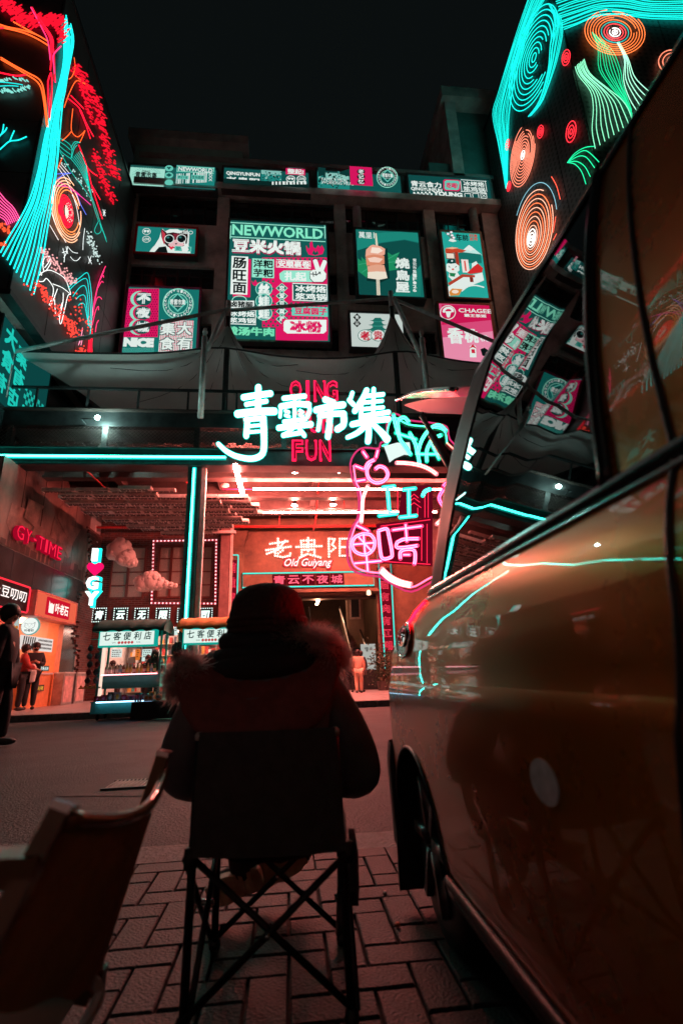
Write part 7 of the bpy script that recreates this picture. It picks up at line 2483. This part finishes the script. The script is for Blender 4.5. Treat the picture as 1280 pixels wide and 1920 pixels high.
# round lamp housing at the rear corner
def on_side(cy_, cz_, ry, rz_, off, n=28):
    return [vpt(cy_ + ry * cos(2 * PI * i / n), cz_ + rz_ * sin(2 * PI * i / n), off) for i in range(n)]
lp = B()
lp.prism(on_side(1.70, .845, .085, .048, .002), (-1, 0, 0), .006)
lo = lp.build('tail_lamp', BLKG, van)
B().tube(on_side(1.70, .845, .092, .053, .006), .005, 6, closed=True).build('rim', CHROME, lo, True)
B().prism(on_side(1.70, .855, .06, .03, .009), (-1, 0, 0), .003).build('lens', VGL, lo)
tl_ = B()
zs = [.882 + .066 * i / 10 for i in range(11)]
for z in zs:
    ye = yend(z)
    for k in range(7):
        tl_.v.append(vpt(ye - .15 + .148 * k / 6, z, .005))
for i in range(10):
    for k in range(6):
        a = i * 7 + k
        tl_.f.append((a, a + 7, a + 8, a + 1))
        tl_.m.append(0)
tl_.build('brake_lamp', EM('#ff0414', 38, True), van, True)
# white sticker
st_ = MAT('sticker_white', (.62, .58, .62), .6, var=.3, scale=40)
B().prism(on_side(.80, .588, .043, .031, .0005), (-1, 0, 0), .0012).build('sticker', st_, van)
# raised tailgate, seen edge-on
tg = []
for i in range(13):
    f = i / 12
    y = 1.47 + f * .86
    z = 1.64 + .45 * f + .02 * sin(PI * f)
    tg.append((y, z))
b = B()
for (y, z) in tg:
    f = (y - 1.47) / .86
    ins = .56 - .03 * f + .05 * max(0, f - .8)
    for (x, dz) in ((ins, .0), (ins + .03, .016), (ins + .2, .025), (1.2, .03), (2.2 - ins, .025), (2.37 - ins, .016), (2.4 - ins, 0)):
        b.v.append((x, y, z + dz))
for i in range(12):
    for j in range(6):
        a = i * 7 + j
        b.f.append((a, a + 1, a + 8, a + 7))
        b.m.append(0)
tgo = b.build('tailgate', BLKG, van, True)
b = B()
for (y, z) in tg:
    f = (y - 1.47) / .86
    w_ = .045 * sin(PI * min(1, f * .9 + .05))
    for (x, dz) in ((.60, -.02 - w_ * .2), (.68, -.05 - w_), (1.2, -.06 - w_), (1.72, -.05 - w_), (1.8, -.02 - w_ * .2)):
        b.v.append((x, y, z + dz))
for i in range(12):
    for j in range(4):
        a = i * 5 + j
        b.f.append((a, a + 5, a + 6, a + 1))
        b.m.append(0)
b.build('inner_trim', MAT('cream_plastic', (.16, .19, .17), .4, var=.15), tgo, True)
b = B()
b.tube([(.565, y, z + .006) for y, z in tg], .008, 6)
b.build('chrome_edge', CHROME, tgo, True)
for x in (.60, 1.80):
    s_ = B().tube([(x, 2.02, 1.84), (x + (.02 if x < 1 else -.02), 1.6, 1.30)], .011, 8).build('gas_strut', BLK, van, True)
    B().tube([(x, 1.9, 1.69), (x + (.015 if x < 1 else -.015), 1.62, 1.33)], .017, 8).build('sleeve', BLK, s_, True)
# nose of the van behind the camera
b = B()
nz_ = [(YF, .25), (YF - .1, .45), (YF - .06, .8), (YF + .1, .92), (-1.9, 1.0), (-1.6, 1.725)]
vs = []
for (y, z) in nz_:
    xl = .72
    vs += [(xl, y, z), (1.2, y - .05, z + .01), (2.4 - xl, y, z)]
b.add(vs, [q for j in range(5) for q in ((j * 3, j * 3 + 1, j * 3 + 4, j * 3 + 3), (j * 3 + 1, j * 3 + 2, j * 3 + 5, j * 3 + 4))])
b.build('nose', OR_P, van, True)
B().prism([(.74, -1.87, 1.04), (1.66, -1.87, 1.04), (1.6, -1.64, 1.64), (.8, -1.64, 1.64)], (0, -1, .4), .01).build('windscreen', VGL, van)

# ------------------------------------------------------------------ black camp chair
cc = thing('camp_chair', 'black folding camp chair with crossed legs carrying the seated person', 'chair', (-.05, 1.6, 0))
CFR = MAT('black_tube', (.025, .025, .027), .35, .3, var=.2)
RL, RR, FL, FR = V((-.235, 1.46, 0)), V((.14, 1.43, 0)), V((-.215, 1.83, 0)), V((.155, 1.79, 0))
zs_ = .345
for p_, hh, q in ((RL, .60, (.004, .03)), (RR, .60, (-.018, .03)), (FL, .36, (0, 0)), (FR, .36, (0, 0))):
    B().tube([p_ + V((0, 0, .01)), p_ + V((q[0], q[1], hh))], .0105, 10).build('leg', CFR, cc, True)
    B().lathe(p_, [(.016, 0), (.018, .012), (.014, .03)], 10).build('foot', PLAS, cc, True)
for a, c in ((RL, RR), (FL, FR), (RL, FL), (RR, FR)):
    d = (c - a).normalized().cross(EZ) * .012
    for s_, (u, v_) in ((1, (a, c)), (-1, (c, a))):
        B().tube([u + d * s_ + V((0, 0, .025)), v_ + d * s_ + V((0, 0, zs_ - .01))], .0085, 8).build('cross_strut', CFR, cc, True)
    m_ = (a + c) / 2 + V((0, 0, .18))
    B().tube([m_ - d * 2.2, m_ + d * 2.2], .007, 8).build('rivet', CHROME, cc, True)
for p_ in (RL, RR, FL, FR):
    B().tube([p_ + V((0, 0, zs_ - .03)), p_ + V((0, 0, zs_ + .012))], .016, 8).build('joint', PLAS, cc, True)
CLB = MAT('black_polyester', (.055, .05, .05), .8, var=.3, scale=30, bump=.35, bscale=60)
b = B()
n = 14
for i in range(n + 1):
    for j in range(n + 1):
        u, v_ = i / n, j / n
        p_ = RL.lerp(RR, u).lerp(FL.lerp(FR, u), v_)
        sag = .035 * sin(PI * u) * (1 - .4 * v_) + .02 * sin(PI * v_)
        b.v.append((p_.x, p_.y, zs_ + .008 - sag + .003 * sin(u * 40) * (v_ < .1)))
for i in range(n):
    for j in range(n):
        a = i * (n + 1) + j
        b.f.append((a, a + n + 1, a + n + 2, a + 1))
        b.m.append(0)
b.build('seat', CLB, cc, True)
b = B()
for i in range(n + 1):
    for j in range(n + 1):
        u, v_ = i / n, j / n
        z = zs_ - .005 + v_ * .275
        x0, x1 = RL.x + .004 * v_, RR.x - .018 * v_
        bow = -.02 * sin(PI * u)
        y = RL.y + (RR.y - RL.y) * u + .03 * v_ - .012 + bow + .0025 * sin(u * 31 + v_ * 7)
        b.v.append((x0 + (x1 - x0) * u, y, z))
for i in range(n):
    for j in range(n):
        a = i * (n + 1) + j
        b.f.append((a, a + 1, a + n + 2, a + n + 1))
        b.m.append(0)
b.build('back_cloth', CLB, cc, True)
for p_, q in ((RL, .004), (RR, -.018)):
    B().lathe((p_.x + q, p_.y + .03, .595), [(.012, 0), (.013, .012), (.006, .02)], 8).build('cap', GALV, cc, True)
# hanging side pocket
b = B()
pts = [(.155, 1.5, .335), (.165, 1.62, .335), (.175, 1.64, .27), (.17, 1.60, .20), (.158, 1.53, .185), (.15, 1.49, .23)]
b.prism(pts, (1, 0, 0), .018)
b.build('side_pocket', CLB, cc)

# ------------------------------------------------------------------ wooden folding chair at the left edge
WOODC = MAT('oiled_wood', (.20, .095, .04), .35, var=.4, scale=10, stretch=(1, 1, .15), bump=.15, bscale=60, coat=.3)
CANV = MAT('brown_canvas', (.42, .19, .08), .8, var=.3, scale=14, bump=.4, bscale=90)
_nt = CANV.node_tree                                  # thin cotton lets the street lights glow through
_tl = _nt.nodes.new('ShaderNodeBsdfTranslucent')
_tl.inputs[0].default_value = (.5, .20, .09, 1)
_ms = _nt.nodes.new('ShaderNodeMixShader')
_ms.inputs[0].default_value = .07
_nt.links.new(_nt.nodes['Principled BSDF'].outputs[0], _ms.inputs[1])
_nt.links.new(_tl.outputs[0], _ms.inputs[2])
_nt.links.new(_ms.outputs[0], _nt.nodes['Material Output'].inputs[0])
wc = thing('folding_chair', 'wooden folding chair with brown canvas back at the lower left corner', 'chair', (-.7, .85, 0))
A1, A0 = PY(122, 1512, .66), PY(-85, 1900, .62)
B1, B0 = PY(308, 1412, 1.06), PY(165, 1850, 1.05)
for a, c in ((A1, A0), (B1, B0)):
    d = (c - a)
    B().bar(a, a + d * 1.05, .020, .032, up=(0, 1, 0)).build('back_post', WOODC, wc)
    B().bar(a + d.normalized() * -.004, a + d.normalized() * .004, .022, .034, up=(0, 1, 0)).build('post_cap', CHROME, wc)
dA, dB = (A0 - A1), (B0 - B1)
b = B()
n, m2 = 18, 14
for i in range(n + 1):
    u = i / n
    for j in range(m2 + 1):
        v_ = .10 + .92 * j / m2
        p_ = (A1 + dA * v_).lerp(B1 + dB * v_, u)
        sagt = .030 * sin(PI * u)
        p_ = p_ + V((.022 * sin(PI * u) + .012, 0, -sagt * (1 - j / m2) + .004 * sin(u * 16 + j)))
        b.v.append(tuple(p_))
for i in range(n):
    for j in range(m2):
        a = i * (m2 + 1) + j
        b.f.append((a, a + 1, a + m2 + 2, a + m2 + 1))
        b.m.append(0)
bc = b.build('back_canvas', CANV, wc, True)
b = B()
pts = []
for i in range(n + 1):
    u = i / n
    p_ = (A1 + dA * .10).lerp(B1 + dB * .10, u) + V((.022 * sin(PI * u) + .012, 0, -.030 * sin(PI * u) + .004))
    pts.append(p_)
b.tube(pts, .0085, 8)
b.build('top_hem', MAT('hem_leather', (.42, .16, .09), .18, .3, var=.2, coat=1.0), bc, True)
# arm rest, seat and legs going left
ar0 = A1 + dA * .30
B().bar(ar0 + V((.01, 0, 0)), ar0 + V((-.42, 0, .01)), .045, .018).build('armrest', WOODC, wc)
ar1 = B1 + dB * .55
B().bar(ar1 + V((.01, 0, 0)), ar1 + V((-.42, 0, .01)), .045, .018).build('armrest', WOODC, wc)
sz = .30
s0, s1 = A1 + dA * ((A1.z - sz) / (A1.z - A0.z)), B1 + dB * ((B1.z - sz) / (B1.z - B0.z))
b = B()
for i in range(9):
    for j in range(9):
        u, v_ = i / 8, j / 8
        p_ = s0.lerp(s1, u) + V((-.4 * v_, 0, .02 * v_ - .03 * sin(PI * u)))
        b.v.append(tuple(p_))
for i in range(8):
    for j in range(8):
        a = i * 9 + j
        b.f.append((a, a + 1, a + 10, a + 9))
        b.m.append(0)
b.build('seat_canvas', MAT('dark_canvas', (.10, .045, .025), .85, var=.3, scale=14), wc, True)
for s_ in (s0, s1):
    B().bar(s_ + V((.02, 0, -.01)), s_ + V((-.42, 0, .01)), .024, .036).build('seat_rail', WOODC, wc)
    B().bar(s_ + V((-.38, 0, .3)), V((s_.x - .30, s_.y, .0)), .024, .032, up=(0, 1, 0)).build('front_leg', WOODC, wc)
    B().bar(s_ + V((-.30, .01, -.01)), V((s_.x + .06, s_.y + .01, 0.0)), .024, .032, up=(0, 1, 0)).build('rear_leg', WOODC, wc)
lp = [PY(150, 1833, 1.0), PY(178, 1842, 1.0), PY(187, 1862, 1.0), PY(176, 1890, .98), PY(150, 1935, .95)]
B().tube(smooth([tuple(q) for q in lp], 4), .0085, 8).build('foot_tube', GALV, wc, True)

# ------------------------------------------------------------------ the seated person seen from behind
sp_ = thing('person', 'person in a dark hooded winter coat seated on the camp chair, seen from behind', 'person', (-.06, 1.6, .35))
PF = MAT('puffer_cloth', (.13, .135, .15), .42, var=.3, scale=7, bump=.5, bscale=11)
HOOD = MAT('maroon_cloth', (.22, .06, .055), .8, var=.3, scale=18, bump=.3, bscale=40)
TRS = MAT('dark_trousers', (.05, .03, .03), .8, var=.3)
bj = dict(pelvis=(-.055, 1.63, .42, .12, .10), belly=(-.058, 1.64, .53, .11, .09), chest=(-.065, 1.66, .66, .12, .09), neck=(-.07, 1.69, .80, .048), head=(-.068, 1.70, .92, .075), crown=(-.068, 1.69, .955, .07), chin=(-.066, 1.74, .88, .045),
          shl=(-.245, 1.66, .715, .055), shr=(.11, 1.65, .715, .055), ell=(-.315, 1.70, .46, .042), elr=(.205, 1.70, .45, .042), wrl=(-.20, 1.90, .44, .028), wrr=(.10, 1.90, .43, .028), hal=(-.17, 1.95, .44, .03, .018), har=(.07, 1.95, .43, .03, .018),
          hpl=(-.13, 1.68, .41, .075), hpr=(.02, 1.68, .41, .075), knl=(-.17, 2.02, .42, .058), knr=(.08, 2.02, .42, .058), anl=(-.145, 2.02, .09, .036), anr=(.03, 2.16, .09, .036))
be = [('pelvis', 'belly'), ('belly', 'chest'), ('chest', 'neck'), ('neck', 'head'), ('head', 'crown'), ('head', 'chin'), ('chest', 'shl'), ('shl', 'ell'), ('ell', 'wrl'), ('wrl', 'hal'), ('chest', 'shr'), ('shr', 'elr'), ('elr', 'wrr'), ('wrr', 'har'),
      ('pelvis', 'hpl'), ('hpl', 'knl'), ('knl', 'anl'), ('pelvis', 'hpr'), ('hpr', 'knr'), ('knr', 'anr')]
for s_, hx in (('l', -.17), ('r', .07)):
    sg_ = 1 if s_ == 'l' else -1
    hz_ = bj['ha' + s_][2]
    for q in range(4):
        L = (.034, .040, .038, .030)[q]
        k1, k2 = 'fa%d' % q + s_, 'fb%d' % q + s_
        bj[k1] = (hx + sg_ * .018, 1.965 - .0 * q, hz_ + .024 - q * .016, .0085)
        bj[k2] = (hx + sg_ * (.018 + L), 1.95, hz_ + .02 - q * .016, .0075)
        be += [('ha' + s_, k1), (k1, k2)]
    bj['th' + s_] = (hx + sg_ * .03, 1.935, hz_ + .035, .0085)
    be.append(('ha' + s_, 'th' + s_))
skin('body', bj, be, SKIN, sp_, 2)
cj = dict(belly=(-.058, 1.62, .54, .165, .125), seat=(-.055, 1.60, .43, .165, .12), chest=(-.065, 1.63, .66, .170, .125), collar=(-.07, 1.67, .79, .085, .075),
          shl=(-.235, 1.64, .70, .088), shr=(.105, 1.64, .70, .088), ual=(-.295, 1.64, .58, .076), uar=(.175, 1.64, .58, .076), ell=(-.318, 1.67, .475, .068), elr=(.222, 1.66, .46, .072), fal=(-.28, 1.78, .44, .056), far_=(.175, 1.78, .43, .056), wrl=(-.21, 1.88, .44, .044), wrr=(.11, 1.88, .43, .044))
skin('coat', cj, [('belly', 'seat'), ('belly', 'chest'), ('chest', 'collar'), ('chest', 'shl'), ('shl', 'ual'), ('ual', 'ell'), ('ell', 'fal'), ('fal', 'wrl'), ('chest', 'shr'), ('shr', 'uar'), ('uar', 'elr'), ('elr', 'far_'), ('far_', 'wrr')], PF, sp_, 2)
tj = {k: (*bj[k][:3], bj[k][3] + .014) for k in ('hpl', 'hpr', 'knl', 'knr', 'anl', 'anr')}
tj['pelvis'] = (-.055, 1.66, .42, .12, .09)
skin('trousers', {'pelvis': tj.pop('pelvis'), **tj}, [('pelvis', 'hpl'), ('hpl', 'knl'), ('knl', 'anl'), ('pelvis', 'hpr'), ('hpr', 'knr'), ('knr', 'anr')], TRS, sp_, 2)
# hood lying on the back, wide and soft
b = B()
n1, n2 = 22, 12
for i in range(n1 + 1):
    a = PI * (-.12 + 1.24 * i / n1)
    for j in range(n2 + 1):
        f = j / n2
        r = .235 - .13 * f * f
        x = -.085 + r * 1.05 * cos(a) * (1 - .15 * f)
        drop = sin(max(0, min(PI, a)))
        z = .795 - drop * (.235 * (1 - f) ** 1.0 + .0) + .02 * cos(2 * a) - .01 * f + .012 * (1 - f)
        y = 1.535 - .085 * drop * sin(PI * (.18 + .72 * f)) + .11 * f + (1 - drop) * .06
        b.v.append((x, y + .004 * sin(i * 2.3 + j), z))
for i in range(n1):
    for j in range(n2):
        a = i * (n2 + 1) + j
        b.f.append((a, a + n2 + 1, a + n2 + 2, a + 1))
        b.m.append(0)
hd_ = b.build('hood', HOOD, sp_, True)
sd_ = hd_.modifiers.new('thick', 'SOLIDIFY')
sd_.thickness = .022
sd_.offset = -1
# black scarf collar round the neck
b = B()
for q in range(3):
    b.tube([(-.07 + (.105 + q * .014) * cos(2 * PI * i / 20) * 1.12, 1.69 - q * .006 + (.095 + q * .012) * sin(2 * PI * i / 20), .855 - q * .042 + .012 * sin(2 * PI * i / 20 + q)) for i in range(20)], .032 + q * .003, 8, closed=True)
b.build('scarf', BLKC, sp_, True)
# fur along the hood rim
FUR = MAT('pale_fur', (.80, .62, .60), .8, var=.3, scale=30)
_nt = FUR.node_tree                                   # thin hairs pass light on
_tl = _nt.nodes.new('ShaderNodeBsdfTranslucent')
_tl.inputs[0].default_value = (.95, .82, .80, 1)
_ms = _nt.nodes.new('ShaderNodeMixShader')
_ms.inputs[0].default_value = .75
_nt.links.new(_nt.nodes['Principled BSDF'].outputs[0], _ms.inputs[1])
_nt.links.new(_tl.outputs[0], _ms.inputs[2])
_nt.links.new(_ms.outputs[0], _nt.nodes['Material Output'].inputs[0])
def fur(path, wid, L, n, name='fur_trim'):
    b = B()
    P_ = [V(p) for p in path]
    for _ in range(n):
        i = random.randrange(len(P_) - 1)
        c = P_[i].lerp(P_[i + 1], random.random())
        t_ = (P_[i + 1] - P_[i]).normalized()
        d = V((random.gauss(.1 if P_[0].x > -.1 else -.25, 1), random.gauss(0, .8), random.gauss(.55, 1)))
        d = (d - t_ * d.dot(t_) * .6).normalized()
        l = L * rnd(.6, 1.15)
        c = c + d * wid * rnd(.1, 1)
        s_ = d.cross(t_).normalized() * .0015
        e = d + V((rnd(-.35, .35), rnd(-.35, .35), rnd(-.5, .15)))
        p1, p2 = c + d * l * .55, c + d * l * .55 + e.normalized() * l * .5
        b.add([c - s_, c + s_, p1 + s_ * .7, p1 - s_ * .7, p2], [(0, 1, 2, 3), (3, 2, 4)])
    return tag(b.build(name, FUR, sp_), kind='stuff')
rim1 = [(-.03, 1.63, .832), (.03, 1.62, .850), (.095, 1.615, .842), (.138, 1.61, .808), (.148, 1.62, .765)]
rim2 = [(-.255, 1.60, .785), (-.30, 1.59, .765), (-.318, 1.585, .735), (-.30, 1.585, .705)]
for rp in (rim1, rim2):
    B().tube(smooth(rp, 4), .011, 8).build('hood_rim', FUR, sp_, True)
fur(rim1, .028, .056, 7000)
fur(rim2, .026, .050, 5000)
# hair, knitted hat, ear and glasses
hc = V((-.066, 1.705, .925))
b = B()
b.ball(hc + V((0, -.008, -.015)), (.108, .112, .10), 26, 16)
hair_o = b.build('hair', DKHAIR, sp_, True)
b = B()
for k in range(700):
    a = rnd(PI * .75, PI * 2.25)
    r0 = (.108 * cos(a), .113 * sin(a))
    p0 = hc + V((r0[0] * 1.0, r0[1], -.02))
    L = rnd(.05, .085)
    fl = rnd(.85, 1.12)
    p1 = hc + V((r0[0] * fl, r0[1] * fl, -.02 - L * .6))
    p2 = hc + V((r0[0] * fl * rnd(.88, 1.08) + rnd(-.008, .008), r0[1] * fl * rnd(.85, 1.05), -.02 - L))
    sd4 = V((-sin(a), cos(a), 0)) * .0012
    b.add([p0 - sd4, p0 + sd4, p1 + sd4, p1 - sd4, p2], [(0, 1, 2, 3), (3, 2, 4)])
tag(b.build('hair_strands', MAT('brown_hair', (.10, .045, .03), .4, var=.4), hair_o), kind='stuff')
HAT = MAT('knit_wool', (.055, .028, .026), .95, var=.3, scale=40, bump=.6, bscale=80)
b = B()
n = 72
rows_ = [(-.012, 1.0), (.0, 1.03), (.03, 1.03), (.045, 1.0), (.075, .95), (.10, .82), (.118, .60), (.127, .32), (.13, .05)]
for (dz, s_) in rows_:
    for i in range(n):
        a = 2 * PI * i / n
        r = s_ * (1 + (.018 if i % 2 else -.006))
        b.v.append((hc.x + .116 * r * cos(a), hc.y + .122 * r * sin(a), hc.z + dz - .015 + .02 * sin(a) * 0))
for j in range(len(rows_) - 1):
    for i in range(n):
        b.f.append((j * n + i, j * n + (i + 1) % n, (j + 1) * n + (i + 1) % n, (j + 1) * n + i))
        b.m.append(0)
b.f.append(tuple((len(rows_) - 1) * n + i for i in range(n)))
b.m.append(0)
b.build('knitted_hat', HAT, sp_, True)
b = B()
b.ball(hc + V((.108, .018, -.045)), (.012, .022, .034), 10, 8)
b.ball(hc + V((.112, .012, -.045)), (.008, .012, .022), 8, 6)
b.build('ear', SKIN, sp_, True)
B().tube([hc + V((.116, -.03, -.035)), hc + V((.118, .02, -.02)), hc + V((.108, .10, -.018))], .0028, 6).build('glasses_arm', BLK, sp_, True)
b = B()
for dz, rr in ((-.024, 1.0), (-.006, 1.01), (.012, 1.005)):
    b.tube([(hc.x + .116 * rr * cos(2 * PI * i / 60) * (1 + .012 * (i % 2)), hc.y + .122 * rr * sin(2 * PI * i / 60) * (1 + .012 * (i % 2)), hc.z + dz - .018) for i in range(60)], .0125, 6, closed=True)
b.build('hat_band', HAT, sp_, True)
f_ = B()
for s_ in (-.03, .03):
    f_.ball(hc + V((s_, .085, -.01)), .009, 8, 6)
f_.build('eyes', BLK, sp_, True)
B().ball(hc + V((0, .10, -.03)), (.012, .02, .02), 8, 6).build('nose', SKIN, sp_, True)
# shoes: one foot tucked back with its pale sole showing
SHO = MAT('sneaker_knit', (.05, .05, .06), .7, var=.4, scale=30)
SOLE = MAT('sneaker_sole', (.90, .52, .36), .5, var=.4, scale=14, c2=[.5, .16, .08])
for (c, toe, up) in ((PY(462, 1652, 2.0), V((-.93, .1, -.28)), V((.1, .95, .25))), (PY(505, 1638, 2.06), V((.88, .2, .34)), V((-.05, .9, -.3)))):
    toe.normalize()
    sd3 = toe.cross(up).normalized()
    up = sd3.cross(toe)
    R_ = MX(((sd3.x, toe.x, up.x), (sd3.y, toe.y, up.y), (sd3.z, toe.z, up.z)))
    b = B()
    us = [(y * .82, rx * .9, rz_ * .9) for y, rx, rz_ in [(-.062, .022, .018), (-.045, .038, .040), (0, .040, .046), (.05, .043, .036), (.10, .046, .026), (.14, .036, .018), (.155, .012, .008)]]
    N = 14
    for (y, rx, rz_) in us:
        for i in range(N):
            a = 2 * PI * i / N
            b.v.append(tuple(V(c) + R_ @ V((rx * cos(a), y, .012 + max(0, rz_ + rz_ * sin(a))))))
    for j in range(len(us) - 1):
        for i in range(N):
            b.f.append((j * N + i, j * N + (i + 1) % N, (j + 1) * N + (i + 1) % N, (j + 1) * N + i))
            b.m.append(0)
    so = b.build('shoe', SHO, sp_, True)
    b = B()
    outl_ = [(.028, -.062), (.042, -.03), (.040, .02), (.048, .08), (.044, .125), (.022, .158), (-.022, .158), (-.044, .125), (-.048, .08), (-.040, .02), (-.042, -.03), (-.028, -.062)]
    b.prism([V(c) + R_ @ V((x * .9, y * .82, -.012)) for x, y in smooth(outl_, 3, True)], R_ @ V((0, 0, 1)), .026)
    for k in range(7):
        y = -.045 + k * .028
        b.box(V(c) + R_ @ V((0, y, -.0145)), (.066, .012, .005), R_)
    b.build('sole', SOLE, so)

#@@MORE@@
bpy.data.scenes.remove(TMP)
